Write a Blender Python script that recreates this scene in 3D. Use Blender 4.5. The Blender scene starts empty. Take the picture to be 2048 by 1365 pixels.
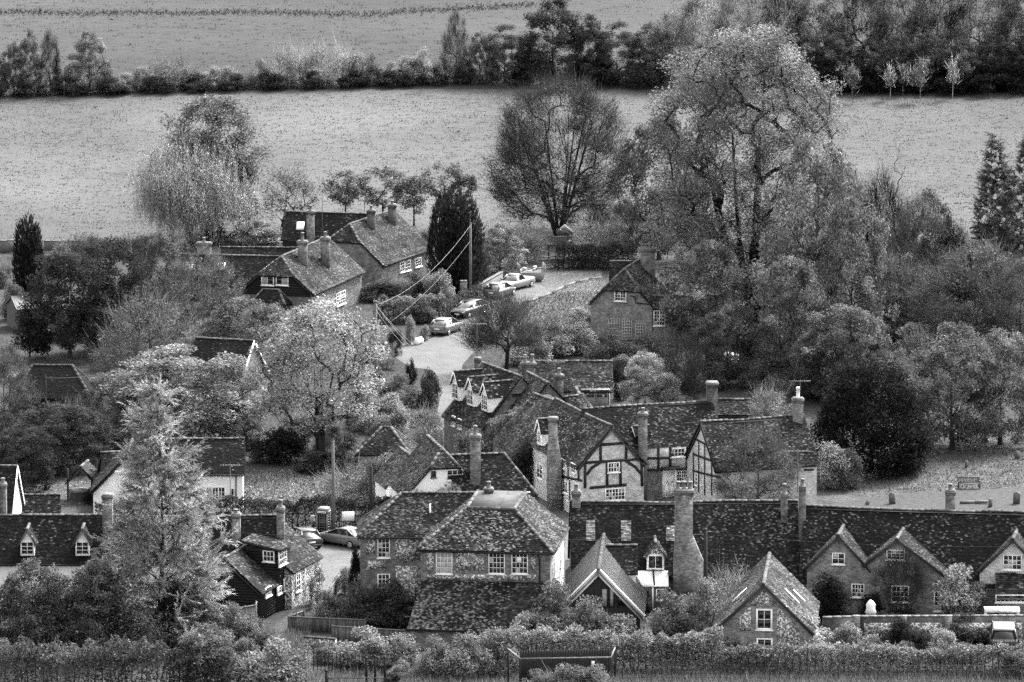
import bpy, math, random
import numpy as np
from mathutils import Vector, Matrix

# ------------------------------------------------------------------ camera, sky, sun, exposure
SC = bpy.context.scene
COL = SC.collection
CAMH, PITCH, LENS = 87.0, math.radians(9.5), 200.0
cam_d = bpy.data.cameras.new('camera'); cam = bpy.data.objects.new('camera', cam_d); COL.objects.link(cam)
cam_d.lens = LENS; cam_d.sensor_width = 36.0; cam_d.clip_start = 1.0; cam_d.clip_end = 6000.0
cam.location = (0, 0, CAMH); cam.rotation_euler = (math.pi/2 - PITCH, 0, 0)
SC.camera = cam
SUN_EL, SUN_AZ = math.radians(46), math.radians(38)      # sun behind the village, a little to the right
world = bpy.data.worlds.new('World'); SC.world = world; world.use_nodes = True
wn = world.node_tree; bg = wn.nodes['Background']
sky = wn.nodes.new('ShaderNodeTexSky'); sky.sky_type = 'NISHITA'; sky.sun_disc = False
sky.sun_elevation = SUN_EL; sky.sun_rotation = SUN_AZ; sky.dust_density = 6.0; sky.air_density = 1.5
bw = wn.nodes.new('ShaderNodeRGBToBW')
wn.links.new(sky.outputs['Color'], bw.inputs['Color']); wn.links.new(bw.outputs['Val'], bg.inputs['Color'])
bg.inputs['Strength'].default_value = 0.12
sl = bpy.data.lights.new('sun', 'SUN'); sl.energy = 1.5; sl.angle = math.radians(12)
so = bpy.data.objects.new('sun', sl); COL.objects.link(so)
sd = Vector((math.sin(SUN_AZ)*math.cos(SUN_EL), math.cos(SUN_AZ)*math.cos(SUN_EL), math.sin(SUN_EL)))
so.rotation_euler = sd.to_track_quat('Z', 'Y').to_euler(); so.location = (60, 700, 300)
vs = SC.view_settings
vs.view_transform = 'Standard'; vs.look = 'None'; vs.gamma = 1.0; vs.use_curve_mapping = False
vs.exposure = 2.6
SC.cycles.max_bounces = 4; SC.cycles.diffuse_bounces = 3; SC.cycles.glossy_bounces = 2
SC.cycles.transmission_bounces = 2; SC.cycles.use_denoising = False
SC.cycles.caustics_reflective = False; SC.cycles.caustics_refractive = False

RNG = np.random.default_rng(11)
random.seed(5)
F = LENS/36.0*2048.0
CT, ST = math.cos(PITCH), math.sin(PITCH)
CAMP = np.array([0, 0, CAMH])
def ray(px, py):
    a = (px-1024)/F; b = (682.5-py)/F
    return np.array([a, CT + b*ST, -ST + b*CT])
def ground_z(y):
    if y < 583: return 0.0
    if y < 665: return 0.07*(y-583)
    if y < 1000: return 5.74 + 0.125*(y-665)
    return 5.74 + 0.125*335 + 0.01*(y-1000)
def W(px, py, z=0.0):                      # where the sight line of a pixel meets the level z
    d = ray(px, py); t = (z-CAMH)/d[2]
    return np.array([d[0]*t, d[1]*t, z])
def at(px, py, Y):                         # where it meets the depth Y
    d = ray(px, py); t = Y/d[1]
    return CAMP + d*t
def G(px, py):                             # where it meets the ground
    p = W(px, py, 0.0)
    if p[1] < 583: return p
    d = ray(px, py)
    lo, hi = 560.0, 3000.0
    for _ in range(60):
        m = (lo+hi)/2; q = CAMP + d*(m/d[1])
        if q[2] > ground_z(m): lo = m
        else: hi = m
    return CAMP + d*(lo/d[1])
def ppm(Y): return F/math.hypot(Y, CAMH)    # photograph pixels per metre at depth Y

# ------------------------------------------------------------------ materials (the photograph is black and white: greys only)
MATS = {}
def new_mat(name):
    m = bpy.data.materials.new(name); m.use_nodes = True
    return m, m.node_tree, m.node_tree.nodes['Principled BSDF']
def N(t, kind, **kw):
    n = t.nodes.new(kind)
    for k, v in kw.items():
        if k in n.inputs.keys() if isinstance(k, str) else False: n.inputs[k].default_value = v
        else: setattr(n, k, v)
    return n
def ramp(t, src, stops):
    r = t.nodes.new('ShaderNodeValToRGB')
    e = r.color_ramp.elements
    while len(e) < len(stops): e.new(0.5)
    for el, (p, v) in zip(e, stops): el.position = p; el.color = (v, v, v, 1)
    t.links.new(src, r.inputs['Fac']); return r.outputs['Color']
def mat(name, v, rough=0.85, amt=0.25, scale=3.0, detail=6.0, bump=0.0, bscale=20.0, metal=0.0, spec=0.12):
    if name in MATS: return MATS[name]
    m, t, p = new_mat(name); MATS[name] = m
    g = t.nodes.new('ShaderNodeNewGeometry')
    n = N(t, 'ShaderNodeTexNoise'); n.inputs['Scale'].default_value = scale; n.inputs['Detail'].default_value = detail
    t.links.new(g.outputs['Position'], n.inputs['Vector'])
    c = ramp(t, n.outputs['Fac'], [(0.25, max(0, v*(1-amt))), (0.75, min(1, v*(1+amt)))])
    t.links.new(c, p.inputs['Base Color'])
    p.inputs['Roughness'].default_value = rough; p.inputs['Metallic'].default_value = metal
    p.inputs['Specular IOR Level'].default_value = spec
    if bump:
        n2 = N(t, 'ShaderNodeTexNoise'); n2.inputs['Scale'].default_value = bscale; n2.inputs['Detail'].default_value = 4
        t.links.new(g.outputs['Position'], n2.inputs['Vector'])
        b = t.nodes.new('ShaderNodeBump'); b.inputs['Strength'].default_value = bump; b.inputs['Distance'].default_value = 0.1
        t.links.new(n2.outputs['Fac'], b.inputs['Height']); t.links.new(b.outputs['Normal'], p.inputs['Normal'])
    return m
def val_mat(name, rough=0.9, transl=0.0, spec=0.03):       # grey taken from the mesh attribute val (each leaf, each tile)
    m, t, p = new_mat(name); MATS[name] = m
    a = t.nodes.new('ShaderNodeAttribute'); a.attribute_name = 'val'
    src = a.outputs['Fac']
    if name == 'leaf':                                      # leaf greys are relative: times the plant's own tone
        ob = t.nodes.new('ShaderNodeAttribute'); ob.attribute_type = 'OBJECT'; ob.attribute_name = 'tone'
        mu = N(t, 'ShaderNodeMath', operation='MULTIPLY'); mu.use_clamp = True
        t.links.new(a.outputs['Fac'], mu.inputs[0]); t.links.new(ob.outputs['Fac'], mu.inputs[1]); src = mu.outputs[0]
    t.links.new(src, p.inputs['Base Color'])
    p.inputs['Roughness'].default_value = rough; p.inputs['Specular IOR Level'].default_value = spec
    if transl:
        tr = t.nodes.new('ShaderNodeBsdfTranslucent'); mx = t.nodes.new('ShaderNodeMixShader')
        mx.inputs[0].default_value = transl
        t.links.new(src, tr.inputs['Color'])
        t.links.new(p.outputs[0], mx.inputs[1]); t.links.new(tr.outputs[0], mx.inputs[2])
        t.links.new(mx.outputs[0], t.nodes['Material Output'].inputs['Surface'])
    return m
def wall_uv(t):
    g = t.nodes.new('ShaderNodeNewGeometry')
    cr = N(t, 'ShaderNodeVectorMath', operation='CROSS_PRODUCT'); cr.inputs[1].default_value = (0, 0, 1)
    t.links.new(g.outputs['True Normal'], cr.inputs[0])
    d = N(t, 'ShaderNodeVectorMath', operation='DOT_PRODUCT')
    t.links.new(cr.outputs[0], d.inputs[0]); t.links.new(g.outputs['Position'], d.inputs[1])
    s = t.nodes.new('ShaderNodeSeparateXYZ'); t.links.new(g.outputs['Position'], s.inputs[0])
    c = t.nodes.new('ShaderNodeCombineXYZ')
    t.links.new(d.outputs['Value'], c.inputs[0]); t.links.new(s.outputs[2], c.inputs[1])
    return c.outputs[0], g.outputs['Position']
def brick_mat(name, a, b, mortar, msize=0.012, stain=0.35):
    m, t, p = new_mat(name); MATS[name] = m
    uv, pos = wall_uv(t)
    br = t.nodes.new('ShaderNodeTexBrick')
    for k, v in (('Color1', a), ('Color2', b), ('Mortar', mortar)): br.inputs[k].default_value = (v, v, v, 1)
    br.inputs['Scale'].default_value = 1.0; br.inputs['Mortar Size'].default_value = msize
    br.inputs['Brick Width'].default_value = 0.23; br.inputs['Row Height'].default_value = 0.085
    t.links.new(uv, br.inputs['Vector'])
    n = N(t, 'ShaderNodeTexNoise'); n.inputs['Scale'].default_value = 1.6; n.inputs['Detail'].default_value = 12; n.inputs['Roughness'].default_value = 0.72
    t.links.new(pos, n.inputs['Vector'])
    r = ramp(t, n.outputs['Fac'], [(0.34, 1-stain), (0.66, 1+stain*0.7)])
    mu = N(t, 'ShaderNodeMix', data_type='RGBA', blend_type='MULTIPLY'); mu.inputs[0].default_value = 1
    t.links.new(br.outputs['Color'], mu.inputs[6]); t.links.new(r, mu.inputs[7])
    t.links.new(mu.outputs[2], p.inputs['Base Color']); p.inputs['Roughness'].default_value = 0.9; p.inputs['Specular IOR Level'].default_value = 0.1
    bu = t.nodes.new('ShaderNodeBump'); bu.inputs['Strength'].default_value = 0.6; bu.inputs['Distance'].default_value = 0.02
    bu.invert = True
    t.links.new(br.outputs['Fac'], bu.inputs['Height']); t.links.new(bu.outputs['Normal'], p.inputs['Normal'])
    return m
def flint_mat(name, lo, hi, scale=11.0):
    m, t, p = new_mat(name); MATS[name] = m
    uv, pos = wall_uv(t)
    vo = t.nodes.new('ShaderNodeTexVoronoi'); vo.inputs['Scale'].default_value = scale
    t.links.new(uv, vo.inputs['Vector'])
    s = t.nodes.new('ShaderNodeSeparateColor'); t.links.new(vo.outputs['Color'], s.inputs[0])
    c = ramp(t, s.outputs[0], [(0.1, lo), (0.5, lo*2.5), (0.75, hi*0.6), (0.92, hi)])
    t.links.new(c, p.inputs['Base Color']); p.inputs['Roughness'].default_value = 0.6
    bu = t.nodes.new('ShaderNodeBump'); bu.inputs['Strength'].default_value = 0.8; bu.inputs['Distance'].default_value = 0.03; bu.invert = True
    t.links.new(vo.outputs['Distance'], bu.inputs['Height']); t.links.new(bu.outputs['Normal'], p.inputs['Normal'])
    return m
val_mat('leaf', 0.85, 0.35, 0.03); val_mat('tile', 0.9, 0, 0.05); val_mat('bark', 0.95); val_mat('grass', 0.9, 0.2)
brick_mat('brick', 0.06, 0.21, 0.24, stain=0.5); brick_mat('brick_dark', 0.03, 0.11, 0.15, stain=0.5); brick_mat('brick_pale', 0.48, 0.80, 0.30, stain=0.35)
brick_mat('brick_mid', 0.10, 0.29, 0.28, stain=0.5); brick_mat('brick_stack', 0.07, 0.22, 0.18, stain=0.6)
flint_mat('flint', 0.07, 0.8); flint_mat('flint_dark', 0.05, 0.6)
mat('white_wall', 0.82, 0.8, 0.10, 0.9, bump=0.1); mat('white_paint', 0.85, 0.5, 0.05, 2.0); mat('cream', 0.55, 0.7, 0.15)
mat('black_board', 0.018, 0.6, 0.4, 6); mat('timber', 0.03, 0.8, 0.5, 8, bump=0.3); mat('roof_slab', 0.035, 0.9, 0.4)
mat('fence_wood', 0.0912, 0.85, 0.35, 5, bump=0.2); mat('fence_wood1', 0.0646, 0.85, 0.35, 5, bump=0.2); mat('fence_wood2', 0.114, 0.85, 0.35, 5, bump=0.2); mat('grey_wood', 0.0912, 0.8, 0.4, 6, bump=0.2); mat('pole_wood', 0.122, 0.85, 0.35, 5)
mat('dark_pole', 0.025, 0.8, 0.3, 5); mat('pale_pole', 0.114, 0.8, 0.25, 5)
mat('pot', 0.152, 0.8, 0.3, 6); mat('pot_white', 0.75, 0.7, 0.15, 6); mat('cement', 0.114, 0.9, 0.35, 5, bump=0.2); mat('lead', 0.075, 0.95, 0.35, 1.5, spec=0.05)
mat('metal_sheet', 0.0988, 0.5, 0.2, 2.0, metal=0.0, spec=0.5); mat('iron', 0.015, 0.5, 0.3, 8); mat('wire', 0.106, 0.6, 0.1); mat('pale_wire', 0.228, 0.6, 0.1)
mat('glass', 0.008, 0.12, 0.2, 2, spec=0.45); mat('curtain', 0.35, 0.7, 0.4, 3); mat('blind', 0.62, 0.7, 0.12, 3)
mat('grey_paint', 0.22, 0.5, 0.2, 3); mat('phone_paint', 0.10, 0.4, 0.2, 3, spec=0.5)
mat('rubber', 0.012, 0.8, 0.3); mat('alloy', 0.45, 0.35, 0.1, metal=0.6); mat('tarmac', 0.0874, 0.85, 0.25, 0.5, 10, bump=0.25, bscale=9)
mat('gravel', 0.0456, 0.95, 0.45, 2.5, 10, bump=0.4, bscale=14); mat('stone', 0.122, 0.9, 0.45, 5, bump=0.4); mat('kerb_stone', 0.137, 0.9, 0.3, 4)
mat('lamp_white', 0.7, 0.3, 0.1); mat('lamp_red', 0.06, 0.3, 0.1); mat('plate', 0.75, 0.5, 0.05); mat('letter', 0.8, 0.5, 0.02); mat('letter_dark', 0.02, 0.5, 0.02)
def car_paint(name, v): return mat(name, v, 0.3, 0.08, 1.5, spec=0.5)
car_paint('paint_silver', 0.12); car_paint('paint_black', 0.02); car_paint('paint_grey', 0.09); car_paint('paint_light', 0.2)

# ------------------------------------------------------------------ mesh collecting
class MB:
    def __init__(s): s.v = []; s.f = []; s.n = 0; s.val = []; s.q = []
    def poly(s, pts, val=0.5):
        s.v.extend([tuple(p) for p in pts]); k = len(pts)
        s.f.append(tuple(range(s.n, s.n+k))); s.n += k; s.val.append(val)
    def add(s, verts, faces, val=0.5):
        o = s.n; s.v.extend([tuple(p) for p in verts]); s.n += len(verts)
        for f in faces: s.f.append(tuple(i+o for i in f)); s.val.append(val)
    def box(s, c, size, rot=None, val=0.5, taper=1.0):
        sx, sy, sz = (x/2 for x in size)
        P = [Vector((x*(taper if z > 0 else 1), y*(taper if z > 0 else 1), z)) for z in (-sz, sz) for x, y in ((-sx, -sy), (sx, -sy), (sx, sy), (-sx, sy))]
        if rot is not None: P = [rot @ p for p in P]
        c = Vector(c); P = [p+c for p in P]
        s.add(P, [(3, 2, 1, 0), (4, 5, 6, 7), (0, 1, 5, 4), (1, 2, 6, 5), (2, 3, 7, 6), (3, 0, 4, 7)], val)
    def bar(s, a, b, w, h=None, val=0.5, up=(0, 0, 1)):
        a = Vector(a); b = Vector(b); d = b-a; L = d.length
        if L < 1e-6: return
        d.normalize(); u = Vector(up)
        if abs(d.dot(u)) > 0.98: u = Vector((0, 1, 0))
        y = u.cross(d).normalized(); z = d.cross(y)
        R = Matrix((d, y, z)).transposed()
        s.box((a+b)/2, (L, w, h or w), R, val)
    def tube(s, pts, rad, seg=6, val=0.5, cap=True):
        pts = [Vector(p) for p in pts]; rings = []
        if not hasattr(rad, '__len__'): rad = [rad]*len(pts)
        for i, p in enumerate(pts):
            d = (pts[min(i+1, len(pts)-1)] - pts[max(i-1, 0)]).normalized()
            u = Vector((0, 0, 1)) if abs(d.z) < 0.9 else Vector((1, 0, 0))
            a = d.cross(u).normalized(); b = d.cross(a)
            rings.append([p + (a*math.cos(t)+b*math.sin(t))*rad[i] for t in [2*math.pi*k/seg for k in range(seg)]])
        V = [q for r in rings for q in r]; Fc = []
        for i in range(len(pts)-1):
            for k in range(seg):
                a0 = i*seg+k; a1 = i*seg+(k+1) % seg
                Fc.append((a0, a1, a1+seg, a0+seg))
        if cap: Fc.append(tuple(range(seg))[::-1]); Fc.append(tuple(range((len(pts)-1)*seg, len(pts)*seg)))
        s.add(V, Fc, val)
    def lathe(s, prof, c=(0, 0, 0), seg=10, val=0.5):
        V = []; Fc = []
        for r, z in prof:
            for k in range(seg): t = 2*math.pi*k/seg; V.append((c[0]+r*math.cos(t), c[1]+r*math.sin(t), c[2]+z))
        for i in range(len(prof)-1):
            for k in range(seg):
                a0 = i*seg+k; a1 = i*seg+(k+1) % seg; Fc.append((a0, a1, a1+seg, a0+seg))
        Fc.append(tuple(range(seg))[::-1]); Fc.append(tuple(range((len(prof)-1)*seg, len(prof)*seg)))
        s.add(V, Fc, val)
    def arr(s, V4, val):                   # numpy quads/tris: V4 (n,k,3), val (n,)
        s.q.append((np.asarray(V4, np.float32), np.asarray(val, np.float32)))
    def build(s, name, m, parent=None, loc=(0, 0, 0), smooth=False, link=True):
        me = bpy.data.meshes.new(name); loc = np.array(loc, np.float64)
        vs_ = [np.array(s.v, np.float64).reshape(-1, 3)]; loops = [i for f in s.f for i in f]; ls = []; k = 0
        for f in s.f: ls.append(k); k += len(f)
        loops = [np.array(loops, np.int32)]; ls = [np.array(ls, np.int32)]; vals = [np.array(s.val, np.float32)]; base = s.n
        for V4, vv in s.q:
            n, kk, _ = V4.shape
            if n == 0: continue
            vs_.append(V4.reshape(-1, 3)); loops.append(np.arange(n*kk, dtype=np.int32)+base)
            ls.append(np.arange(n, dtype=np.int32)*kk + k); base += n*kk; k += n*kk; vals.append(vv)
        V = np.concatenate(vs_) - loc; Lp = np.concatenate(loops).astype(np.int32); LS = np.concatenate(ls).astype(np.int32); VA = np.concatenate(vals)
        me.vertices.add(len(V)); me.vertices.foreach_set('co', V.astype(np.float32).ravel())
        me.loops.add(len(Lp)); me.loops.foreach_set('vertex_index', Lp)
        me.polygons.add(len(LS)); me.polygons.foreach_set('loop_start', LS)
        if smooth: me.polygons.foreach_set('use_smooth', np.ones(len(LS), bool))
        me.update(calc_edges=True)
        at_ = me.attributes.new('val', 'FLOAT', 'FACE'); at_.data.foreach_set('value', VA.astype(np.float32))
        me.materials.append(MATS[m] if isinstance(m, str) else m)
        o = bpy.data.objects.new(name, me)
        if link: COL.objects.link(o)
        o.location = tuple(loc)
        if parent is not None:
            o.parent = parent; o.location = tuple(loc - np.array(parent.location)) if parent.parent is None else tuple(loc - np.array(parent.location) - np.array(parent.parent.location))
        return o
def tag(o, label, cat, group=None, kind=None):
    o['label'] = label; o['category'] = cat
    if group: o['group'] = group
    if kind: o['kind'] = kind
    return o
def thing(name, label, cat, loc, rz=0.0, group=None):
    o = bpy.data.objects.new(name, None); COL.objects.link(o)
    o.location = tuple(loc); o.rotation_euler = (0, 0, rz); o.empty_display_size = 0.3
    return tag(o, label, cat, group)
def struct(o): o['kind'] = 'structure'; return o
def place(name, me, parent, loc, rot=None, scale=None):   # a copy of shared mesh data, loc in the parent's frame
    o = bpy.data.objects.new(name, me); COL.objects.link(o); o.parent = parent; o.location = tuple(loc)
    if rot is not None: o.rotation_euler = rot
    if scale is not None: o.scale = scale
    return o
def dup(root, loc, rz, label, scale=None):
    r = root.copy(); COL.objects.link(r); r.location = tuple(loc); r.rotation_euler = (0, 0, rz); r['label'] = label
    if scale: r.scale = scale
    for ch in list(root.children):
        c = ch.copy(); COL.objects.link(c); c.parent = r
        for g in list(ch.children):
            d = g.copy(); COL.objects.link(d); d.parent = c
    return r
# ------------------------------------------------------------------ houses
def v3(*a): return np.array(a, float)
def unit(v): v = np.asarray(v, float); return v/np.linalg.norm(v)
def scan(poly2, b):                        # where the line at height b crosses a polygon
    xs = []
    for i in range(len(poly2)):
        (a0, b0), (a1, b1) = poly2[i], poly2[(i+1) % len(poly2)]
        if (b0 <= b) != (b1 <= b): xs.append(a0 + (b-b0)/(b1-b0)*(a1-a0))
    xs.sort(); return xs
def noise2(seed):
    r = np.random.default_rng(seed); K = r.normal(0, 1, (10, 2))*r.uniform(0.5, 4.5, (10, 1)); ph = r.uniform(0, 6.28, 10)
    return lambda a, b: np.sin(np.multiply.outer(a, K[:, 0]) + np.multiply.outer(b, K[:, 1]) + ph).sum(-1)/3.0
def tile_poly(mb, poly, gauge=0.14, width=0.2, base=0.075, lich=0.10, pale=0.24, seed=1, warp=None):
    poly = [np.asarray(p, float) for p in poly]
    n = unit(np.cross(poly[1]-poly[0], poly[2]-poly[0]))
    if n[2] < 0: n = -n
    u = unit(np.cross([0, 0, 1], n)); v = np.cross(n, u); o = poly[0]
    P2 = [((p-o) @ u, (p-o) @ v) for p in poly]
    b0 = min(p[1] for p in P2); b1 = max(p[1] for p in P2); rng = np.random.default_rng(seed); nz = noise2(seed); nz2 = noise2(seed+77)
    out = []; vals = []
    nr = max(1, int(round((b1-b0)/gauge))); g = (b1-b0)/nr
    for r in range(nr):
        b = b0 + r*g; xs = scan(P2, b+g*0.5)
        for j in range(0, len(xs)-1, 2):
            a0, a1 = xs[j], xs[j+1]
            if a1-a0 < 0.05: continue
            off = (r % 2)*0.5*width + rng.uniform(-0.02, 0.02)
            ks = np.arange(math.floor((a0-off)/width), math.ceil((a1-off)/width))
            e0 = np.clip(ks*width+off, a0, a1); e1 = np.clip((ks+1)*width+off-0.006, a0, a1)
            ok = e1-e0 > 0.015; e0 = e0[ok]; e1 = e1[ok]; m = len(e0)
            if not m: continue
            h = 0.05 + rng.normal(0, 0.008, m); sk = rng.normal(0, 0.006, m); lo = b - 0.015 + rng.normal(0, 0.008, m)
            def pt(a, bb, hh): return o + np.multiply.outer(a, u) + np.multiply.outer(bb, v) + np.multiply.outer(hh, n)
            t = b+g+0.01
            q0 = pt(e0, lo, h+sk); q1 = pt(e1, lo, h-sk); q2 = pt(e1, np.full(m, t), np.full(m, 0.018)); q3 = pt(e0, np.full(m, t), np.full(m, 0.018))
            f0 = pt(e0, lo, h+sk-0.045); f1 = pt(e1, lo, h-sk-0.045)
            out.append(np.stack([q0, q1, q2, q3], 1)); out.append(np.stack([f0, f1, q1, q0], 1))
            pn = nz((e0+e1)/2*0.55, b*0.55); pm = nz2((e0+e1)/2*0.8, b*0.8)
            pr = np.clip(1.15*lich*(1+1.0*pn), 0.012, 0.9)
            vv = 0.25*base*(1+0.35*pm)*rng.lognormal(0, 0.5, m)
            li = rng.random(m) < pr
            vv = np.where(li, vv + 0.40*pale*rng.uniform(0.05, 1.15, m)**1.4, vv)
            vv = np.clip(vv, 0.012, 0.8)
            vals += [vv, vv]
    if not out: return
    Q = np.concatenate(out)
    if warp is not None:
        Q = Q.copy(); Q[..., 2] += warp(Q)
    mb.arr(Q, np.concatenate(vals))
def ridge_mesh(name, r, L, val):
    mb = MB(); seg = 5; V = []
    for x in (-L/2, L/2):
        for k in range(seg+1):
            t = math.pi*k/seg; V.append((x, r*math.cos(t)*1.05, r*math.sin(t)*0.75-0.03))
    Fc = [(k, k+1, seg+2+k, seg+1+k) for k in range(seg)]
    Fc += [tuple(range(seg+1))[::-1], tuple(range(seg+1, 2*seg+2))]
    mb.add(V, Fc, val); o = mb.build(name, 'tile', link=False); return o.data
RT = [ridge_mesh('ridge_tile', 0.125, 0.45, v) for v in (0.085, 0.13, 0.055, 0.105)]  # ridge greys paint in light from above as well as lichen
def ridge_run(roof, root, p0, p1, warp=None, kinds=(0, 1, 2, 3), step=0.46, lift=0.045):
    p0 = np.asarray(p0, float); p1 = np.asarray(p1, float); L = np.linalg.norm(p1-p0)
    if L < 0.2: return
    n = max(1, int(L/step)); d = (p1-p0)/L
    rz = math.atan2(d[1], d[0]); ry = -math.asin(max(-1, min(1, d[2])))
    off = np.array(root.location)
    for i in range(n):
        p = p0 + d*(i+0.5)*L/n; p[2] += lift + random.uniform(-0.012, 0.012)
        if warp is not None: p[2] += float(warp(p[None, :])[0])
        o = place('ridge_tile', RT[random.choice(kinds)], roof, p - off, (random.uniform(-0.04, 0.04), ry, rz + random.uniform(-0.02, 0.02)), (L/n/0.45*1.0, 1, 1))
class Block:
    """a walled volume with a pitched roof; ridge from A to B, front is the side towards the viewer"""
    def __init__(s, root, A, B, zr, ze, wf, wb=None, zeb=None, ends=('gable', 'gable'), wall='brick', oh=0.22, ov=0.15, sag=0.0,
                 tiles=True, gauge=0.115, tw=0.17, base=0.075, lich=0.10, pale=0.24, seed=None, back=True, roofmat='tile', z0=0.0,
                 ridge_tiles=True, walls=True, hip_tiles=True, ridge_kinds=(0, 1, 2, 3)):
        s.root = root; A = v3(A[0], A[1], 0); B = v3(B[0], B[1], 0); s.A, s.B = A, B
        L = np.linalg.norm(B-A); ux = (B-A)/L; uy = v3(-ux[1], ux[0], 0); s.L, s.ux, s.uy = L, ux, uy; O = (A+B)/2; s.O = O
        wb = wf if wb is None else wb; s.zr, s.ze, s.wf, s.wb = zr, ze, wf, wb
        sf = (zr-ze)/wf; zeb = zr - sf*wb if zeb is None else zeb; sb = (zr-zeb)/wb; s.sf, s.sb = sf, sb
        seed = seed or random.randint(1, 99999); s.seed = seed
        def P(x, y, z): return O + ux*x + uy*y + v3(0, 0, z)
        s.P = P; h = L/2
        nzz = noise2(seed+5)
        def warp(Q):
            x = (Q - O) @ ux; t = np.clip((x+h)/L, 0, 1)
            return -sag*np.sin(t*math.pi) + 0.035*nzz(x*0.25, 0.3)*(1 if sag else 0.3)
        s.warp = warp
        zfo = ze - oh*sf; zbo = zeb - oh*sb
        ru = []                                    # roof polygons: (points, tile it finely?)
        front = []; backp = []
        rl = rr = None; hips = []; verge = []
        xs = []
        for k, e in enumerate(ends):
            sg = -1 if k == 0 else 1
            kind = e if isinstance(e, str) else e[0]
            if kind == 'gable':
                x = sg*(h+ov); xs.append(((x, -(wf+oh), zfo), [], (x, 0, zr), [], (x, wb+oh, zbo))); verge.append((x,))
            elif kind == 'hip':
                run = e[1]; x = sg*(h+oh); rx = sg*(h-run)
                xs.append(((x, -(wf+oh), zfo), [], (rx, 0, zr), [], (x, wb+oh, zbo)))
                ru.append(([P(x, -(wf+oh), zfo), P(x, wb+oh, zbo), P(rx, 0, zr)], True)); hips += [(P(x, -(wf+oh), zfo), P(rx, 0, zr)), (P(x, wb+oh, zbo), P(rx, 0, zr))]
            else:                                  # half hip: e = ('half', zh, run)
                zh, run = e[1], e[2]; x = sg*(h+ov); rx = sg*(h-run); yf = -(zr-zh)/sf; yb = (zr-zh)/sb
                xs.append(((x, -(wf+oh), zfo), [(x, yf, zh)], (rx, 0, zr), [(x, yb, zh)], (x, wb+oh, zbo)))
                ru.append(([P(x+sg*0.12, yf*1.12, zh-0.1), P(x+sg*0.12, yb*1.12, zh-0.1), P(rx, 0, zr)], True)); hips += [(P(x, yf, zh), P(rx, 0, zr)), (P(x, yb, zh), P(rx, 0, zr))]
        l, r = xs
        fp = [l[0], r[0]] + r[1] + [r[2], l[2]] + l[1]
        bp = [r[4], l[4]] + l[3] + [l[2], r[2]] + r[3]
        ru.append(([P(*p) for p in fp], True)); ru.append(([P(*p) for p in bp], back))
        mb = MB(); slab = MB()
        for i, (pl, fine) in enumerate(ru):
            n = unit(np.cross(pl[1]-pl[0], pl[2]-pl[0])); n = n if n[2] > 0 else -n
            top = [p - n*(0.03+1.05*sag+0.05) for p in pl]
            low = [p - n*0.12 for p in top]; k = len(top)
            slab.add(top + low, [tuple(range(k)), tuple(range(k, 2*k))[::-1]] + [(j, (j+1) % k, k+(j+1) % k, k+j) for j in range(k)], 0.05)
            if tiles:
                if fine: tile_poly(mb, pl, gauge, tw, base, lich, pale, seed+i, warp)
                else: tile_poly(mb, pl, 0.34, 0.5, base, lich, pale, seed+i, warp)
        s.slab_polys = ru
        if tiles:
            s.roof = mb.build('roof', roofmat, root, np.array(root.location)); s.roof['kind'] = 'stuff'
            sl_ = slab.build('roof_deck', 'roof_slab', s.roof, np.array(root.location))
        else:
            s.roof = slab.build('roof', roofmat, root, np.array(root.location))
        s.ridge = (P(*l[2]), P(*r[2]))
        if ridge_tiles:
            ridge_run(s.roof, root, s.ridge[0], s.ridge[1], warp, ridge_kinds)
            if hip_tiles:
                for a, b in hips: ridge_run(s.roof, root, a, b, warp, ridge_kinds)
        if walls:
            m = MB(); zt = 0.06
            zf_, zb_ = ze-zt, zeb-zt
            m.poly([P(-h, -wf, z0), P(h, -wf, z0), P(h, -wf, zf_), P(-h, -wf, zf_)])
            m.poly([P(h, wb, z0), P(-h, wb, z0), P(-h, wb, zb_), P(h, wb, zb_)])
            for k, e in enumerate(ends):
                sg = -1 if k == 0 else 1; kind = e if isinstance(e, str) else e[0]; x = sg*h
                top = [(x, 0, zr-0.1)] if kind == 'gable' else ([] if kind == 'hip' else [(x, (zr-e[1])/sb, e[1]-0.1), (x, -(zr-e[1])/sf, e[1]-0.1)])
                pts = [(x, -wf, z0), (x, wb, z0), (x, wb, zb_)] + top + [(x, -wf, zf_)]
                pts = [P(*p) for p in pts]
                m.poly(pts if sg > 0 else pts[::-1])
            s.wall = m.build('wall', wall, root, np.array(root.location))
    def plane(s, side):                     # point on the wall, outward normal
        return {'front': (s.P(0, -s.wf, 0), -s.uy), 'back': (s.P(0, s.wb, 0), s.uy), 'left': (s.P(-s.L/2, 0, 0), -s.ux), 'right': (s.P(s.L/2, 0, 0), s.ux)}[side]
def hit(pl, px, py):
    p, n = pl; d = ray(px, py); return CAMP + d*(((p-CAMP) @ n)/(d @ n))
PANES = {}
def pane_mesh(w, h, m):
    k = (round(w, 2), round(h, 2), m)
    if k not in PANES:
        b = MB(); b.box((0, 0, 0), (w, 0.012, h)); PANES[k] = b.build('pane', m, link=False).data
    return PANES[k]
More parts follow.
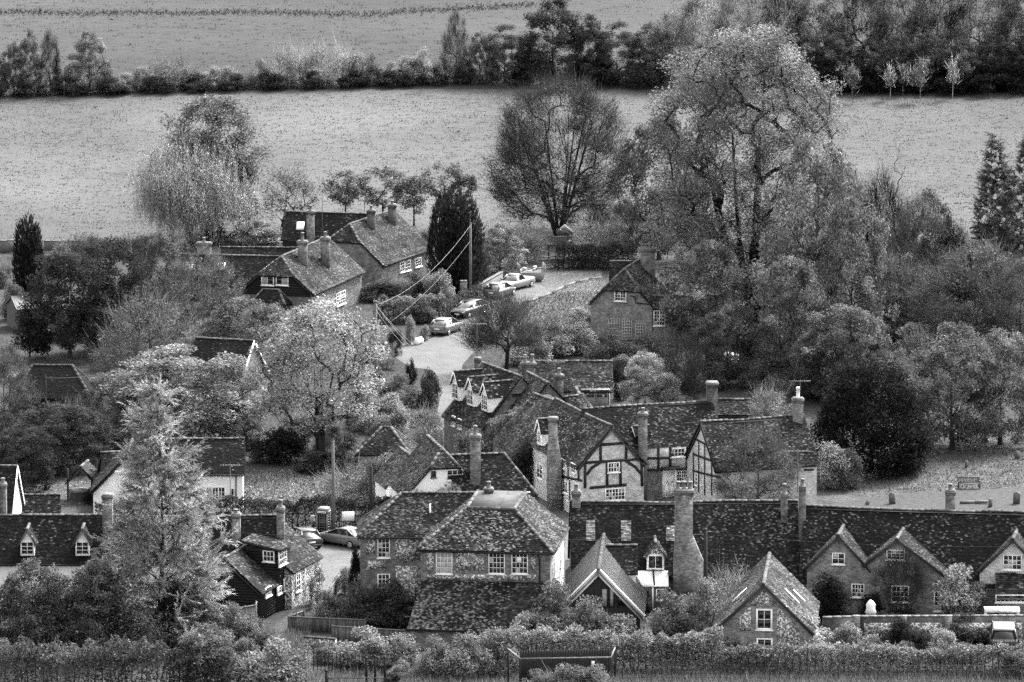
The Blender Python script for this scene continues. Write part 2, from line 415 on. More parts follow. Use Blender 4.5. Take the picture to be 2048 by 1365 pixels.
def window_at(root, c, n, w, h, cols, rows, frame='white_paint', glass='glass', fw=0.07, bar=0.035, sill=True, mull=(), name='window', level=None, mixed=0.14):
    """a window unit centred at c on a wall with outward normal n"""
    par = level or root
    rz = math.atan2(n[1], n[0]) + math.pi/2          # local -y is outward
    mb = MB(); d = 0.10
    for x in (-w/2+fw/2, w/2-fw/2): mb.box((x, 0, 0), (fw, d, h))
    for z in (-h/2+fw/2, h/2-fw/2): mb.box((0, 0, z), (w-2*fw, d, fw))
    iw, ih = w-2*fw, h-2*fw
    for i in range(1, cols):
        bw_ = fw*0.9 if i in mull else bar
        mb.box((-iw/2+iw*i/cols, 0.0, 0), (bw_, d*0.7, ih))
    for j in range(1, rows):
        for i in range(cols): mb.box((-iw/2+iw*(i+0.5)/cols, 0.002, -ih/2+ih*j/rows), (iw/cols-bar, d*0.6, bar))
    o = mb.build(name, frame, None); o.parent = par
    base = np.array(root.location) + (np.array(level.location) if level else 0)
    o.location = tuple(np.array(c)+np.array(n)*0.02 - base); o.rotation_euler = (0, 0, rz)
    pw, ph = iw/cols-bar*0.5, ih/rows-bar*0.5
    if level is None:
        for i in range(cols):
            for j in range(rows):
                g = glass if random.random() >= mixed else 'curtain'  # random pale panes: curtains, and reflections painted into the colour
                place('pane', pane_mesh(pw, ph, g), o, (-iw/2+iw*(i+0.5)/cols, -0.005, -ih/2+ih*(j+0.5)/rows))
        if sill:
            sb = MB(); sb.box((0, -0.05, -h/2-0.04), (w+0.12, 0.16, 0.07)); k = sb.build('sill', frame); k.parent = o
    else:
        sb = MB(); sb.box((0, -0.005, 0), (iw, 0.012, ih)); k = sb.build('pane', glass); k.parent = par; k.location = o.location; k.rotation_euler = (0, 0, rz)
    return o
def win(root, pl, x0, y0, x1, y1, cols, rows, **kw):
    a = hit(pl, x0, (y0+y1)/2); b = hit(pl, x1, (y0+y1)/2); xm = (x0+x1)/2
    zt = hit(pl, xm, y0)[2]; zb = hit(pl, xm, y1)[2]; c = (a+b)/2; c[2] = (zt+zb)/2
    return window_at(root, c, pl[1], np.linalg.norm((b-a)[:2]), zt-zb, cols, rows, **kw)
def panel(root, pl, name, m, pts, proud=0.03, inset=0.05):      # a flat piece standing proud of a wall, outline in photograph pixels
    P = [hit(pl, *p) for p in pts]; n = pl[1]; k = len(P); mb = MB()
    f = [p+n*proud for p in P]; b = [p-n*inset for p in P]
    nn = np.cross(f[1]-f[0], f[2]-f[0])
    if nn @ n < 0: f = f[::-1]; b = b[::-1]
    mb.add(f+b, [tuple(range(k))] + [(j, k+j, k+(j+1) % k, (j+1) % k) for j in range(k)])
    return mb.build(name, m, root, np.array(root.location))
def beam(root, pl, pts, w=0.2, proud=0.05, m='timber', name='timber'):
    P = [hit(pl, *p) + pl[1]*(proud-0.06) for p in pts]; mb = MB()
    for a, b in zip(P[:-1], P[1:]):
        d = unit(b-a); mb.bar(a-d*w*0.2, b+d*w*0.2, 0.12, w, up=np.cross(d, pl[1])) if False else mb.bar(a-d*w*0.15, b+d*w*0.15, w, 0.12, up=pl[1])
    return mb.build(name, m, root, np.array(root.location))
def pot(parent, base, root, h=0.45, r=0.13, m='pot', hood=False):
    mb = MB(); mb.lathe([(r*1.25, 0), (r*1.25, 0.05), (r, 0.09), (r*0.88, h*0.8), (r*1.15, h*0.83), (r*1.15, h*0.93), (r*0.95, h)], base, 10)
    if hood: mb.lathe([(r*1.5, h+0.08), (r*1.5, h+0.14), (r*0.3, h+0.3)], base, 10)
    o = mb.build('chimney_pot', m, parent, np.array(root.location)); return o
def chimney(root, x0, x1, ytop, Y, zbot, depth=0.9, m='brick_stack', pots=1, poth=0.45, rz=0.0, pm='pot', cap='cement', hood=False, corbel=True, flare=None):
    a = at(x0, ytop, Y); b = at(x1, ytop, Y); w = b[0]-a[0]; zt = a[2]; cx = (a[0]+b[0])/2
    R = Matrix.Rotation(rz, 3, 'Z'); c = Vector((cx, Y+depth/2, 0)); mb = MB()
    mb.box((c.x, c.y, (zbot+zt-0.3)/2), (w*0.9, depth*0.9, zt-0.3-zbot), R)
    if corbel:
        mb.box((c.x, c.y, zt-0.24), (w*0.96, depth*0.96, 0.13), R); mb.box((c.x, c.y, zt-0.11), (w*1.06, depth*1.06, 0.13), R)
    else: mb.box((c.x, c.y, zt-0.18), (w*0.9, depth*0.9, 0.26), R)
    if flare:                                        # widening shoulders towards the ground: (z, factor)
        mb.box((c.x+flare[2], c.y-0.1, (zbot+flare[0])/2), (w*flare[1], depth, flare[0]-zbot), R)
        hs = flare[0]; x0_, x1_ = c.x+flare[2]-w*flare[1]/2, c.x+flare[2]+w*flare[1]/2; u0, u1 = c.x-w*0.45, c.x+w*0.45; y0_, y1_ = c.y-0.1-depth/2, c.y-0.1+depth/2; ht = hs+1.9
        mb.add([(x0_, y0_, hs), (x1_, y0_, hs), (x1_, y1_, hs), (x0_, y1_, hs), (u0, c.y-depth*0.451, ht), (u1, c.y-depth*0.451, ht), (u1, y1_, ht), (u0, y1_, ht)], [(0, 1, 5, 4), (1, 2, 6, 5), (2, 3, 7, 6), (3, 0, 4, 7), (4, 5, 6, 7)])
    o = mb.build('chimney', m, root, np.array(root.location))
    cb = MB(); cb.box((c.x, c.y, zt+0.01), (w*0.98, depth*0.98, 0.11), R, taper=0.86)
    cb.build('flaunching', cap, o, np.array(root.location))
    for i in range(pots):
        off = R @ Vector(((i-(pots-1)/2)*w/max(pots, 1)*0.95, 0, 0))
        pot(o, (c.x+off.x, c.y+off.y, zt+0.05), root, poth*random.uniform(0.92, 1.08), min(0.15, w/max(pots, 1)*0.36), pm, hood)
    return o
def dormer(root, front_c, n, w, hwall, hgable, depth, wallm='white_wall', cols=2, rows=3, ww=0.75, wh=0.8, gable_m=None, boards='white_paint', lich=0.1, base=0.07, tilt=0.0, roof_over=0.18):
    """gabled dormer: front_c = centre of the face's foot, n = outward direction, depth = how far it runs back into the roof"""
    n = v3(n[0], n[1], 0); n = unit(n); t = v3(-n[1], n[0], 0); c = np.asarray(front_c, float)
    def P(x, y, z): return c + t*x - n*y + v3(0, 0, z)
    loc = np.array(root.location)
    mb = MB(); h = w/2
    mb.poly([P(-h, 0, 0), P(h, 0, 0), P(h, 0, hwall), P(-h, 0, hwall)][::-1]); 
    mb.poly([P(h, 0, 0), P(h, depth, 0), P(h, depth, hwall), P(h, 0, hwall)]); mb.poly([P(-h, 0, 0), P(-h, depth, 0), P(-h, depth, hwall), P(-h, 0, hwall)])
    d = mb.build('dormer', wallm, root, loc)
    g = MB(); g.poly([P(-h, 0, hwall), P(h, 0, hwall), P(0, 0, hwall+hgable)]); g.build('dormer_gable', gable_m or wallm, d, loc)
    rf = MB(); sl_ = MB(); o = roof_over; sp = hgable/h
    for sg in (-1, 1):
        pl = [P(sg*(h+o), -o, hwall-o*sp), P(sg*(h+o), depth, hwall-o*sp), P(0, depth, hwall+hgable), P(0, -o, hwall+hgable)]
        tile_poly(rf, pl, 0.14, 0.2, base, lich, 0.42, random.randint(1, 9999)); nn = unit(np.cross(pl[1]-pl[0], pl[2]-pl[0])); nn = nn if nn[2] > 0 else -nn
        low = [p-nn*0.07 for p in pl]; sl_.add(pl+low, [(0, 1, 2, 3), (7, 6, 5, 4)] + [(j, (j+1) % 4, 4+(j+1) % 4, 4+j) for j in range(4)])
    r = rf.build('dormer_roof', 'tile', d, loc); sl_.build('dormer_deck', 'roof_slab', d, loc)
    L = depth+o; k = max(1, int(L/0.46)); dd = -n
    for i in range(k):
        p = P(0, -o+(i+0.5)*L/k, hwall+hgable+0.03); place('ridge_tile', RT[random.randrange(4)], d, p-loc, (0, 0, math.atan2(dd[1], dd[0])), (L/k/0.45, 0.85, 0.9))
    if boards:
        bb = MB()
        for sg in (-1, 1): bb.bar(P(sg*(h+o-0.02), -o-0.012, hwall-o*sp-0.06), P(0, -o-0.012, hwall+hgable-0.06), 0.10, 0.04, up=n)
        bb.build('bargeboard', boards, d, loc)
    window_at(root, P(0, -0.01, hwall*0.5), n, ww, wh, cols, rows, level=d, sill=False, fw=0.06)
    return d
def boards_on(root, poly, n, m='black_board', step=0.2, name='board', proud=0.03):   # weatherboards, one piece each
    poly = [np.asarray(p, float) for p in poly]; n = unit(n); u = unit(np.cross([0, 0, 1], n)); o = poly[0]; loc = np.array(root.location)
    P2 = [((p-o) @ u, p[2]) for p in poly]; z0 = min(p[1] for p in P2); z1 = max(p[1] for p in P2); k = max(1, int((z1-z0)/step))
    for i in range(k):
        z = z0+(z1-z0)*i/k; xs = scan(P2, z+(z1-z0)/k*0.4)
        for j in range(0, len(xs)-1, 2):
            a, b = xs[j], xs[j+1]; hh = (z1-z0)/k
            def Q(x, d, zz): p = o + u*x + n*d; p[2] = zz; return p
            mb = MB(); mb.add([Q(a, proud+0.03, z-0.01), Q(b, proud+0.03, z-0.01), Q(b, proud, z+hh), Q(a, proud, z+hh), Q(a, 0, z-0.01), Q(b, 0, z-0.01), Q(b, 0, z+hh), Q(a, 0, z+hh)],
                              [(0, 1, 2, 3), (4, 5, 1, 0), (3, 2, 6, 7), (0, 3, 7, 4), (1, 5, 6, 2)])
            mb.build(name, m, root, loc)
def door(root, pl, x0, y0, x1, y1, m='white_paint', frame='white_paint', light=False):
    a = hit(pl, x0, (y0+y1)/2); b = hit(pl, x1, (y0+y1)/2); zt = hit(pl, (x0+x1)/2, y0)[2]; zb = max(0.0, hit(pl, (x0+x1)/2, y1)[2])
    n = pl[1]; w = np.linalg.norm((b-a)[:2]); c = (a+b)/2; c[2] = (zt+zb)/2; rz = math.atan2(n[1], n[0])+math.pi/2
    mb = MB(); mb.box((0, 0, 0), (w, 0.08, zt-zb)); h = zt-zb
    for px_ in (-w*0.22, w*0.22):
        for pz in (-h*0.25, h*0.2): mb.box((px_, -0.045, pz), (w*0.3, 0.02, h*0.3))
    o = mb.build('door', m); o.parent = root; o.location = tuple(c+n*0.03-np.array(root.location)); o.rotation_euler = (0, 0, rz)
    k = MB(); k.box((-w/2-0.05, 0, 0.05), (0.1, 0.13, h+0.1)); k.box((w/2+0.05, 0, 0.05), (0.1, 0.13, h+0.1)); k.box((0, 0, h/2+0.055), (w, 0.13, 0.1)); kk = k.build('door_frame', frame); kk.parent = o
    q = MB(); q.lathe([(0.03, 0), (0.04, 0.02), (0.02, 0.05)], (w*0.38, -0.06, -h*0.05), 8); q.box((0, -0.05, 0.0), (0.2, 0.02, 0.06)); q.build('handle', 'iron').parent = o
    if light:
        q = MB(); q.box((0, -0.05, h*0.28), (w*0.45, 0.02, h*0.16)); q.build('pane', 'glass').parent = o
    return o
# ------------------------------------------------------------------ the houses of the village
FR = (0, -1)
def base_of(A, B): return ((A[0]+B[0])/2, (A[1]+B[1])/2, 0)
def gable_boards(root, blk, side, m='timber', w=0.16, drop=0.06):
    sg = -1 if side == 'left' else 1; x = sg*(blk.L/2+0.17); mb = MB(); n = blk.ux*sg
    for y, z in ((-(blk.wf+0.2), blk.ze-0.2*blk.sf), (blk.wb+0.2, blk.zr-blk.sb*(blk.wb+0.2))):
        mb.bar(blk.P(x, y, z-drop), blk.P(x, 0, blk.zr-drop), 0.05, w, up=np.cross(n, [0, 0, 1])) if False else mb.bar(blk.P(x, y, z-drop), blk.P(x, 0, blk.zr-drop), w, 0.05, up=n)
    return mb.build('bargeboard', m, blk.root, np.array(blk.root.location))
def gutter(root, blk, side='front', m='iron'):
    sg = -1 if side == 'front' else 1; w = blk.wf if side == 'front' else blk.wb; sl_ = blk.sf if side == 'front' else blk.sb
    mb = MB(); z = blk.zr - sl_*(w+0.22) - 0.04
    mb.bar(blk.P(-blk.L/2-0.1, sg*(w+0.27), z), blk.P(blk.L/2+0.1, sg*(w+0.27), z), 0.12, 0.1)
    return mb.build('gutter', m, root, np.array(root.location))

# --- flint and brick house in the middle
a_ = math.radians(7); r_ = v3(math.cos(a_), -math.sin(a_), 0); b_ = v3(math.sin(a_), math.cos(a_), 0)
E = W(841, 1098, 6.5); E[2] = 0
fh = thing('flint_house', 'flint and brick house with hipped tiled roofs and a lean-to, at the village centre', 'house', (E[0]+4.5, E[1]+5, 0))
LOC = np.array(fh.location)
wd = 9.2; dp = 9.2; rn = 2.9; zt_ = 8.95; e_ = 0.25
def Q(x, y, z): return E + r_*x + b_*y + v3(0, 0, z)
mb = MB(); sb_ = MB()
sl4 = (zt_-6.5)/rn
polys = [[Q(-e_, -e_, 6.5), Q(wd+e_, -e_, 6.5), Q(wd-rn, rn, zt_), Q(rn, rn, zt_)], [Q(wd+e_, -e_, 6.5), Q(wd+e_, dp, 6.5), Q(wd-rn, dp, zt_), Q(wd-rn, rn, zt_)],
         [Q(-e_, dp, 6.5), Q(-e_, -e_, 6.5), Q(rn, rn, zt_), Q(rn, dp, zt_)]]
lean = [Q(-0.5, -3.3, 1.45), Q(wd-0.2, -3.3, 1.45), Q(wd-0.2, 0.0, 4.35), Q(0.1, 0.0, 4.35)]
for i, p in enumerate(polys + [lean]):
    tile_poly(mb, p, 0.11, 0.165, 0.085, 0.24 if i != 1 else 0.2, 0.36 if i != 1 else 0.26, 40+i)
    n = unit(np.cross(p[1]-p[0], p[2]-p[0])); low = [q-n*0.12 for q in p]
    sb_.add(p+low, [(0, 1, 2, 3), (7, 6, 5, 4)] + [(j, (j+1) % 4, 4+(j+1) % 4, 4+j) for j in range(4)])
roof = mb.build('roof', 'tile', fh, LOC); roof['kind'] = 'stuff'; sb_.build('roof_deck', 'roof_slab', roof, LOC)
fl = MB(); fl.box(tuple(Q(wd/2, rn+(dp-rn)/2, zt_-0.03)), (wd-2*rn+0.3, dp-rn+0.3, 0.1), Matrix.Rotation(-a_, 3, 'Z'))
for k in range(1, 3): fl.bar(Q(rn+(wd-2*rn)*k/3, rn, zt_+0.03), Q(rn+(wd-2*rn)*k/3, dp, zt_+0.03), 0.06, 0.04)
fl.build('flat_roof', 'lead', fh, LOC)
for p0, p1 in ((Q(-e_, -e_, 6.5), Q(rn, rn, zt_)), (Q(wd+e_, -e_, 6.5), Q(wd-rn, rn, zt_)), (Q(rn, rn, zt_), Q(wd-rn, rn, zt_)), (Q(wd-rn, rn, zt_), Q(wd-rn, dp, zt_)), (Q(rn, rn, zt_), Q(rn, dp, zt_)), (Q(0, 0, 4.3), Q(wd-0.2, 0, 4.3))):
    ridge_run(roof, fh, p0, p1)
mb = MB(); 
for p0, p1, z0, z1 in ((Q(0, 0, 0), Q(wd, 0, 0), 0, 6.4), (Q(wd, 0, 0), Q(wd, dp, 0), 0, 6.4), (Q(wd, dp, 0), Q(0, dp, 0), 0, 6.4), (Q(0, dp, 0), Q(0, 0, 0), 0, 6.4), (Q(-0.3, -3, 0), Q(wd-0.4, -3, 0), 0, 1.55)):
    mb.poly([p0+v3(0, 0, z0), p1+v3(0, 0, z0), p1+v3(0, 0, z1), p0+v3(0, 0, z1)])
mb.poly([Q(wd-0.4, -3, 0), Q(wd-0.4, 0, 0), Q(wd-0.4, 0, 4.1), Q(wd-0.4, -3, 1.55)]); mb.poly([Q(-0.3, 0, 0), Q(-0.3, -3, 0), Q(-0.3, -3, 1.55), Q(-0.3, 0, 4.1)])
mb.poly([Q(wd, dp, 6.4), Q(0, dp, 6.4), Q(rn, dp, zt_-0.05), Q(wd-rn, dp, zt_-0.05)])
mb.build('wall', 'brick', fh, LOC)
plf = (Q(0, 0, 0), -b_); plr = (Q(wd, 0, 0), r_)
for pts in ([(853, 1106), (867, 1106), (867, 1140), (853, 1140)], [(912, 1106), (968, 1106), (968, 1142), (912, 1142)], [(1062, 1106), (1072, 1106), (1072, 1142), (1062, 1142)], [(855, 1150), (1072, 1150), (1072, 1160), (855, 1160)]):
    panel(fh, plf, 'flint_panel', 'flint', pts, 0.025)
mb = MB(); pc = [Q(wd+0.025, 1.0, 1.5), Q(wd+0.025, 8.2, 1.5), Q(wd+0.025, 8.2, 6.2), Q(wd+0.025, 1.0, 6.2)]; mb.add(pc+[p-r_*0.06 for p in pc], [(0, 1, 2, 3)]+[(j, 4+j, 4+(j+1) % 4, (j+1) % 4) for j in range(4)]); mb.build('flint_panel', 'flint', fh, LOC)
for x in ((872, 905), (977, 1010), (1023, 1056)): win(fh, plf, x[0], 1103, x[1], 1148, 4, 4, glass='curtain' if x[0] == 872 else 'glass', mixed=0.15)
for y, z in ((2.6, 5.0), (6.2, 5.0), (6.2, 2.4)): window_at(fh, Q(wd+0.03, y, z), r_, 1.0, 1.5, 3, 4)
for g0, g1 in ((Q(-0.3, -0.3, 6.40), Q(wd+0.3, -0.3, 6.40)), (Q(wd+0.3, -0.22, 6.40), Q(wd+0.3, dp, 6.40)), (Q(-0.6, -3.38, 1.40), Q(wd-0.2, -3.38, 1.40))): mb = MB(); mb.bar(g0, g1, 0.12, 0.1); mb.build('gutter', 'iron', fh, LOC)
mb = MB(); mb.tube([Q(wd-0.9, -0.3, 6.35), Q(wd-0.75, -0.12, 6.0), Q(wd-0.7, -0.1, 0.1)], 0.06, 6); mb.build('downpipe', 'iron', fh, LOC)
mb = MB(); mb.box(tuple(Q(7.0, -0.08, 5.9)), (0.32, 0.14, 0.42)); mb.build('alarm_box', 'white_paint', fh, LOC)
lw = Block(fh, W(722, 986, 8.9), W(960, 986, 8.9), 8.9, 6.45, 2.9, ends=(('hip', 2.9), 'gable'), wall='brick', lich=0.2, base=0.07, seed=61)
pl = lw.plane('front')
for pts in ([(732, 1078), (750, 1078), (750, 1110), (732, 1110)], [(790, 1076), (836, 1076), (840, 1120), (806, 1126), (790, 1110)], [(732, 1122), (772, 1122), (772, 1140), (732, 1140)], [(790, 1132), (842, 1132), (842, 1230), (800, 1230)]): panel(fh, pl, 'flint_panel', 'flint', pts, 0.025)
win(fh, pl, 755, 1075, 780, 1116, 3, 4, mixed=0.1); win(fh, pl, 755, 1148, 780, 1186, 3, 4)
gutter(fh, lw); mb = MB(); q = at(860, 1022, lw.ridge[0][1]-1.4); mb.tube([q-v3(0, 0, 0.9), q+v3(0, 0, 0.5)], 0.06, 8); mb.build('vent_pipe', 'pot_white', fh, LOC)
chimney(fh, 968, 987, 979, Q(0, 7.6, 0)[1], 8.6, 0.7, pots=1, poth=0.5, cap='pot', m='brick_dark')

# --- long row with the tall front stack
A, B = W(1143, 1003, 7.1), W(1592, 1001, 7.1)
rw = thing('row_cottage', 'long dark tiled cottage with a massive brick chimney breast in front', 'cottage', base_of(A, B)); LOC = np.array(rw.location)
k2 = Block(rw, A, B, 7.1, 2.5, 3.9, wall='brick', sag=0.12, lich=0.14, base=0.055, seed=71)
Yf = A[1]-3.9
chimney(rw, 1349, 1388, 983, Yf-0.7, 0, 1.3, pots=3, poth=0.55, flare=(3.5, 1.55, 0.35))
chimney(rw, 1143, 1162, 985, A[1]-0.4, 4.5, 0.8, pots=1, poth=0.5); chimney(rw, 1562, 1576, 990, A[1]-0.9, 5.0, 0.8, pots=1, poth=0.7, m='brick_stack')
for x0, x1, y0, y1 in ((1172, 1190, 1040, 1080), (1242, 1262, 1040, 1080), (1332, 1349, 1048, 1078)):      # newer, paler patches of tiles
    pn = unit(np.cross(k2.P(1, 0, 0)-k2.P(0, 0, 0), k2.P(0, -3.9, 2.5)-k2.P(0, 0, 7.1))); pn = pn if pn[2] > 0 else -pn
    pp = (k2.P(0, 0, 7.1)+pn*0.03, pn); mb = MB(); tile_poly(mb, [hit(pp, x0, y1), hit(pp, x1, y1), hit(pp, x1, y0), hit(pp, x0, y0)], 0.14, 0.2, 0.30, 0.5, 0.4, 72, k2.warp)
    mb.build('tile_patch', 'tile', rw, LOC)
c = at(1311, 1140, Yf-0.1); dormer(rw, c, FR, 1.25, 1.15, 0.85, 2.4, wallm='white_wall', cols=2, rows=1, ww=1.1, wh=1.0, gable_m='flint', boards='grey_wood')
# porch under the dormer
p0 = at(1272, 1142, Yf); p1 = at(1336, 1142, Yf); zt = p0[2]; x0, x1 = p0[0], p1[0]; mb = MB()
mb.add([(x0, Yf, zt), (x1, Yf, zt), (x1, Yf-1.7, zt-0.75), (x0, Yf-1.7, zt-0.75), (x0, Yf, zt-0.1), (x1, Yf, zt-0.1), (x1, Yf-1.7, zt-0.85), (x0, Yf-1.7, zt-0.85)], [(3, 2, 1, 0), (4, 5, 6, 7), (0, 4, 7, 3), (3, 7, 6, 2), (2, 6, 5, 1)])
mb.build('porch_roof', 'white_wall', rw, LOC)
mb = MB(); mb.box(((x0+x1)/2, Yf-0.8, (zt-0.85)/2), (x1-x0-0.2, 1.5, zt-0.85)); mb.build('porch', 'grey_wood', rw, LOC)
ppl = (v3(0, Yf-1.57, 0), v3(0, -1, 0)); door(rw, ppl, 1281, 1171, 1304, 1222, 'grey_wood', 'white_paint', light=True)
win(rw, ppl, 1312, 1178, 1326, 1200, 1, 1)
mb = MB(); mb.tube([at(1306, 1139, Yf-0.12), at(1309, 1172, Yf-1.65)], 0.06, 6); mb.build('downpipe', 'iron', rw, LOC)
# metal roofed gable in front
A, B = W(1197, 1138, 5.0), W(1208, 1066, 5.0)
gw = Block(rw, A, B, 5.0, 1.9, 2.95, wall='timber', tiles=False, roofmat='metal_sheet', ridge_kinds=(0, 2), oh=0.3, ov=0.35)
mb = MB(); nrib = 40
for i in range(nrib+1):
    x = -gw.L/2-0.3+(gw.L+0.6)*i/nrib
    for sg, w_ in ((-1, gw.wf), (1, gw.wb)): mb.bar(gw.P(x, 0, 5.03), gw.P(x, sg*(w_+0.3), 5.03-gw.sf*(w_+0.3)), 0.06, 0.05)
mb.build('sheet_rib', 'metal_sheet', gw.roof, LOC)
gable_boards(rw, gw, 'left', 'white_paint', 0.46, 0.14)
gp = gw.plane('left'); win(rw, gp, 1202, 1176, 1216, 1214, 1, 1, frame='timber', glass='curtain', sill=False); win(rw, gp, 1218, 1176, 1229, 1214, 1, 1, frame='timber', glass='curtain', sill=False); win(rw, gp, 1234, 1190, 1250, 1214, 2, 1, frame='timber', sill=False)
Block(rw, W(1216, 1091, 4.9), W(1271, 1091, 4.9), 4.9, 3.4, 1.6, wall='white_wall', lich=0.15, base=0.06, seed=73, back=False)

# --- row on the right with three gables
A, B = W(1613, 1011, 7.0), W(2100, 1025, 7.0)
rr = thing('gabled_row', 'long tiled row with three brick gables facing the brick garden wall', 'cottage', base_of(A, B)); LOC = np.array(rr.location)
k3 = Block(rr, A, B, 7.0, 2.4, 3.9, wall='brick', sag=0.15, lich=0.12, base=0.045, seed=81)
YR = A[1]
chimney(rr, 1598, 1613, 975, YR-0.9, 0.5, 0.9, m='brick_dark', pots=1, poth=0.5, corbel=False); chimney(rr, 1891, 1912, 983, YR-1.0, 5.0, 0.8, pots=1, poth=0.45)
g1 = Block(rr, W(1677, 1069, 5.8), W(1693, 1040, 5.8), 5.8, 3.45, 2.25, wall='brick_mid', lich=0.28, base=0.09, seed=82, ov=0.25)
g2 = Block(rr, W(1794, 1077, 5.7), W(1815, 1045, 5.7), 5.7, 3.2, 3.5, 2.3, zeb=3.8, wall='brick_mid', lich=0.12, base=0.09, seed=83, ov=0.25)
g3 = Block(rr, W(2026, 1077, 5.8), W(2042, 1042, 5.8), 5.8, 3.45, 2.35, wall='brick_pale', lich=0.1, base=0.09, seed=84, ov=0.25)
for g in (g1, g2, g3): gable_boards(rr, g, 'left', 'grey_wood', 0.14)
p1, p2, p3 = g1.plane('left'), g2.plane('left'), g3.plane('left')
win(rr, p1, 1664, 1106, 1690, 1129, 2, 2); win(rr, p1, 1703, 1168, 1729, 1195, 4, 3); win(rr, p2, 1773, 1100, 1810, 1120, 4, 3, mixed=0.3)
win(rr, p2, 1868, 1183, 1890, 1223, 3, 4, mull=(2,)); win(rr, p2, 1783, 1172, 1818, 1205, 4, 3); win(rr, p3, 2006, 1110, 2044, 1140, 4, 3, mull=(2,), mixed=0.3)
A2 = W(1674, 1129, 3.2); Block(rr, A2, A2+v3(0.2, 2.6, 0), 3.2, 2.2, 1.15, wall='brick_dark', lich=0.1, seed=85, back=True)
q0 = at(1990, 1146, p3[0][1]); mb = MB(); xL, xR, yb_, zt = q0[0], q0[0]+4.5, p3[0][1], q0[2]
lp = [v3(xL, yb_-1.9, zt-1.45), v3(xR, yb_-1.9, zt-1.45), v3(xR, yb_, zt), v3(xL, yb_, zt)]; tile_poly(mb, lp, 0.18, 0.3, 0.10, 0.03, 0.4, 86); mb.build('lean_to_roof', 'tile', rr, LOC)
mb = MB(); mb.add([p-v3(0, 0, 0.05) for p in lp]+[p-v3(0, 0, 0.15) for p in lp], [(0, 1, 2, 3), (7, 6, 5, 4), (0, 4, 5, 1), (3, 7, 4, 0)]); mb.box(((xL+xR)/2, yb_-0.85, (zt-1.5)/2), (xR-xL-0.2, 1.7, zt-1.5)); mb.build('lean_to', 'brick_mid', rr, LOC)
win(rr, (v3(0, yb_-1.7, 0), v3(0, -1, 0)), 1991, 1190, 2060, 1205, 8, 1, mull=(2, 4, 6))
q = at(1952, 1090, YR-2.2); window_at(rr, q, v3(0, -1, 0), 0.5, 0.6, 2, 2, frame='cream', glass='curtain', fw=0.05)

# --- front brick gable cottage
A, B = W(1527, 1167, 5.6), W(1539, 1108, 5.6)
bc = thing('brick_cottage', 'small brick cottage end with flint patches and a steep mossy gable above the front hedge', 'cottage', base_of(A, B)); LOC = np.array(bc.location)
k4 = Block(bc, A, B, 5.6, 2.3, 3.35, wall='brick_mid', lich=0.16, base=0.13, seed=91, ov=0.25); gable_boards(bc, k4, 'left', 'grey_wood', 0.12)
p4 = k4.plane('left'); win(bc, p4, 1512, 1218, 1545, 1260, 2, 2, fw=0.13, mixed=0.3); win(bc, p4, 1513, 1277, 1545, 1310, 2, 2, fw=0.1)
panel(bc, p4, 'flint_panel', 'flint', [(1527, 1178), (1553, 1208), (1550, 1212), (1503, 1212), (1500, 1208)], 0.025)
panel(bc, p4, 'flint_panel', 'flint', [(1502, 1214), (1502, 1262), (1480, 1262), (1472, 1244), (1490, 1222)], 0.025); panel(bc, p4, 'flint_panel', 'flint', [(1554, 1212), (1580, 1238), (1600, 1262), (1600, 1300), (1554, 1300)], 0.025)
beam(bc, p4, [(1582, 1231), (1587, 1231)], 0.16, 0.03, 'letter_dark', 'vent_block')
for t0, t1, y in ((0.30, 0.52, 0.8), (0.36, 0.66, 1.7), (0.40, 0.70, 2.6), (0.55, 0.8, 3.9)):                      # glazed strips let into the slopes
    for sg in ((-1, 1) if y < 3 else (-1,)):
        mb = MB(); w_ = k4.wf; x = -k4.L/2+y*1.6
        mb.bar(k4.P(x, sg*w_*t0, 5.6-k4.sf*w_*t0+0.07), k4.P(x, sg*w_*t1, 5.6-k4.sf*w_*t1+0.07), 0.28, 0.05); mb.build('roof_strip', 'white_paint' if (y > 2) else 'iron', k4.roof, LOC)

# --- timber framed gable house
A, B = W(1222, 850, 7.2), W(1112, 797, 7.2)
th = thing('timber_house', 'old timber framed house with a pale brick gable and tiled roof', 'house', base_of(A, B)); LOC = np.array(th.location)
k5 = Block(th, A, B, 7.2, 4.15, 2.75, 2.75, wall='brick_pale', sag=0.1, lich=0.13, base=0.12, seed=101, pale=0.4, ov=0.2)
pg, pw_ = k5.plane('left'), k5.plane('back'); gable_boards(th, k5, 'left', 'timber', 0.14)
for pts in ([(1166, 926), (1284, 918)], [(1200, 890), (1253, 886)], [(1201, 890), (1201, 921)], [(1252, 886), (1252, 918)], [(1170, 929), (1170, 976)], [(1174, 949), (1183, 936), (1201, 925)], [(1252, 922), (1270, 934), (1283, 949)],
            [(1283, 921), (1284, 972)], [(1214, 923), (1214, 971)], [(1240, 922), (1241, 970)], [(1180, 976), (1252, 970)]): beam(th, pg, pts, 0.22)
win(th, pg, 1215, 925, 1239, 945, 4, 2, mull=(2,)); win(th, pg, 1210, 977, 1250, 1001, 6, 3, mull=(2, 4))
for x0, y0, x1, y1 in ((1124, 919, 1132, 936), (1143, 927, 1152, 946), (1126, 962, 1136, 986), (1074, 928, 1086, 957)): win(th, pw_, x0, y0, x1, y1, 2, 3)
for pts in ([(1120, 952), (1163, 962)], [(1136, 915), (1137, 960)], [(1156, 925), (1157, 960)], [(1140, 962), (1140, 1000)]): beam(th, pw_, pts, 0.18)
yb5 = k5.P(-k5.L*0.15, k5.wb, 0); chimney(th, 1096, 1116, 838, yb5[1]-1.3, 0, 0.9, pots=0, m='brick_stack', flare=(3.8, 1.5, 0.1))
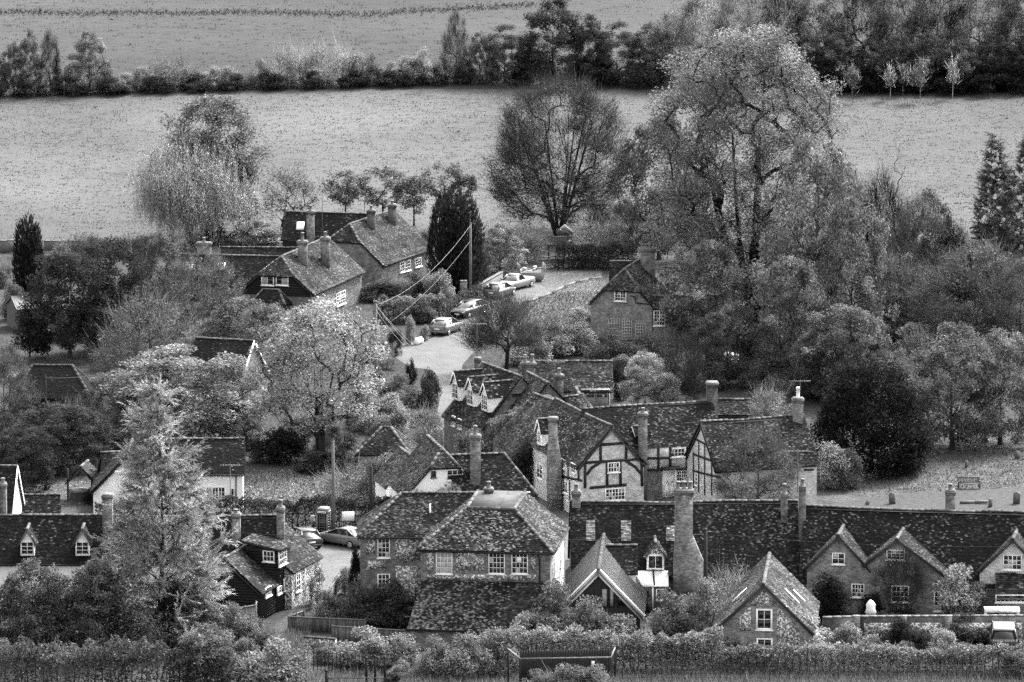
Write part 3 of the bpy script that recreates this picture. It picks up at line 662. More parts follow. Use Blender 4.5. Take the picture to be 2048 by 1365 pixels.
# wing with the white door
A, B = W(1168, 817, 7.5), W(1420, 800, 7.5)
k6 = Block(th, A, B, 7.5, 4.6, 2.75, oh=0.1, wall='brick', sag=0.06, lich=0.14, base=0.055, seed=111); pf = k6.plane('front')
panel(th, pf, 'plaster_panel', 'brick_pale', [(1292, 897), (1386, 892), (1386, 938), (1292, 942)], 0.02)
for pts in ([(1316, 897), (1316, 940)], [(1340, 896), (1340, 938)], [(1374, 894), (1375, 990)], [(1295, 917), (1340, 916)], [(1295, 941), (1378, 938)], [(1384, 893), (1384, 985)]): beam(th, pf, pts, 0.2, 0.09)
win(th, pf, 1341, 897, 1370, 914, 4, 2, mull=(2,)); door(th, pf, 1327, 943, 1349, 994, 'white_paint', 'white_paint'); win(th, pf, 1352, 941, 1373, 963, 4, 3, mull=(2,))
mb = MB(); q0, q1 = hit(pf, 1321, 936), hit(pf, 1359, 934); mb.bar(q0+pf[1]*0.4, q1+pf[1]*0.4, 0.9, 0.12); mb.build('door_hood', 'timber', th, LOC)
chimney(th, 1413, 1437, 768, k6.ridge[1][1]-0.3, 4.0, 1.3, m='brick_dark', pots=0); chimney(th, 1276, 1296, 829, pf[0][1]-0.9, 0, 0.9, pots=1, poth=0.4)
dc = at(1270, 893, pf[0][1]-0.3); dormer(th, at(1268, 880, pf[0][1]+0.5), (-0.9, -0.4), 0.9, 0.6, 0.5, 1.3, ww=0.6, wh=0.45, cols=2, rows=1)
c = W(1079, 890, 4.3); dormer(th, c, (-0.93, -0.37), 1.1, 1.25, 0.85, 1.6, wallm='white_wall', cols=2, rows=3, ww=0.7, wh=0.9)

# --- house behind the bare shrub, right of the white door
A, B = W(1404, 842, 7.2), W(1604, 829, 7.2)
sh = thing('shrub_house', 'tiled timber framed house half hidden behind a large twiggy shrub', 'house', base_of(A, B)); LOC = np.array(sh.location)
k7 = Block(sh, A, B, 7.2, 4.1, 3.1, wall='brick_pale', sag=0.15, lich=0.12, base=0.10, seed=121, oh=0.3); pl7 = k7.plane('left'); gable_boards(sh, k7, 'left', 'timber', 0.12)
for pts in ([(1394, 880), (1418, 892)], [(1386, 908), (1432, 925)], [(1386, 942), (1440, 955)], [(1398, 885), (1398, 985)], [(1410, 890), (1410, 990)], [(1387, 905), (1388, 985)], [(1424, 900), (1424, 990)]): beam(sh, pl7, pts, 0.16)
win(sh, pl7, 1391, 946, 1396, 971, 1, 3); chimney(sh, 1585, 1608, 799, k7.ridge[1][1]-0.8, 4.5, 0.9, m='brick', pots=1, poth=0.9, pm='pot_white')
beam(sh, k7.plane('front'), [(1608, 905), (1627, 905)], 0.14); beam(sh, k7.plane('front'), [(1608, 940), (1627, 940)], 0.14)

# --- white cottage above the parked cars
A, B = W(882, 896, 6.8), W(856, 872, 6.8)
wc = thing('thatch_white_cottage', 'white walled cottage with half-hipped tiled gable behind the flint house', 'cottage', base_of(A, B)); wc.name = 'white_cottage'; LOC = np.array(wc.location)
ax = unit((B-A)[:2]); A0 = A - v3(ax[0], ax[1], 0)*1.3
k8 = Block(wc, A0, B, 6.8, 3.5, 3.1, ends=(('half', 5.6, 1.0), 'gable'), wall='white_wall', lich=0.16, base=0.11, seed=131)
p8 = k8.plane('left'); win(wc, p8, 893, 939, 926, 961, 3, 2); win(wc, p8, 862, 942, 872, 955, 2, 1, frame='grey_wood')
k9 = Block(wc, W(900, 911, 6.2), W(1056, 905, 6.2), 6.2, 3.55, 2.5, ends=('gable', ('hip', 1.9)), wall='white_wall', lich=0.15, base=0.05, seed=132)
win(wc, k9.plane('front'), 1042, 984, 1060, 1000, 3, 2)
chimney(wc, 939, 962, 873, k9.ridge[0][1]-1.6, 3.0, 0.9, pots=1, poth=0.75); 
Block(wc, W(822, 912, 5.0), W(800, 895, 5.0), 5.0, 2.8, 2.0, wall='white_wall', lich=0.2, base=0.14, seed=133)

# --- house with three dormers by the lane, and the roofs that follow it
A, B = W(967, 726, 7.4), W(1042, 753, 7.4)
dh = thing('dormer_house', 'tiled house with three white dormers facing the lane', 'house', base_of(A, B)); LOC = np.array(dh.location)
k10 = Block(dh, A, B, 7.4, 3.4, 3.6, wall='brick', lich=0.16, base=0.10, seed=141, back=False); nn = -k10.uy
for (x, y) in ((921, 799), (951, 811), (980, 822)):
    dormer(dh, W(x, y, 4.6)+nn*0.45, nn, 1.35, 1.45, 0.95, 3.2, cols=3, rows=3, ww=1.15, wh=1.25, lich=0.12, base=0.06)
k11 = Block(dh, W(1056, 745, 7.3), W(1096, 766, 7.3), 7.3, 3.4, 3.7, ends=('gable', 'gable'), wall='brick', lich=0.14, base=0.13, seed=142, back=False)
k12 = Block(dh, W(1068, 787, 6.9), W(1118, 806, 6.9), 6.9, 3.3, 3.6, wall='brick', lich=0.2, base=0.15, seed=143, back=False)
chimney(dh, 1042, 1072, 728, k11.ridge[0][1]+2.5, 4, 0.9, pots=2, poth=0.7, m='brick_dark'); chimney(dh, 1108, 1128, 752, k11.ridge[1][1]+2.0, 3, 0.8, pots=1, poth=0.5, m='brick_dark')
k13 = Block(dh, W(1128, 795, 5.6), W(1164, 790, 5.6), 5.6, 3.4, 1.7, wall='flint', lich=0.2, base=0.07, seed=144); 
g13 = Block(dh, W(1161, 793, 5.5), W(1152, 775, 5.5), 5.5, 3.7, 1.5, wall='white_wall', lich=0.15, seed=145)
chimney(dh, 948, 962, 718, k10.ridge[0][1]+1.0, 4, 0.8, pots=0, m='brick_dark')
win(dh, k10.plane('front'), 917, 838, 924, 858, 2, 3); win(dh, k10.plane('front'), 905, 832, 911, 852, 2, 3)

# --- garage
A, B = W(1040, 723, 4.6), W(1222, 723, 4.6)
ga = thing('garage', 'low tiled garage with glazed timber doors behind the dormer house', 'garage', base_of(A, B)); LOC = np.array(ga.location)
k14 = Block(ga, A, B, 4.6, 2.65, 2.8, wall='brick', lich=0.10, base=0.10, seed=151, pale=0.35); pf = k14.plane('front')
for x0, x1 in ((1166, 1190), (1192, 1216)):
    panel(ga, pf, 'garage_door', 'grey_paint', [(x0, 781), (x1, 781), (x1, 813), (x0, 813)], 0.05); win(ga, (pf[0]+pf[1]*0.04, pf[1]), x0+1, 782, x1-1, 796, 4, 2, frame='grey_paint', sill=False, fw=0.05)
panel(ga, pf, 'door_frame', 'white_paint', [(1162, 778), (1220, 778), (1220, 781), (1162, 781)], 0.08)
for x in (1163, 1218.5): panel(ga, pf, 'door_frame', 'white_paint', [(x, 781.2), (x+1.8, 781.2), (x+1.8, 813), (x, 813)], 0.08)

# --- brick cottage at the top of the lane
A, B = W(1250, 537, 6.45), W(1278, 520, 6.45)
lc = thing('lane_cottage', 'brick cottage with half-hipped gable and trellises at the top of the lane', 'cottage', base_of(A, B)); LOC = np.array(lc.location)
ax = unit((B-A)[:2]); A0 = A - v3(ax[0], ax[1], 0)*1.3
k15 = Block(lc, A0, B, 6.45, 3.4, 2.95, ends=(('half', 4.65, 1.3), 'gable'), wall='brick_mid', lich=0.10, base=0.13, seed=161); p15 = k15.plane('left')
win(lc, p15, 1229, 582, 1253, 603, 4, 3, mull=(2,), fw=0.09)
Block(lc, W(1222, 523, 6.0), W(1290, 523, 6.0), 6.0, 3.4, 2.6, wall='brick_mid', lich=0.06, base=0.09, seed=162)
chimney(lc, 1280, 1312, 499, B[1]-1.0, 2.5, 1.3, m='brick', pots=4, poth=0.35)
k16 = Block(lc, W(1308, 592, 4.3), W(1480, 592, 4.3), 4.3, 3.5, 1.6, wall='brick_mid', lich=0.2, base=0.15, seed=163); pf = k16.plane('front')
win(lc, pf, 1307, 621, 1331, 652, 4, 4, mull=(2,), fw=0.09); win(lc, pf, 1370, 622, 1378, 648, 2, 4); win(lc, pf, 1430, 622, 1440, 645, 2, 3)
for x0, y0, x1, y1 in ((1218, 638, 1240, 657), (1245, 638, 1264, 690), (1272, 647, 1291, 690)):
    mb = MB(); nx = 5; ny = int((y1-y0)/5)
    for i in range(nx): mb.bar(hit(p15, x0+(x1-x0)*i/(nx-1), y0)+p15[1]*0.08, hit(p15, x0+(x1-x0)*i/(nx-1), y1)+p15[1]*0.08, 0.05, 0.03)
    for i in range(ny): mb.bar(hit(p15, x0, y0+(y1-y0)*i/(ny-1))+p15[1]*0.11, hit(p15, x1, y0+(y1-y0)*i/(ny-1))+p15[1]*0.11, 0.05, 0.03)
    mb.build('trellis', 'cream', lc, LOC)
mb = MB(); mb.tube([hit(p15, 1261, 592)+p15[1]*0.06, hit(p15, 1270, 593)+p15[1]*0.06, hit(p15, 1271, 606)+p15[1]*0.06, hit(p15, 1300, 609)+p15[1]*0.06], 0.05, 6); mb.build('downpipe', 'iron', lc, LOC)

# --- upper left cottages
A, B = W(563, 513, 6.1), W(655, 474, 6.1)
uc = thing('boarded_cottage', 'half-hipped tiled cottage with black boarded gable and small porch', 'cottage', base_of(A, B)); LOC = np.array(uc.location)
ax = unit((B-A)[:2]); A0 = A - v3(ax[0], ax[1], 0)*1.5
k17 = Block(uc, A0, B, 6.1, 3.1, 3.5, ends=(('half', 4.55, 1.5), 'gable'), wall='brick', lich=0.06, base=0.13, seed=171, oh=0.35); p17 = k17.plane('left')
bp = [k17.P(-k17.L/2, y, z) for y, z in ((-3.4, 2.6), (3.4, 2.6), (3.4, 3.0), (1.75, 4.5), (-1.75, 4.5), (-3.4, 3.0))]
boards_on(uc, bp, p17[1], step=0.22)
pl_ = (p17[0]+p17[1]*0.06, p17[1])
for x0, x1 in ((523, 548), (552, 577)): win(uc, pl_, x0, 553, x1, 571, 2, 1, fw=0.08)
q = hit(p17, 550, 592); Block(uc, q+p17[1]*1.1+k17.uy*1.5, q+p17[1]*1.1-k17.uy*1.5, 3.3, 2.35, 0.8, 1.0, ends=(('hip', 0.7), ('hip', 0.7)), wall='brick_dark', lich=0.02, base=0.08, seed=172, walls=False)
door(uc, p17, 541, 599, 561, 640, 'grey_wood', 'timber')
pr = k17.plane('front'); win(uc, pr, 672, 584, 690, 610, 4, 4, mull=(2,)); gutter(uc, k17)
chimney(uc, 594, 615, 484, A[1]+2.0, 4, 0.9, m='brick', pots=1, poth=0.8); chimney(uc, 640, 660, 477, A[1]+5.5, 4, 0.9, m='brick', pots=1, poth=0.5)
k18 = Block(uc, W(340, 508, 5.3), W(575, 514, 5.3), 5.3, 3.0, 2.6, wall='brick', lich=0.05, base=0.06, seed=173); chimney(uc, 392, 423, 487, k18.ridge[0][1]-0.5, 3, 0.8, m='brick', pots=1)
k19 = Block(uc, W(445, 495, 5.6), W(605, 496, 5.6), 5.6, 3.2, 2.6, wall='brick', lich=0.05, base=0.07, seed=174)
def skylight(root, blk, x0, y0, x1, y1):
    n = unit(np.cross(blk.ux, blk.P(0, -blk.wf, blk.ze)-blk.P(0, 0, blk.zr))); n = n if n[2] > 0 else -n; pp = (blk.P(0, 0, blk.zr)+n*0.12, n)
    c4 = [hit(pp, x0, y1), hit(pp, x1, y1), hit(pp, x1+2, y0), hit(pp, x0+2, y0)]; low = [p-n*0.12 for p in c4]; mb = MB()
    mb.add(c4+low, [(0, 1, 2, 3)]+[(j, 4+j, 4+(j+1) % 4, (j+1) % 4) for j in range(4)]); o = mb.build('skylight', 'white_paint', root, np.array(root.location))
    cc = sum(c4)/4; pn = [cc+(p-cc)*0.78+n*0.012 for p in c4]; mb = MB(); mb.poly(pn); mb.build('pane', 'blind', o, np.array(root.location))
skylight(uc, k18, 370, 524, 385, 538); skylight(uc, k18, 434, 526, 449, 540)

A, B = W(700, 448, 6.2), W(786, 420, 6.2)
bc2 = thing('back_cottage', 'tiled cottage with two chimneys and white windows, farthest up the slope', 'cottage', base_of(A, B)); LOC = np.array(bc2.location)
ax = unit((B-A)[:2]); A0 = A - v3(ax[0], ax[1], 0)*1.4
k20 = Block(bc2, A0, B, 6.2, 2.75, 4.0, ends=(('half', 4.7, 1.4), 'gable'), wall='brick', lich=0.06, base=0.13, seed=181, oh=0.35); pr = k20.plane('front'); gutter(bc2, k20)
for x0, y0, x1, y1 in ((799, 523, 808, 545), (810, 521, 820, 542), (829, 516, 842, 534)): win(bc2, pr, x0, y0, x1, y1, 2, 3)
chimney(bc2, 733, 751, 422, A[1]+2.4, 4, 0.9, m='brick_dark', pots=1); chimney(bc2, 775, 793, 411, A[1]+6.6, 4, 0.9, m='brick_dark', pots=1, poth=0.4)
k21 = Block(bc2, W(574, 424, 5.9), W(742, 428, 5.9), 5.9, 3.6, 2.3, wall='black_board', lich=0.05, base=0.05, seed=182); chimney(bc2, 612, 629, 424, k21.ridge[0][1]-3.2, 0, 0.9, m='brick', pots=1, poth=0.6)
skylight(bc2, k21, 592, 444, 607, 459)

# --- white cottage with the garden well
A, B = W(330, 878, 5.4), W(486, 877, 5.4)
wl = thing('well_cottage', 'white rendered cottage with tiled roof behind the pale larch', 'cottage', base_of(A, B)); LOC = np.array(wl.location)
k22 = Block(wl, A, B, 5.4, 3.2, 2.6, wall='white_wall', lich=0.06, base=0.05, seed=191); pf = k22.plane('front')
win(wl, pf, 398, 974, 451, 1012, 8, 4, mull=(2, 4, 6)); mb = MB(); mb.tube([hit(pf, 472, 946)+pf[1]*0.07, hit(pf, 472, 1015)+pf[1]*0.07], 0.05, 6); mb.build('downpipe', 'iron', wl, LOC)
mb = MB(); mb.box(tuple(hit(pf, 465, 984)+pf[1]*0.08), (0.14, 0.14, 0.45)); mb.build('wall_lamp', 'iron', wl, LOC); gutter(wl, k22)
k23 = Block(wl, W(256, 909, 5.0), W(264, 880, 5.0), 5.0, 2.2, 2.75, wall='white_wall', lich=0.05, base=0.06, seed=192, ov=0.3); win(wl, k23.plane('left'), 247, 957, 266, 976, 4, 3, mull=(2,)); gable_boards(wl, k23, 'left', 'timber', 0.14)
Block(wl, W(205, 905, 3.9), W(255, 903, 3.9), 3.9, 2.3, 1.8, wall='brick_dark', lich=0.04, base=0.05, seed=193)

# --- street row on the left
A, B = W(-60, 1031, 6.4), W(216, 1030, 6.4)
lr = thing('dormered_row', 'dark tiled row with two white gabled dormers behind the left hedge', 'cottage', base_of(A, B)); LOC = np.array(lr.location)
k24 = Block(lr, A, B, 6.4, 3.55, 2.5, wall='white_wall', sag=0.05, lich=0.05, base=0.045, seed=201); pf = k24.plane('front')
for x in (55, 165): dormer(lr, at(x, 1112, pf[0][1]-0.05), FR, 1.0, 1.12, 0.85, 2.0, cols=2, rows=3, ww=0.92, wh=0.95, wallm='white_wall', boards='grey_wood', lich=0.04)
k25 = Block(lr, W(219, 1033, 6.3), W(553, 1031, 6.3), 6.3, 3.5, 2.4, wall='white_wall', sag=0.08, lich=0.06, base=0.045, seed=202)
win(lr, k25.plane('front'), 266, 1094, 284, 1116, 2, 2)
chimney(lr, 203, 225, 992, A[1]-1.4, 4.4, 1.0, pots=0); chimney(lr, 462, 481, 1030, A[1]-1.2, 3.6, 0.9, pots=1, poth=0.3, m='brick'); chimney(lr, 552, 569, 1018, A[1]-0.8, 3.6, 0.9, pots=1, poth=0.5, m='brick')
mb = MB(); q = hit(pf, 208, 1122); mb.tube([q+pf[1]*0.07, q+pf[1]*0.07-v3(0, 0, 3)], 0.06, 6); mb.build('downpipe', 'iron', lr, LOC); gutter(lr, k24)
Block(lr, W(436, 1063, 4.6), W(452, 1047, 4.6), 4.6, 3.0, 1.6, wall='white_wall', lich=0.04, base=0.06, seed=203)
A, B = W(-60, 931, 6.6), W(31, 932.5, 6.6)
el = thing('edge_house', 'tiled house with white gable cut by the left edge of view', 'house', base_of(A, B)); LOC = np.array(el.location)
k26 = Block(el, A, B, 6.6, 2.6, 3.2, wall='white_wall', lich=0.05, base=0.05, seed=211); gable_boards(el, k26, 'right', 'white_paint', 0.2)
Block(el, W(30, 990, 3.7), W(117, 989, 3.7), 3.7, 2.3, 1.6, wall='brick_dark', lich=0.06, base=0.05, seed=212); chimney(el, -2, 12, 970, k26.A[1]-6.0, 0, 0.9, m='brick_dark', pots=1, poth=0.4)

# --- black boarded cottage by the square
A, B = W(449, 1116, 4.5), W(515, 1078, 4.5)
bk = thing('black_cottage', 'black weatherboarded cottage with box dormer beside the parked cars', 'cottage', base_of(A, B)); LOC = np.array(bk.location)
k27 = Block(bk, A, B, 4.5, 2.2, 2.7, wall='black_board', lich=0.03, base=0.11, seed=221, gauge=0.16); pl_l, pl_r = k27.plane('left'), k27.plane('front')
h = k27.L/2
boards_on(bk, [k27.P(-h, y, z) for y, z in ((-2.7, 0.05), (2.7, 0.05), (2.7, 2.1), (0, 4.35), (-2.7, 2.1))], pl_l[1])
boards_on(bk, [k27.P(x, -2.7, z) for x, z in ((-h, 0.05), (h, 0.05), (h, 2.1), (-h, 2.1))], pl_r[1])
plw = (pl_r[0]+pl_r[1]*0.06, pl_r[1]); win(bk, plw, 530, 1174, 541, 1193, 2, 3)
k28 = Block(bk, W(512, 1079, 4.95), W(570, 1049, 4.95), 4.95, 2.85, 2.75, wall='flint', lich=0.10, base=0.12, seed=222)
# box dormer: two storeys of boards
def K(x, y, z): return k27.P(x, y, z)
s0 = (hit(pl_r, 553, 1200)-k27.O) @ k27.ux; s1 = s0+2.6; zt = float(hit(pl_r, 553, 1099)[2])
mb = MB(); b0 = [K(s0, -2.85, 0), K(s1, -2.85, 0), K(s1, -0.4, 0), K(s0, -0.4, 0)]; mb.add(b0+[p+v3(0, 0, zt) for p in b0], [(0, 1, 5, 4), (1, 2, 6, 5), (2, 3, 7, 6), (3, 0, 4, 7), (4, 5, 6, 7)]); mb.build('bay', 'black_board', bk, LOC)
boards_on(bk, [K(s0, -2.85, 0.05), K(s1, -2.85, 0.05), K(s1, -2.85, zt-0.05), K(s0, -2.85, zt-0.05)], pl_r[1]); boards_on(bk, [K(s0, -2.85, 2.2), K(s0, -0.4, 2.2), K(s0, -0.4, zt-0.05), K(s0, -2.85, zt-0.05)], pl_l[1])
mb = MB(); tp = [K(s0-0.25, -3.15, zt), K(s1+0.2, -3.15, zt), K(s1+0.2, -0.1, zt+0.55), K(s0-0.25, -0.1, zt+0.55)]; tile_poly(mb, tp, 0.16, 0.2, 0.12, 0.12, 0.35, 223); mb.build('bay_roof', 'tile', bk, LOC)
mb = MB(); mb.add([p-v3(0, 0, 0.02) for p in tp]+[p-v3(0, 0, 0.14) for p in tp], [(0, 1, 2, 3), (7, 6, 5, 4)]+[(j, 4+j, 4+(j+1) % 4, (j+1) % 4) for j in range(4)]); mb.build('bay_roof_deck', 'roof_slab', bk, LOC)
pb_r = (K(s0, -2.91, 0), pl_r[1]); pb_l = (K(s0, 0, 0)-k27.ux*0.06, pl_l[1])
win(bk, pb_l, 526, 1102, 549, 1124, 3, 2); win(bk, pb_r, 557, 1095, 572, 1130, 3, 3); win(bk, pb_r, 567, 1156, 576, 1180, 1, 1, glass='blind'); win(bk, pb_r, 554, 1173, 562, 1188, 2, 2)
win(bk, k28.plane('front'), 591, 1148, 600, 1183, 2, 3); mb = MB(); q = hit(k28.plane('front'), 608, 1130); mb.tube([q+pl_r[1]*0.08, q+pl_r[1]*0.08-v3(0, 0, 2.6)], 0.05, 6); mb.build('downpipe', 'white_paint', bk, LOC)

# --- smaller buildings
A, B = W(395, 676, 6.0), W(505, 682, 6.0)
hh = thing('hidden_house', 'dark tiled house with white gable hidden among trees, left of centre', 'house', base_of(A, B)); LOC = np.array(hh.location)
k30 = Block(hh, A, B, 6.0, 2.7, 3.6, wall='brick', lich=0.02, base=0.05, seed=231); gable_boards(hh, k30, 'right', 'white_paint', 0.25)
A, B = W(28, 731, 4.6), W(182, 731, 4.6)
ba = thing('dark_barn', 'black hipped barn roof among trees near the left edge', 'barn', base_of(A, B)); Block(ba, A, B, 4.6, 2.4, 2.6, ends=(('hip', 1.6), ('hip', 1.6)), wall='black_board', lich=0.0, base=0.02, seed=241, ridge_kinds=(2,))
A, B = W(22, 729, 4.2), W(66, 729, 4.2)
s1_ = thing('pale_shed', 'shed with pale sheet roof beside the black barn', 'shed', base_of(A, B)); Block(s1_, A, B, 4.2, 3.6, 2.0, wall='grey_wood', tiles=False, roofmat='lead', ridge_tiles=False)
A, B = W(24, 590, 3.2), W(58, 588, 3.2)
s2_ = thing('garden_shed', 'small garden shed with pale felt roof below the columnar yew', 'shed', base_of(A, B)); Block(s2_, A, B, 3.2, 2.3, 1.8, wall='grey_wood', tiles=False, roofmat='cement', ridge_tiles=False)
A, B = W(722, 854, 4.0), W(824, 856, 4.0)
s3_ = thing('brick_shed', 'small brick shed with hipped tiled roof in the shrubs above the white cottage', 'shed', base_of(A, B)); k31 = Block(s3_, A, B, 4.0, 2.3, 2.0, ends=(('hip', 1.7), ('hip', 1.7)), wall='brick', lich=0.07, base=0.09, seed=251); win(s3_, k31.plane('front'), 780, 906, 792, 918, 2, 2, frame='timber')
A, B = W(1436, 799, 3.5), W(1496, 799, 3.5)
s4_ = thing('open_shelter', 'small tiled open shelter behind the tall dark chimney', 'shelter', base_of(A, B)); LOC = np.array(s4_.location)
k32 = Block(s4_, A, B, 3.5, 2.6, 1.4, walls=False, lich=0.1, base=0.11, seed=261)
for x, y in ((-0.46, -1.2), (0.46, -1.2), (-0.46, 1.2), (0.46, 1.2)): mb = MB(); p = k32.P(x*k32.L, y, 0); mb.box(tuple(p+v3(0, 0, 1.3)), (0.14, 0.14, 2.6)); mb.build('post', 'timber', s4_, LOC)
mb = MB(); p = k32.P(0, 1.25, 1.2); mb.box(tuple(p), (k32.L*0.95, 0.08, 2.3)); mb.build('back_panel', 'timber', s4_, LOC)
# well with tiled roof
g = G(160, 1000); we = thing('garden_well', 'round stone garden well under a small tiled roof on posts', 'well', g); LOC = np.array(we.location)
mb = MB(); mb.lathe([(0.85, 0), (0.85, 0.7), (0.92, 0.72), (0.92, 0.82), (0.6, 0.82), (0.6, 0.3)], tuple(g), 16); mb.build('well_ring', 'stone', we, LOC)
for x in (-0.95, 0.95): mb = MB(); mb.box((g[0]+x, g[1], 1.25), (0.14, 0.14, 2.5)); mb.build('post', 'timber', we, LOC)
Block(we, W(163, 934, 2.75)+v3(0, -0.6, 0), W(163, 934, 2.75)+v3(0.35, 1.7, 0), 2.9, 1.75, 1.15, walls=False, lich=0.05, base=0.12, seed=271)
# ------------------------------------------------------------------ ground
def sheet(name, m, ys, xs, lift=0.0):
    V = []; Fc = []; nx = len(xs)
    for y in ys:
        for x in xs: V.append((x, y, ground_z(y)+lift))
    for j in range(len(ys)-1):
        for i in range(nx-1): a = j*nx+i; Fc.append((a, a+1, a+nx+1, a+nx))
    mb = MB(); mb.add(V, Fc, 0.2); return struct(mb.build(name, m))
XS = [-1500, -600, -200, -100, -50, 0, 50, 100, 200, 600, 1500]
def grass_mat(name, lo, mid, hi, sc=0.35, fine=2.2, stretch=(1, 1, 1)):
    m, t, p = new_mat(name); MATS[name] = m
    g = t.nodes.new('ShaderNodeNewGeometry'); mp = t.nodes.new('ShaderNodeMapping'); mp.inputs['Scale'].default_value = stretch
    t.links.new(g.outputs['Position'], mp.inputs['Vector'])
    n1 = N(t, 'ShaderNodeTexNoise'); n1.inputs['Scale'].default_value = sc; n1.inputs['Detail'].default_value = 3
    n2 = N(t, 'ShaderNodeTexNoise'); n2.inputs['Scale'].default_value = fine; n2.inputs['Detail'].default_value = 8; n2.inputs['Roughness'].default_value = 0.7
    t.links.new(mp.outputs[0], n1.inputs['Vector']); t.links.new(mp.outputs[0], n2.inputs['Vector'])
    ad = N(t, 'ShaderNodeMath', operation='MULTIPLY_ADD'); ad.inputs[1].default_value = 0.35
    t.links.new(n1.outputs['Fac'], ad.inputs[0]); t.links.new(n2.outputs['Fac'], ad.inputs[2])
    c = ramp(t, ad.outputs[0], [(0.45, lo), (0.62, mid), (0.9, hi)])
    n3 = N(t, 'ShaderNodeTexNoise'); n3.inputs['Scale'].default_value = 0.035; n3.inputs['Detail'].default_value = 4; t.links.new(mp.outputs[0], n3.inputs['Vector'])
    mu = N(t, 'ShaderNodeMix', data_type='RGBA', blend_type='MULTIPLY'); mu.inputs[0].default_value = 1; t.links.new(c, mu.inputs[6]); t.links.new(ramp(t, n3.outputs['Fac'], [(0.3, 0.72), (0.7, 1.2)]), mu.inputs[7]); c = mu.outputs[2]
    t.links.new(c, p.inputs['Base Color']); p.inputs['Roughness'].default_value = 0.95; p.inputs['Specular IOR Level'].default_value = 0.1
    b = t.nodes.new('ShaderNodeBump'); b.inputs['Strength'].default_value = 0.7; b.inputs['Distance'].default_value = 0.25
    t.links.new(n2.outputs['Fac'], b.inputs['Height']); t.links.new(b.outputs['Normal'], p.inputs['Normal'])
    return m
grass_mat('rough_grass', 0.0117, 0.0273, 0.0624); grass_mat('field_grass', 0.0482, 0.0696, 0.083, 0.12, 1.6); grass_mat('upper_grass', 0.0312, 0.0408, 0.0519, 0.1, 1.2, (0.4, 1, 1)); grass_mat('lawn', 0.0234, 0.0507, 0.109, 0.5, 3.0); grass_mat('leafy_gravel', 0.0312, 0.0702, 0.172, 0.3, 4.0)
sheet('ground', 'rough_grass', [-300, 100, 300, 380, 420, 460, 500, 540, 583], XS)
sheet('field', 'field_grass', [583, 600, 620, 640, 665], XS)
sheet('upper_field', 'upper_grass', [665, 690, 720, 760, 820, 1000, 1500, 3000], XS)
def patch(name, m, pts, lift):
    P = [G(*p) for p in pts]; mb = MB(); mb.poly([p+v3(0, 0, lift) for p in P]); o = mb.build(name, m)
    if o.data.polygons[0].normal.z < 0: o.data.flip_normals()
    return struct(o)
# ------------------------------------------------------------------ trees, shrubs, hedges
LEAFK = 11.4
def rdir(r, n): v = r.normal(0, 1, (n, 3)); return v/np.linalg.norm(v, axis=1, keepdims=True)
def quads(C, a, b): return np.stack([C-a, C-b*0.8+a*0.1, C+a, C+b*0.8+a*0.1], 1)       # leaf-shaped faces
def leaf_faces(r, C, size, upb=0.5, elong=1.5, hang=0.0):
    n = len(C); nrm = rdir(r, n); nrm[:, 2] = np.abs(nrm[:, 2])+upb; nrm /= np.linalg.norm(nrm, axis=1, keepdims=True)
    t = rdir(r, n); t[:, 2] -= hang*3; a = t - nrm*(t*nrm).sum(1, keepdims=True); a /= np.linalg.norm(a, axis=1, keepdims=True)+1e-9; b = np.cross(nrm, a)
    s = (size*r.uniform(0.6, 1.35, n))[:, None]*0.5
    return quads(C, a*s*elong**0.5, b*s/elong**0.5)
def needles(r, P0, D, L, w):                      # thin tapering slivers: one triangle each
    side = np.cross(D, rdir(r, len(P0))); side /= np.linalg.norm(side, axis=1, keepdims=True)+1e-9
    w = np.broadcast_to(np.asarray(w, float).reshape(-1, 1) if np.ndim(w) else w, (len(P0), 1))
    return np.stack([P0-side*w*0.5, P0+side*w*0.5, P0+D*np.asarray(L).reshape(-1, 1)], 1)
def lobes(r, k=6, amp=0.22):
    ph = r.uniform(0, 6.28, k); fa = r.integers(1, 7, k); fz = r.uniform(2, 14, k)
    return lambda th, t: 1 + amp*np.sin(np.multiply.outer(th, fa) + np.multiply.outer(t, fz) + ph).sum(-1)/math.sqrt(k)*1.3
PROF = {'round': lambda t: np.clip(1-np.abs(2*t-0.85)**2.4/1.48, 0, 1)**0.55*0.98+0.02, 'dome': lambda t: np.sqrt(np.clip(1-t**2.2, 0, 1))*np.clip(0.75+t*1.6, 0, 1),
        'cone': lambda t: np.clip(1-t, 0, 1)**0.85*0.97+0.03, 'egg': lambda t: np.sin(np.clip(t*0.93+0.07, 0, 1)**0.75*math.pi)**0.7, 'column': lambda t: np.clip(1-t**3.2, 0, 1)**0.6*(0.75+0.25*np.sin(t*3)),
        'vase': lambda t: np.clip(0.25+1.4*t, 0, 1)*np.sqrt(np.clip(1-np.clip((t-0.45)/0.55, 0, 1)**2.2, 0, 1)), 'box': lambda t: np.clip((1-t**6), 0, 1)**0.5*0.98}
def sample_env(r, n, prof, R, z0, z1, shell=0.55, ry=1.0, lob=0.22):
    t = r.random(n*4); keep = r.random(n*4) < PROF[prof](t)*0.9+0.1; t = t[keep][:n]
    while len(t) < n: t = np.concatenate([t, r.random(n-len(t))])
    th = r.uniform(0, 2*math.pi, n); lf = lobes(r, amp=lob); rad = R*PROF[prof](t)*lf(th, t)*(r.random(n)**(1-shell))
    return np.stack([rad*np.cos(th), rad*np.sin(th)*ry, z0+(z1-z0)*t], 1)
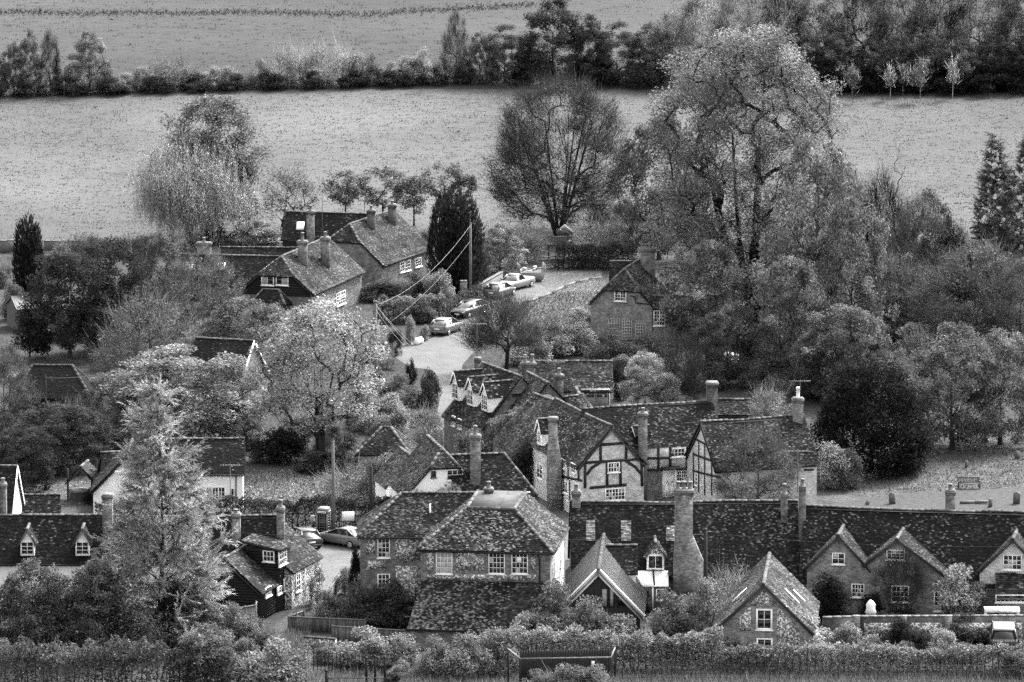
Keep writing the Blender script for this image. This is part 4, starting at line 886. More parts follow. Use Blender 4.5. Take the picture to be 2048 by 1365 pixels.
def tubes(P0, P1, r0, r1, seg=5):
    D = P1-P0; L = np.linalg.norm(D, axis=1, keepdims=True); D = D/(L+1e-9); P1 = P1 + D*0.04
    U = np.where(np.abs(D[:, 2:3]) < 0.9, np.array([[0, 0, 1.0]]), np.array([[1.0, 0, 0]])); A = np.cross(D, U); A /= np.linalg.norm(A, axis=1, keepdims=True)+1e-9; B = np.cross(D, A); out = []
    for k in range(seg):
        t0, t1 = 2*math.pi*k/seg, 2*math.pi*(k+1)/seg; c0 = A*math.cos(t0)+B*math.sin(t0); c1 = A*math.cos(t1)+B*math.sin(t1)
        out.append(np.stack([P0+c0*r0[:, None], P0+c1*r0[:, None], P1+c1*r1[:, None], P1+c0*r1[:, None]], 1))
    return np.concatenate(out)
def skeleton(r, cl, H, stems, r_trunk, lean=(0, 0), fork=0.55, sub=4, droop=0.0, spread=0.05):
    """grow limbs from stems to every clump; returns segments with radii from the number of clumps they carry"""
    N_ = []; par = []
    tops = []
    for s in range(stems):
        a = 2*math.pi*s/max(1, stems)+r.uniform(0, 1); sp = 0.0 if stems == 1 else spread*H*r.uniform(0.25, 1.25); k = 9; last = -1
        wx, wy = r.normal(0, 0.012*H, 2)
        for i in range(k):
            f = i/(k-1)*fork; bend = math.sin(f*3)*1.0
            N_.append([math.cos(a)*sp*(0.05/max(spread, .01)*.25+1.6*f)+lean[0]*f+wx*bend, math.sin(a)*sp*(0.05/max(spread, .01)*.25+1.6*f)+lean[1]*f+wy*bend, H*f]); par.append(last); last = len(N_)-1
    N_ = [np.array(q, float) for q in N_]
    order = np.argsort(((cl - np.array([lean[0]*0.5, lean[1]*0.5, H*fork*0.6]))**2).sum(1))
    arr = np.zeros((len(N_)+len(cl)*sub, 3)); arr[:len(N_)] = N_; n = len(N_)
    for ci in order:
        c = cl[ci]; d = np.linalg.norm(arr[:n]-c, axis=1) + 2.6*np.clip(arr[:n, 2]-c[2]+0.3*np.linalg.norm(arr[:n, :2]-c[:2], axis=1), 0, None)
        d[:2] += 3
        j = int(np.argmin(d)); p = arr[j]; last = j; L = np.linalg.norm(c-p)
        up = np.array([0, 0, 0.10*L*(1-2*droop)])
        for k in range(1, sub+1):
            f = k/sub; q = p+(c-p)*f+up*math.sin(f*math.pi)+r.normal(0, 0.025*L, 3)*(f < 1); arr[n] = q; par.append(last); last = n; n += 1
    par = np.array(par); w = np.zeros(n); ch = np.ones(n, bool); ch[par[par >= 0]] = False; w[ch] = 1
    for i in range(n-1, -1, -1):
        if par[i] >= 0: w[par[i]] += w[i]
    tot = max(w[0], w.max()); rad = np.maximum(r_trunk*(w/tot)**0.58, 0.016)
    i = np.where(par >= 0)[0]; flare = 1+0.5*np.exp(-arr[par[i], 2]/(0.03*H+0.01))
    return arr[par[i]], arr[i], rad[par[i]]*np.where(arr[par[i], 2] < 0.1*H, flare, 1), rad[i], arr[:n], ch
LEAFT = 0.95                                     # overall leaf tone
def gen_plant(r, H, R, kind, val, bot, prof, dens, size, clumps, stems, rt, lean, shell, bark, fork, ry, twigs, lob, var, cr, pale, cat, spread=.05):
    """trunk and crown meshes of one plant, foot at the origin"""
    z0, z1 = H*bot, H*0.98; area = 2*R*(z1-z0); ncl = clumps or int(np.clip(area*2.1, 20, 520)); cr = cr or max(0.3, 1.1*math.sqrt(area/ncl))
    cl = sample_env(r, ncl, prof, max(0.3, R-cr*0.7), z0+cr*0.3, z1-cr*0.55, shell, ry, lob); cl[:, :2] += np.outer(np.clip(cl[:, 2]/H, 0, 1), lean)
    tk = MB(); lf = MB(); nl = int(dens*area*LEAFK/(size*size)/ncl)+1
    P0, P1, r0, r1, nodes, tips = skeleton(r, cl, H, stems, rt, lean, fork, sub=3 if H > 5 else 2, spread=spread)
    big_ = r0 > 0.09
    for m_, sg in ((big_, 6), (~big_, 3)):
        if m_.any(): tk.arr(tubes(P0[m_], P1[m_], r0[m_], r1[m_], sg), bark*r.uniform(0.7, 1.3, m_.sum()*sg))
    tone = r.lognormal(0, 0.33, ncl)
    k = nl if kind not in ('sparse', 'twiggy') else max(1, int(nl*0.3))
    if kind in ('leafy', 'sparse', 'yew', 'twiggy', 'hedge'):
        off = r.normal(0, 1, (ncl, k, 3)); nr_ = np.linalg.norm(off, axis=2, keepdims=True)+1e-9; off = off/nr_*cr*(r.random((ncl, k, 1))**0.45); off[..., 2] *= 0.72
        C = (cl[:, None]+off).reshape(-1, 3); vv = np.repeat(tone, k)*val*r.lognormal(0, var, len(C))
        if pale: m_ = r.random(len(C)) < pale[0]; vv = np.where(m_, pale[1]*r.uniform(0.7, 1.3, len(C)), vv)
        keep = C[:, 2] > 0.02; C = C[keep]; vv = vv[keep]
        lf.arr(leaf_faces(r, C, size, 0.5, 1.6 if kind != 'yew' else 2.6), np.clip(vv, 0.008, 2.5))
    if kind == 'cypress':
        n = int(dens*area*110); C = []; nc = 11
        for q in range(nc):                       # several upright columns grown together
            a = 2*math.pi*q/(nc-1); rr_ = 0 if q == nc-1 else R*0.56; hq = H*(1.0 if q == nc-1 else r.uniform(0.8, 0.97)); c_ = sample_env(r, n//nc, prof, R*0.5, 0.02*H, hq, 0.85, 1.0, 0.1); c_[:, 0] += rr_*math.cos(a); c_[:, 1] += rr_*math.sin(a)*ry; C.append(c_)
        C = np.concatenate(C); n = len(C); th = np.arctan2(C[:, 1], C[:, 0]); D = np.stack([np.cos(th)*0.25, np.sin(th)*0.25, np.full(n, 1.0)], 1)+r.normal(0, 0.2, (n, 3)); D /= np.linalg.norm(D, axis=1, keepdims=True)
        lf.arr(needles(r, C, D, r.uniform(0.3, 0.8, n), 0.17), val*r.lognormal(0, 0.55, n))
    if kind == 'weep':
        n = int(ncl*26*dens); ci = r.integers(0, ncl, n); P = cl[ci]+r.normal(0, cr*0.9, (n, 3)); Ls = r.uniform(0.1, 0.32, n)*H; ks = 20; f = (np.arange(ks)+0.5)/ks
        drift = r.normal(0, 0.2, (n, 2)); C = np.repeat(P[:, None], ks, 1).astype(float); C[..., 2] -= Ls[:, None]*f; C[..., :2] += (drift*Ls[:, None])[:, None]*(f**1.3)[None, :, None]
        C = C.reshape(-1, 3)+r.normal(0, 0.13, (n*ks, 3)); C = C[C[:, 2] > 0.15]; lf.arr(leaf_faces(r, C, size, 0.1, 3.0, 1.0), np.clip(val*r.lognormal(0, 0.4, len(C)), 0.01, 0.9))
        lf.arr(needles(r, P, np.stack([drift[:, 0], drift[:, 1], -np.ones(n)], 1), Ls, 0.04), np.full(n, val*0.7))
    if kind == 'larch':
        ns = max(3, int(7*dens)); ci = np.repeat(np.arange(ncl), ns); out = cl.copy(); out[:, 2] = 0; out /= np.linalg.norm(out, axis=1, keepdims=True)+1e-6
        D = out[ci]*0.8+r.normal(0, 0.5, (len(ci), 3))+np.array([0, 0, 0.15]); D /= np.linalg.norm(D, axis=1, keepdims=True); Ls = r.uniform(0.7, 2.0, len(ci))*max(cr, 0.6)
        P = cl[ci]-D*0.2; lf.arr(needles(r, P, D, Ls, 0.05), np.full(len(ci), val*0.5)); kk = 34; f = r.random((len(ci), kk))
        C = (P[:, None]+D[:, None]*(Ls[:, None]*f)[..., None]); C[..., 2] += 0.12*(f**2)*Ls[:, None]; C = C.reshape(-1, 3); DD = np.repeat(D, kk, 0)*0.9+rdir(r, len(C))*0.7; DD[:, 2] -= 0.2
        lf.arr(needles(r, C, DD, r.uniform(0.14, 0.36, len(C)), 0.055), np.clip(np.repeat(np.repeat(tone, ns), kk)*val*r.lognormal(0, 0.35, len(C)), 0.01, 1.0))
    nt = twigs or (26 if kind == 'twiggy' else 34 if kind == 'bare' else 9 if kind == 'sparse' else 0)
    if nt:
        n = ncl*nt; ci = np.repeat(np.arange(ncl), nt); ctr = np.array([lean[0]*0.4, lean[1]*0.4, H*0.3]); D = cl[ci]-ctr; D /= np.linalg.norm(D, axis=1, keepdims=True)+1e-9
        D = D*0.8+r.normal(0, 0.5, (n, 3))+np.array([0, 0, 0.35]); D /= np.linalg.norm(D, axis=1, keepdims=True)
        bv = pale[1] if (pale and kind in ('bare', 'twiggy')) else (val if kind == 'twiggy' else bark*1.6)
        lf.arr(needles(r, cl[ci]+r.normal(0, cr*0.5, (n, 3)), D, r.uniform(0.6, 2.0, n)*cr, r.uniform(0.025, 0.055, n)), np.clip(bv*r.lognormal(0, 0.4, n), 0.01, 2.0))
    return tk.build('trunk', 'bark', link=False).data, lf.build('crown' if cat == 'tree' else 'foliage', 'leaf', link=False).data
LIB = {}; LIBN = {'leafy': 3, 'twiggy': 2, 'bare': 2}
def lib_plant(kind, prof, tier, pick):
    """shared meshes for the many ordinary trees and shrubs"""
    key = (kind, prof, tier, pick % (LIBN.get(kind, 1) if prof in ('dome', 'round', 'egg') else 1))
    if key not in LIB:
        H, R, size = {'S': (3.2, 2.2, 0.16), 'L': (10.0, 4.6, 0.21)}[tier]; r = np.random.default_rng(9000+hash(key[3])+len(kind)*7+len(prof)*31+(5 if tier == 'L' else 0))
        bot = 0.0 if (tier == 'S' or prof == 'dome') else 0.06
        LIB[key] = gen_plant(r, H, R, kind, 1.0, bot, prof, 1.0 if tier == 'S' else 0.85, size, None, 1 if tier == 'L' else 3, 0.2 if tier == 'L' else 0.06, (0, 0), 0.72, 0.04, 0.55, 0.95, 0, 0.13 if prof in ('dome', 'round', 'egg') else 0.08, 0.3, None, (0.05, 1.9) if kind == 'leafy' else None, 'tree' if tier == 'L' else 'bush') + (H, R)
    return LIB[key]
def plant(name, label, cat, px, row, top, w, kind='leafy', val=0.15, bot=0.25, prof='round', dens=1.0, size=0.2, clumps=None, stems=1, trunk=None, group=None, seed=None, lean=(0, 0), shell=0.72,
          bark=0.05, fork=0.55, ry=0.9, twigs=0, lob=0.22, var=0.35, cr=None, base=None, pale=None, own=False, spread=.05):
    """px,row = foot of the plant in the photograph, top = row of its tip, w = crown width; everything is then built at its true size and distance"""
    g = G(px, row) if base is None else np.array(base, float); Y = g[1]; H = at(px, top, Y)[2]-g[2]; R = w/ppm(Y)/2; seed = seed or (int(px*7+row*13+top*3) % 99991); r = np.random.default_rng(seed)
    root = thing(name, label, cat, g, 0, group)
    if own or kind not in ('leafy', 'twiggy', 'bare'):
        tm, cm = gen_plant(r, H, R, kind, val, bot, prof, dens, size, clumps, stems, (trunk or max(0.04, 0.016*H+0.012*R))*0.8, lean, shell, bark, fork, ry, twigs, lob, var, cr, pale, cat, spread)
        sc = (1, 1, 1); rz = 0; tone = LEAFT
    else:
        tm, cm, H0, R0 = lib_plant(kind, prof, 'L' if H > 5.2 else 'S', seed); sc = (R/R0, R/R0*r.uniform(0.85, 1.05), H/H0); rz = r.uniform(0, 6.28); tone = (val if kind != 'bare' else (pale[1] if pale else bark*1.6))*LEAFT
    o = bpy.data.objects.new('trunk', tm); COL.objects.link(o); o.parent = root; o.scale = sc; o.rotation_euler = (0, 0, rz)
    o = bpy.data.objects.new('crown' if cat == 'tree' else 'foliage', cm); COL.objects.link(o); o.parent = root; o.scale = sc; o.rotation_euler = (0, 0, rz); o['tone'] = float(tone)
    return root
def hedge(name, label, px0, row0, px1, row1, h, d, val=0.12, size=0.16, dens=1.0, seed=3, wob=0.15, group=None, cat='hedge', pale=None, top_light=0.0, twigs=0, lob=1.0):
    """a run of hedge between two points on the ground, h high and d deep"""
    a, b = G(px0, row0), G(px1, row1); r = np.random.default_rng(seed); L = np.linalg.norm((b-a)[:2]); ux = (b-a)/L; uy = np.array([-ux[1], ux[0], 0]); root = thing(name, label, cat, (a+b)/2, 0, group)
    area = L*(h+d)+d*h*2; n = int(dens*area*2.6/(size*size*0.5)); t = r.random(n); u = r.random(n)
    nz = noise2(seed); hh = h*(1+wob*nz(t*L*0.4*lob, 0.0)*0.6); dd = d/2*(1+wob*nz(t*L*0.5*lob, 3.0)*0.5)
    ang = u*math.pi; cx = np.cos(ang); sx = np.sin(ang); k = 5.0; m = (np.abs(cx)**k+np.abs(sx)**k)**(-1/k)
    rad = r.random(n)**0.12; lump = 1+0.12*nz(t*L*1.3, u*4.0)
    y = cx*m*dd*rad*lump; z = sx*m*hh*rad*lump
    C = a + np.outer(t*L, ux) + np.outer(y, uy); C[:, 2] += np.clip(z, 0.03, None)
    v = val*r.lognormal(0, 0.4, n)*(1+0.35*np.clip(nz(t*L*0.35, u*1.5), -1, 1.5))
    if top_light: v = np.where((z > 0.8*hh) & (r.random(n) < 0.6), v+top_light*r.random(n), v)  # rim light along the hedge top, put into the leaf colour
    if pale: v = np.where(r.random(n) < pale[0], pale[1]*r.uniform(0.6, 1.3, n), v)
    mb = MB(); mb.arr(leaf_faces(r, C-np.array(root.location), size, 0.4, 1.6), np.clip(v, 0.008, 0.7))
    if twigs:
        nt = int(L*twigs); t = r.random(nt); P = a+np.outer(t*L, ux)+np.outer(r.uniform(-d/2, d/2, nt), uy); P[:, 2] += h*r.uniform(0.6, 0.95, nt); D = r.normal(0, 0.35, (nt, 3)); D[:, 2] += 1
        mb.arr(needles(r, P-np.array(root.location), D, r.uniform(0.3, 0.9, nt), 0.035), val*1.2*r.lognormal(0, 0.3, nt))
    o = mb.build('foliage', 'leaf'); o.parent = root; o['tone'] = LEAFT
    c = MB(); hc = h*0.8; q = [a-uy*d*0.36, b-uy*d*0.36, b+uy*d*0.36, a+uy*d*0.36]; q = [p-np.array(root.location) for p in q]; up = np.array([0, 0, hc]); mid = [(p*0.85+(q[0]+q[2])/2*0.15*1.0) for p in q]
    ns = max(2, int(L/0.5))
    for i in range(ns):
        p = a+ux*L*(i+0.5)/ns-np.array(root.location)+uy*r.uniform(-d*0.2, d*0.2); c.tube([p, p+r.normal(0, 0.06, 3)+up*0.5, p+r.normal(0, 0.1, 3)+up], [0.05, 0.04, 0.02], 5, 0.04)
    o = c.build('stem', 'bark'); o.parent = root; o['kind'] = 'stuff'
    return root
# ------------------------------------------------------------------ planting
T = plant
# far hedgerow between the two fields
def rowb(x): return 195-0.029*x
HB = 'bushes in the hedgerow between the two fields'
for i, (x, top, w, v, k) in enumerate([(-10, 95, 60, .10, 'leafy'), (120, 128, 60, .10, 'leafy'), (150, 120, 60, .13, 'leafy'), (215, 138, 60, .11, 'leafy'), (250, 143, 60, .15, 'leafy'), (285, 128, 50, .14, 'leafy'), (395, 138, 60, .12, 'leafy'), (425, 130, 70, .13, 'leafy'), (460, 128, 60, .13, 'leafy'),
    (520, 118, 60, .11, 'leafy'), (560, 92, 70, .15, 'twiggy'), (600, 86, 70, .17, 'twiggy'), (640, 88, 80, .15, 'twiggy'), (685, 84, 70, .17, 'twiggy'), (715, 100, 50, .14, 'leafy'), (745, 106, 60, .09, 'leafy'), (785, 120, 50, .13, 'leafy'), (815, 108, 60, .15, 'leafy'), (850, 92, 60, .19, 'leafy'), (885, 102, 60, .15, 'leafy'), (930, 112, 60, .12, 'leafy')]):
    T('hedgerow_bush', 'leafy autumn bush in the hedgerow line between the two fields', 'bush', x, rowb(x)-4, top, w, k, v*1.5, 0.08, 'dome', size=0.24, group=HB, seed=300+i, pale=(0.10, 0.34))
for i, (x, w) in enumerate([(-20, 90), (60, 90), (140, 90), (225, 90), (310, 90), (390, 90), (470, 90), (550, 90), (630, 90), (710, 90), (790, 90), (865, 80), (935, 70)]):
    T('bramble_bush', 'low bramble darkened for the shade at the foot of the far hedgerow', 'bush', x, rowb(x)-1, rowb(x)-36, w, 'leafy', 0.0385, 0.0, 'dome', size=0.24, group='brambles at the foot of the far hedgerow', seed=340+i)  # dark tone paints the shadow along the hedge base
T('hedgerow_tree', 'pale leaved round tree, right of the bare pair in the far hedgerow', 'tree', 180, 186, 56, 95, 'leafy', .16, .2, 'dome', size=.24, pale=(.2, .4))
T('hedgerow_tree', 'dark narrow tree at the left end of the far hedgerow', 'tree', 28, 190, 75, 60, 'leafy', .08, .1, 'egg', size=.24)
T('hedgerow_tree', 'pale topped tree second from the left end of the far hedgerow', 'tree', 62, 190, 54, 65, 'leafy', .13, .15, 'dome', size=.24, pale=(.15, .36))
T('hedgerow_tree', 'leafless upright tree standing between leafy ones in the far hedgerow', 'tree', 100, 190, 58, 50, 'bare', .1, .25, 'egg', stems=2, bark=.06)
T('hedgerow_tree', 'small domed twiggy tree in the middle of the left hedgerow', 'tree', 345, 180, 106, 110, 'twiggy', .12, .1, 'dome', size=.22)
T('bare_tree', 'slender leafless tree rising above the far hedge, left of the dark wood', 'tree', 912, 165, 20, 62, 'bare', .1, .3, 'egg', bark=.16, twigs=20, trunk=.12, pale=(1, .22))
# dark wood along the top
for i, (x, row, top, w, v, lab) in enumerate([(960, 166, 60, 80, .10, 'rounded tree with pale crown at the left end of the dark wood'), (1010, 164, 42, 110, .08, 'broad dark tree at the left of the dark wood'), (1105, 162, -12, 170, .05, 'tallest dark evergreen in the wood at the top edge'), (1175, 162, 22, 110, .055, 'dark evergreen right of the tallest one in the wood'),
     (1235, 163, 36, 120, .08, 'dense dark tree at the right half of the wood'), (1300, 165, 40, 120, .13, 'paler tree where the wood meets the great tree'), (1060, 166, 100, 120, .03, 'black evergreen at the foot of the dark wood'), (1180, 168, 110, 150, .028, 'black spreading evergreen low in the dark wood'), (1290, 172, 100, 120, .05, 'dark low tree beside the great tree')]):
    T('wood_tree', lab, 'tree', x, row, top, w, 'leafy', v, .05, 'dome', size=.26, seed=400+i, pale=(.08, .3) if v > .07 else None, dens=.9)
for i, (x, row, top, w, k, v, lab) in enumerate([(1400, 160, -20, 180, 'twiggy', .2, 'pale feathery tree behind the top of the great tree'), (1340, 165, 10, 120, 'twiggy', .2, 'pale twiggy tree left of the great tree top'), (1560, 160, -40, 120, 'bare', .1, 'bare limbed tree above the great tree'), (1630, 160, -40, 150, 'leafy', .12, 'leafy tree in the top wood above the saplings, left'),
     (1725, 158, -60, 140, 'bare', .1, 'bare forked tree at the top edge of the wood'), (1800, 158, -60, 160, 'twiggy', .1, 'twiggy tree at the top edge, above the saplings'), (1870, 158, -70, 140, 'bare', .09, 'tall bare tree at the top edge, right of the forked one'), (1960, 158, -60, 170, 'twiggy', .11, 'twiggy spreading tree near the top right corner'), (2040, 160, -60, 140, 'leafy', .09, 'leafy tree in the top right corner'), (1480, 160, -40, 150, 'twiggy', .16, 'twiggy grey tree peeping over the great tree')]):
    T('wood_tree', lab, 'tree', x, row, top, w, k, v, .1, 'egg', size=.26, seed=430+i, bark=.05, dens=.8)
for i, (x, top, w, v) in enumerate([(1600, 70, 130, .07), (1680, 60, 130, .08), (1740, 75, 110, .07), (1800, 70, 110, .09), (1860, 62, 120, .08), (1930, 75, 120, .09), (1990, 66, 110, .07), (2045, 60, 110, .07)]):
    T('laurel_bush', 'tall evergreen bush in the bank behind the saplings', 'bush', x, 178, top, w, 'leafy', v, .12, 'dome', size=.27, group='evergreen bushes behind the saplings', seed=450+i, pale=(.06, .28))
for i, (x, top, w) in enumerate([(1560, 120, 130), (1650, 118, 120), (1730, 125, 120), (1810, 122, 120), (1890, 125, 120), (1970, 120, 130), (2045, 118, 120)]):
    T('shade_bush', 'undergrowth painted black as shade at the foot of the evergreen bank', 'bush', x, 186, top, w, 'leafy', 0.014, .0, 'dome', size=.27, group='undergrowth below the evergreen bank', seed=470+i)  # near-black tone paints the shade under the evergreen bank
for i, (x, row, top, w, v, pl) in enumerate([(1705, 206, 130, 36, .10, .14), (1780, 200, 128, 26, .16, .30), (1806, 192, 124, 26, .14, .22), (1840, 205, 115, 42, .12, .2), (1905, 198, 108, 26, .22, .34), (1919, 182, 105, 46, .45, .5), (1970, 182, 120, 24, .1, .16)]):
    T('sapling', ['dark feathery sapling nearest the great tree', 'pale stemmed slim sapling, second of the row', 'thin sapling just right of the pale stemmed one', 'bushy headed grey sapling mid row', 'slim sapling touching the brightest one', 'brightest sapling, with shining pale leaves', 'bare sapling farthest right'][i], 'tree', x, row, top, w, 'sparse' if i != 5 else 'leafy', v*(.55 if i != 5 else 1.1), .35, 'egg', size=.16, trunk=.05, bark=pl, seed=480+i, twigs=10, group='young trees planted at the edge of the field')
# trees on the lower field edge
T('oak_tree', 'dense dark crowned tree behind the pale willow', 'tree', 428, 474, 183, 225, 'leafy', .11, .1, 'round', size=.22, dens=1.1, pale=(.1, .26), shell=.72, lob=.12, own=True, clumps=230, cr=1.25)
T('willow_tree', 'pale weeping willow at the field edge', 'tree', 378, 489, 262, 232, 'weep', .34, .30, 'dome', size=.13, dens=1.0, clumps=150, bark=.06, stems=2, trunk=.34)
T('shrub', 'dark clipped shrub at the foot of the willow', 'bush', 425, 492, 420, 60, 'leafy', 0.042, .05, 'egg', size=.16)
T('ivy_tree', 'leaning ivy clad tree right of the willow', 'tree', 562, 462, 328, 118, 'sparse', .10, .2, 'round', size=.2, lean=(1.2, 0), bark=.03, dens=.8)
for i, (x, row, top, w) in enumerate([(690, 440, 336, 100), (766, 440, 330, 150), (828, 452, 346, 84), (905, 462, 316, 125)]):
    T('clumped_tree', ['small clumped crown tree left above the back cottage', 'broad clumped crown tree above the two chimneys', 'narrow clumped tree left of the great dark cypress', 'clumped crown tree rising behind the great dark cypress'][i], 'tree', x, row, top, w, 'leafy', .10, .22, 'vase', clumps=60, cr=.62, dens=.6, bark=.025, seed=500+i, pale=(.1, .25), own=True, size=.21)
T('cypress_tree', 'massive black columned cypress behind the telegraph pole', 'tree', 912, 588, 366, 112, 'cypress', .022, .02, 'column', dens=1.3, lob=.12)
T('cypress_tree', 'slim black columnar yew near the left edge', 'tree', 58, 604, 428, 60, 'cypress', .022, .02, 'column', dens=1.5, lob=.14)
T('ash_tree', 'large half bare tree with several stems beside the field', 'tree', 1118, 472, 152, 300, 'sparse', .09, .08, 'round', size=.19, stems=9, dens=1.1, clumps=420, bark=.022, twigs=40, trunk=.34, fork=.72, cr=1.0, spread=.22, lob=.08)
T('great_tree', 'tallest tree of all, pale crowned with dark trunk, right of centre', 'tree', 1500, 655, 34, 430, 'leafy', .16, .12, 'round', size=.2, dens=.85, stems=4, spread=.14, trunk=.75, bark=.014, clumps=520, cr=1.5, lob=.12, shell=.66, pale=(.06, .26), fork=.62, own=True)
T('yew_tree', 'dark mass of evergreen left of the great tree', 'tree', 1318, 520, 215, 190, 'leafy', .08, .06, 'round', size=.22, bark=.03)
T('leafy_tree', 'leafy tree spreading in front of the brick lane cottage', 'tree', 1405, 700, 470, 190, 'leafy', .15, .18, 'round', size=.19, dens=.8, bark=.03)
for i, (x, row, top, w, k, v, lab) in enumerate([(1620, 720, 250, 230, 'leafy', .14, 'broad leafy tree leaning against the great tree on its right'), (1560, 770, 500, 200, 'leafy', .10, 'dark leafy tree at the foot of the great tree'), (1700, 740, 380, 190, 'leafy', .11, 'leafy tree with pale tips right of the great tree'), (1455, 770, 610, 150, 'leafy', .07, 'dark shrubby tree below the lane cottage'),
     (1800, 680, 500, 200, 'twiggy', .10, 'grey twiggy tree above the round yew'), (1850, 640, 372, 150, 'leafy', .08, 'dark leafy tree standing against the right field'), (1945, 700, 470, 260, 'twiggy', .09, 'wide grey twiggy tree below the larches'), (2040, 720, 520, 190, 'twiggy', .07, 'dim twiggy tree at the right edge'), (1905, 900, 640, 210, 'leafy', .10, 'leaf flecked tree beside the round yew'), (2000, 890, 650, 200, 'leafy', .13, 'tree with bright leaves at the right edge above the churchyard'),
     (1690, 800, 600, 200, 'leafy', .10, 'leafy thicket tree directly behind the round yew'), (1640, 800, 650, 130, 'leafy', .07, 'dark leafy tree left of the round yew')]):
    T('leafy_tree' if k == 'leafy' else 'twiggy_tree', lab, 'tree', x, row, top, w, k, v, .1, 'round' if k == 'leafy' else 'dome', size=.19, seed=520+i, bark=.035, pale=(.10, .30) if k == 'leafy' else None, dens=.85 if k == 'leafy' else 1.0)
T('bare_tree', 'pale bare pollard standing against the right field', 'tree', 1796, 600, 272, 90, 'bare', .2, .35, 'egg', bark=.10, twigs=12, pale=(1, .2), trunk=.16, own=True, clumps=60, cr=.7)
T('larch_tree', 'drooping larch on the right, the left one of two', 'tree', 1988, 640, 250, 150, 'larch', .12, .03, 'cone', clumps=380, bark=.05, cr=.6, lob=.1); T('larch_tree', 'drooping larch cut by the right edge', 'tree', 2052, 650, 258, 200, 'larch', .11, .03, 'cone', clumps=420, bark=.05, cr=.6, lob=.1)
T('yew_tree', 'huge round black yew in the churchyard', 'tree', 1742, 945, 704, 275, 'yew', .014, .0, 'dome', size=.22, dens=1.3, clumps=330, cr=1.15, shell=.82, lob=.05, var=.6, own=True)
# left of the lane
T('maple_tree', 'autumn maple with pale leaves and dark forked trunk in the village garden', 'tree', 642, 918, 588, 270, 'leafy', .24, .2, 'round', size=.2, dens=.8, stems=3, trunk=.38, bark=.03, pale=(.1, .42), clumps=300, cr=.95, lob=.14, own=True)
T('maple_tree', 'wide pale leaved tree behind the foreground larch', 'tree', 352, 895, 688, 300, 'leafy', .17, .12, 'round', size=.2, dens=.9, pale=(.1, .4)); T('maple_tree', 'pale leaved tree against the hidden house', 'tree', 468, 885, 705, 160, 'leafy', .17, .12, 'round', size=.2, dens=.85, pale=(.1, .4)); T('maple_tree', 'pale leaved tree left of the foreground larch', 'tree', 262, 900, 745, 120, 'leafy', .2, .12, 'round', size=.2, pale=(.15, .4))
for i, (x, row, top, w, k, v, lab) in enumerate([(140, 715, 492, 200, 'leafy', 0.035, 'dark holly tree right of the slim columnar yew'), (235, 705, 468, 190, 'leafy', 0.0385, 'dark leafy tree below the field wall on the left'), (330, 670, 455, 130, 'leafy', .08, 'dim leafy tree under the willow'), (60, 715, 610, 100, 'leafy', 0.0315, 'dark shrub tree near the garden shed'), (300, 800, 585, 230, 'twiggy', .11, 'grey half bare tree in the left thicket'), (405, 700, 500, 180, 'twiggy', .10, 'spindly tree before the boarded cottage wing'),
     (500, 770, 590, 190, 'leafy', .10, 'leafy tree below the boarded cottage'), (440, 765, 632, 190, 'leafy', .12, 'small leafy tree over the hidden house roof'), (10, 870, 690, 130, 'twiggy', .08, 'grey twiggy tree near the black barn'), (125, 940, 800, 210, 'leafy', 0.042, 'dark bushy tree behind the garden well'), (230, 880, 735, 130, 'leafy', .10, 'leafy tree right of the black barn'), (45, 985, 850, 160, 'leafy', 0.0315, 'dark tree over the house at the left edge')]):
    T('leafy_tree' if k == 'leafy' else 'twiggy_tree', lab, 'tree', x, row, top, w, k, v, .08, 'round', size=.19, seed=560+i, bark=.04, pale=(.05, .22) if v > .07 else None)
T('larch_tree', 'pale feathery larch in the left foreground, overlapping the roofs', 'tree', 322, 1285, 735, 320, 'larch', .28, .03, 'cone', clumps=330, dens=1.6, bark=.03, trunk=.3, lob=.3, cr=.95, shell=.5)
T('weeping_tree', 'small bare weeping tree beside the lane', 'tree', 1012, 748, 592, 186, 'twiggy', .055, .3, 'dome', size=.12, clumps=120, dens=.35, bark=.02, trunk=.25, cr=.75, twigs=55, own=True, lob=.2)
for i, (x, row, top, w, lab) in enumerate([(1345, 806, 690, 66, 'pale stemmed bare birch sapling behind the long roof, left one'), (1388, 812, 694, 84, 'pale stemmed bare birch clump left of the tall dark chimney')]):
    T('birch_tree', lab, 'tree', x, row, top, w, 'bare', .3, .3, 'vase', stems=5, bark=.38, twigs=9, trunk=.12, pale=(1, .34), seed=590+i, clumps=26)
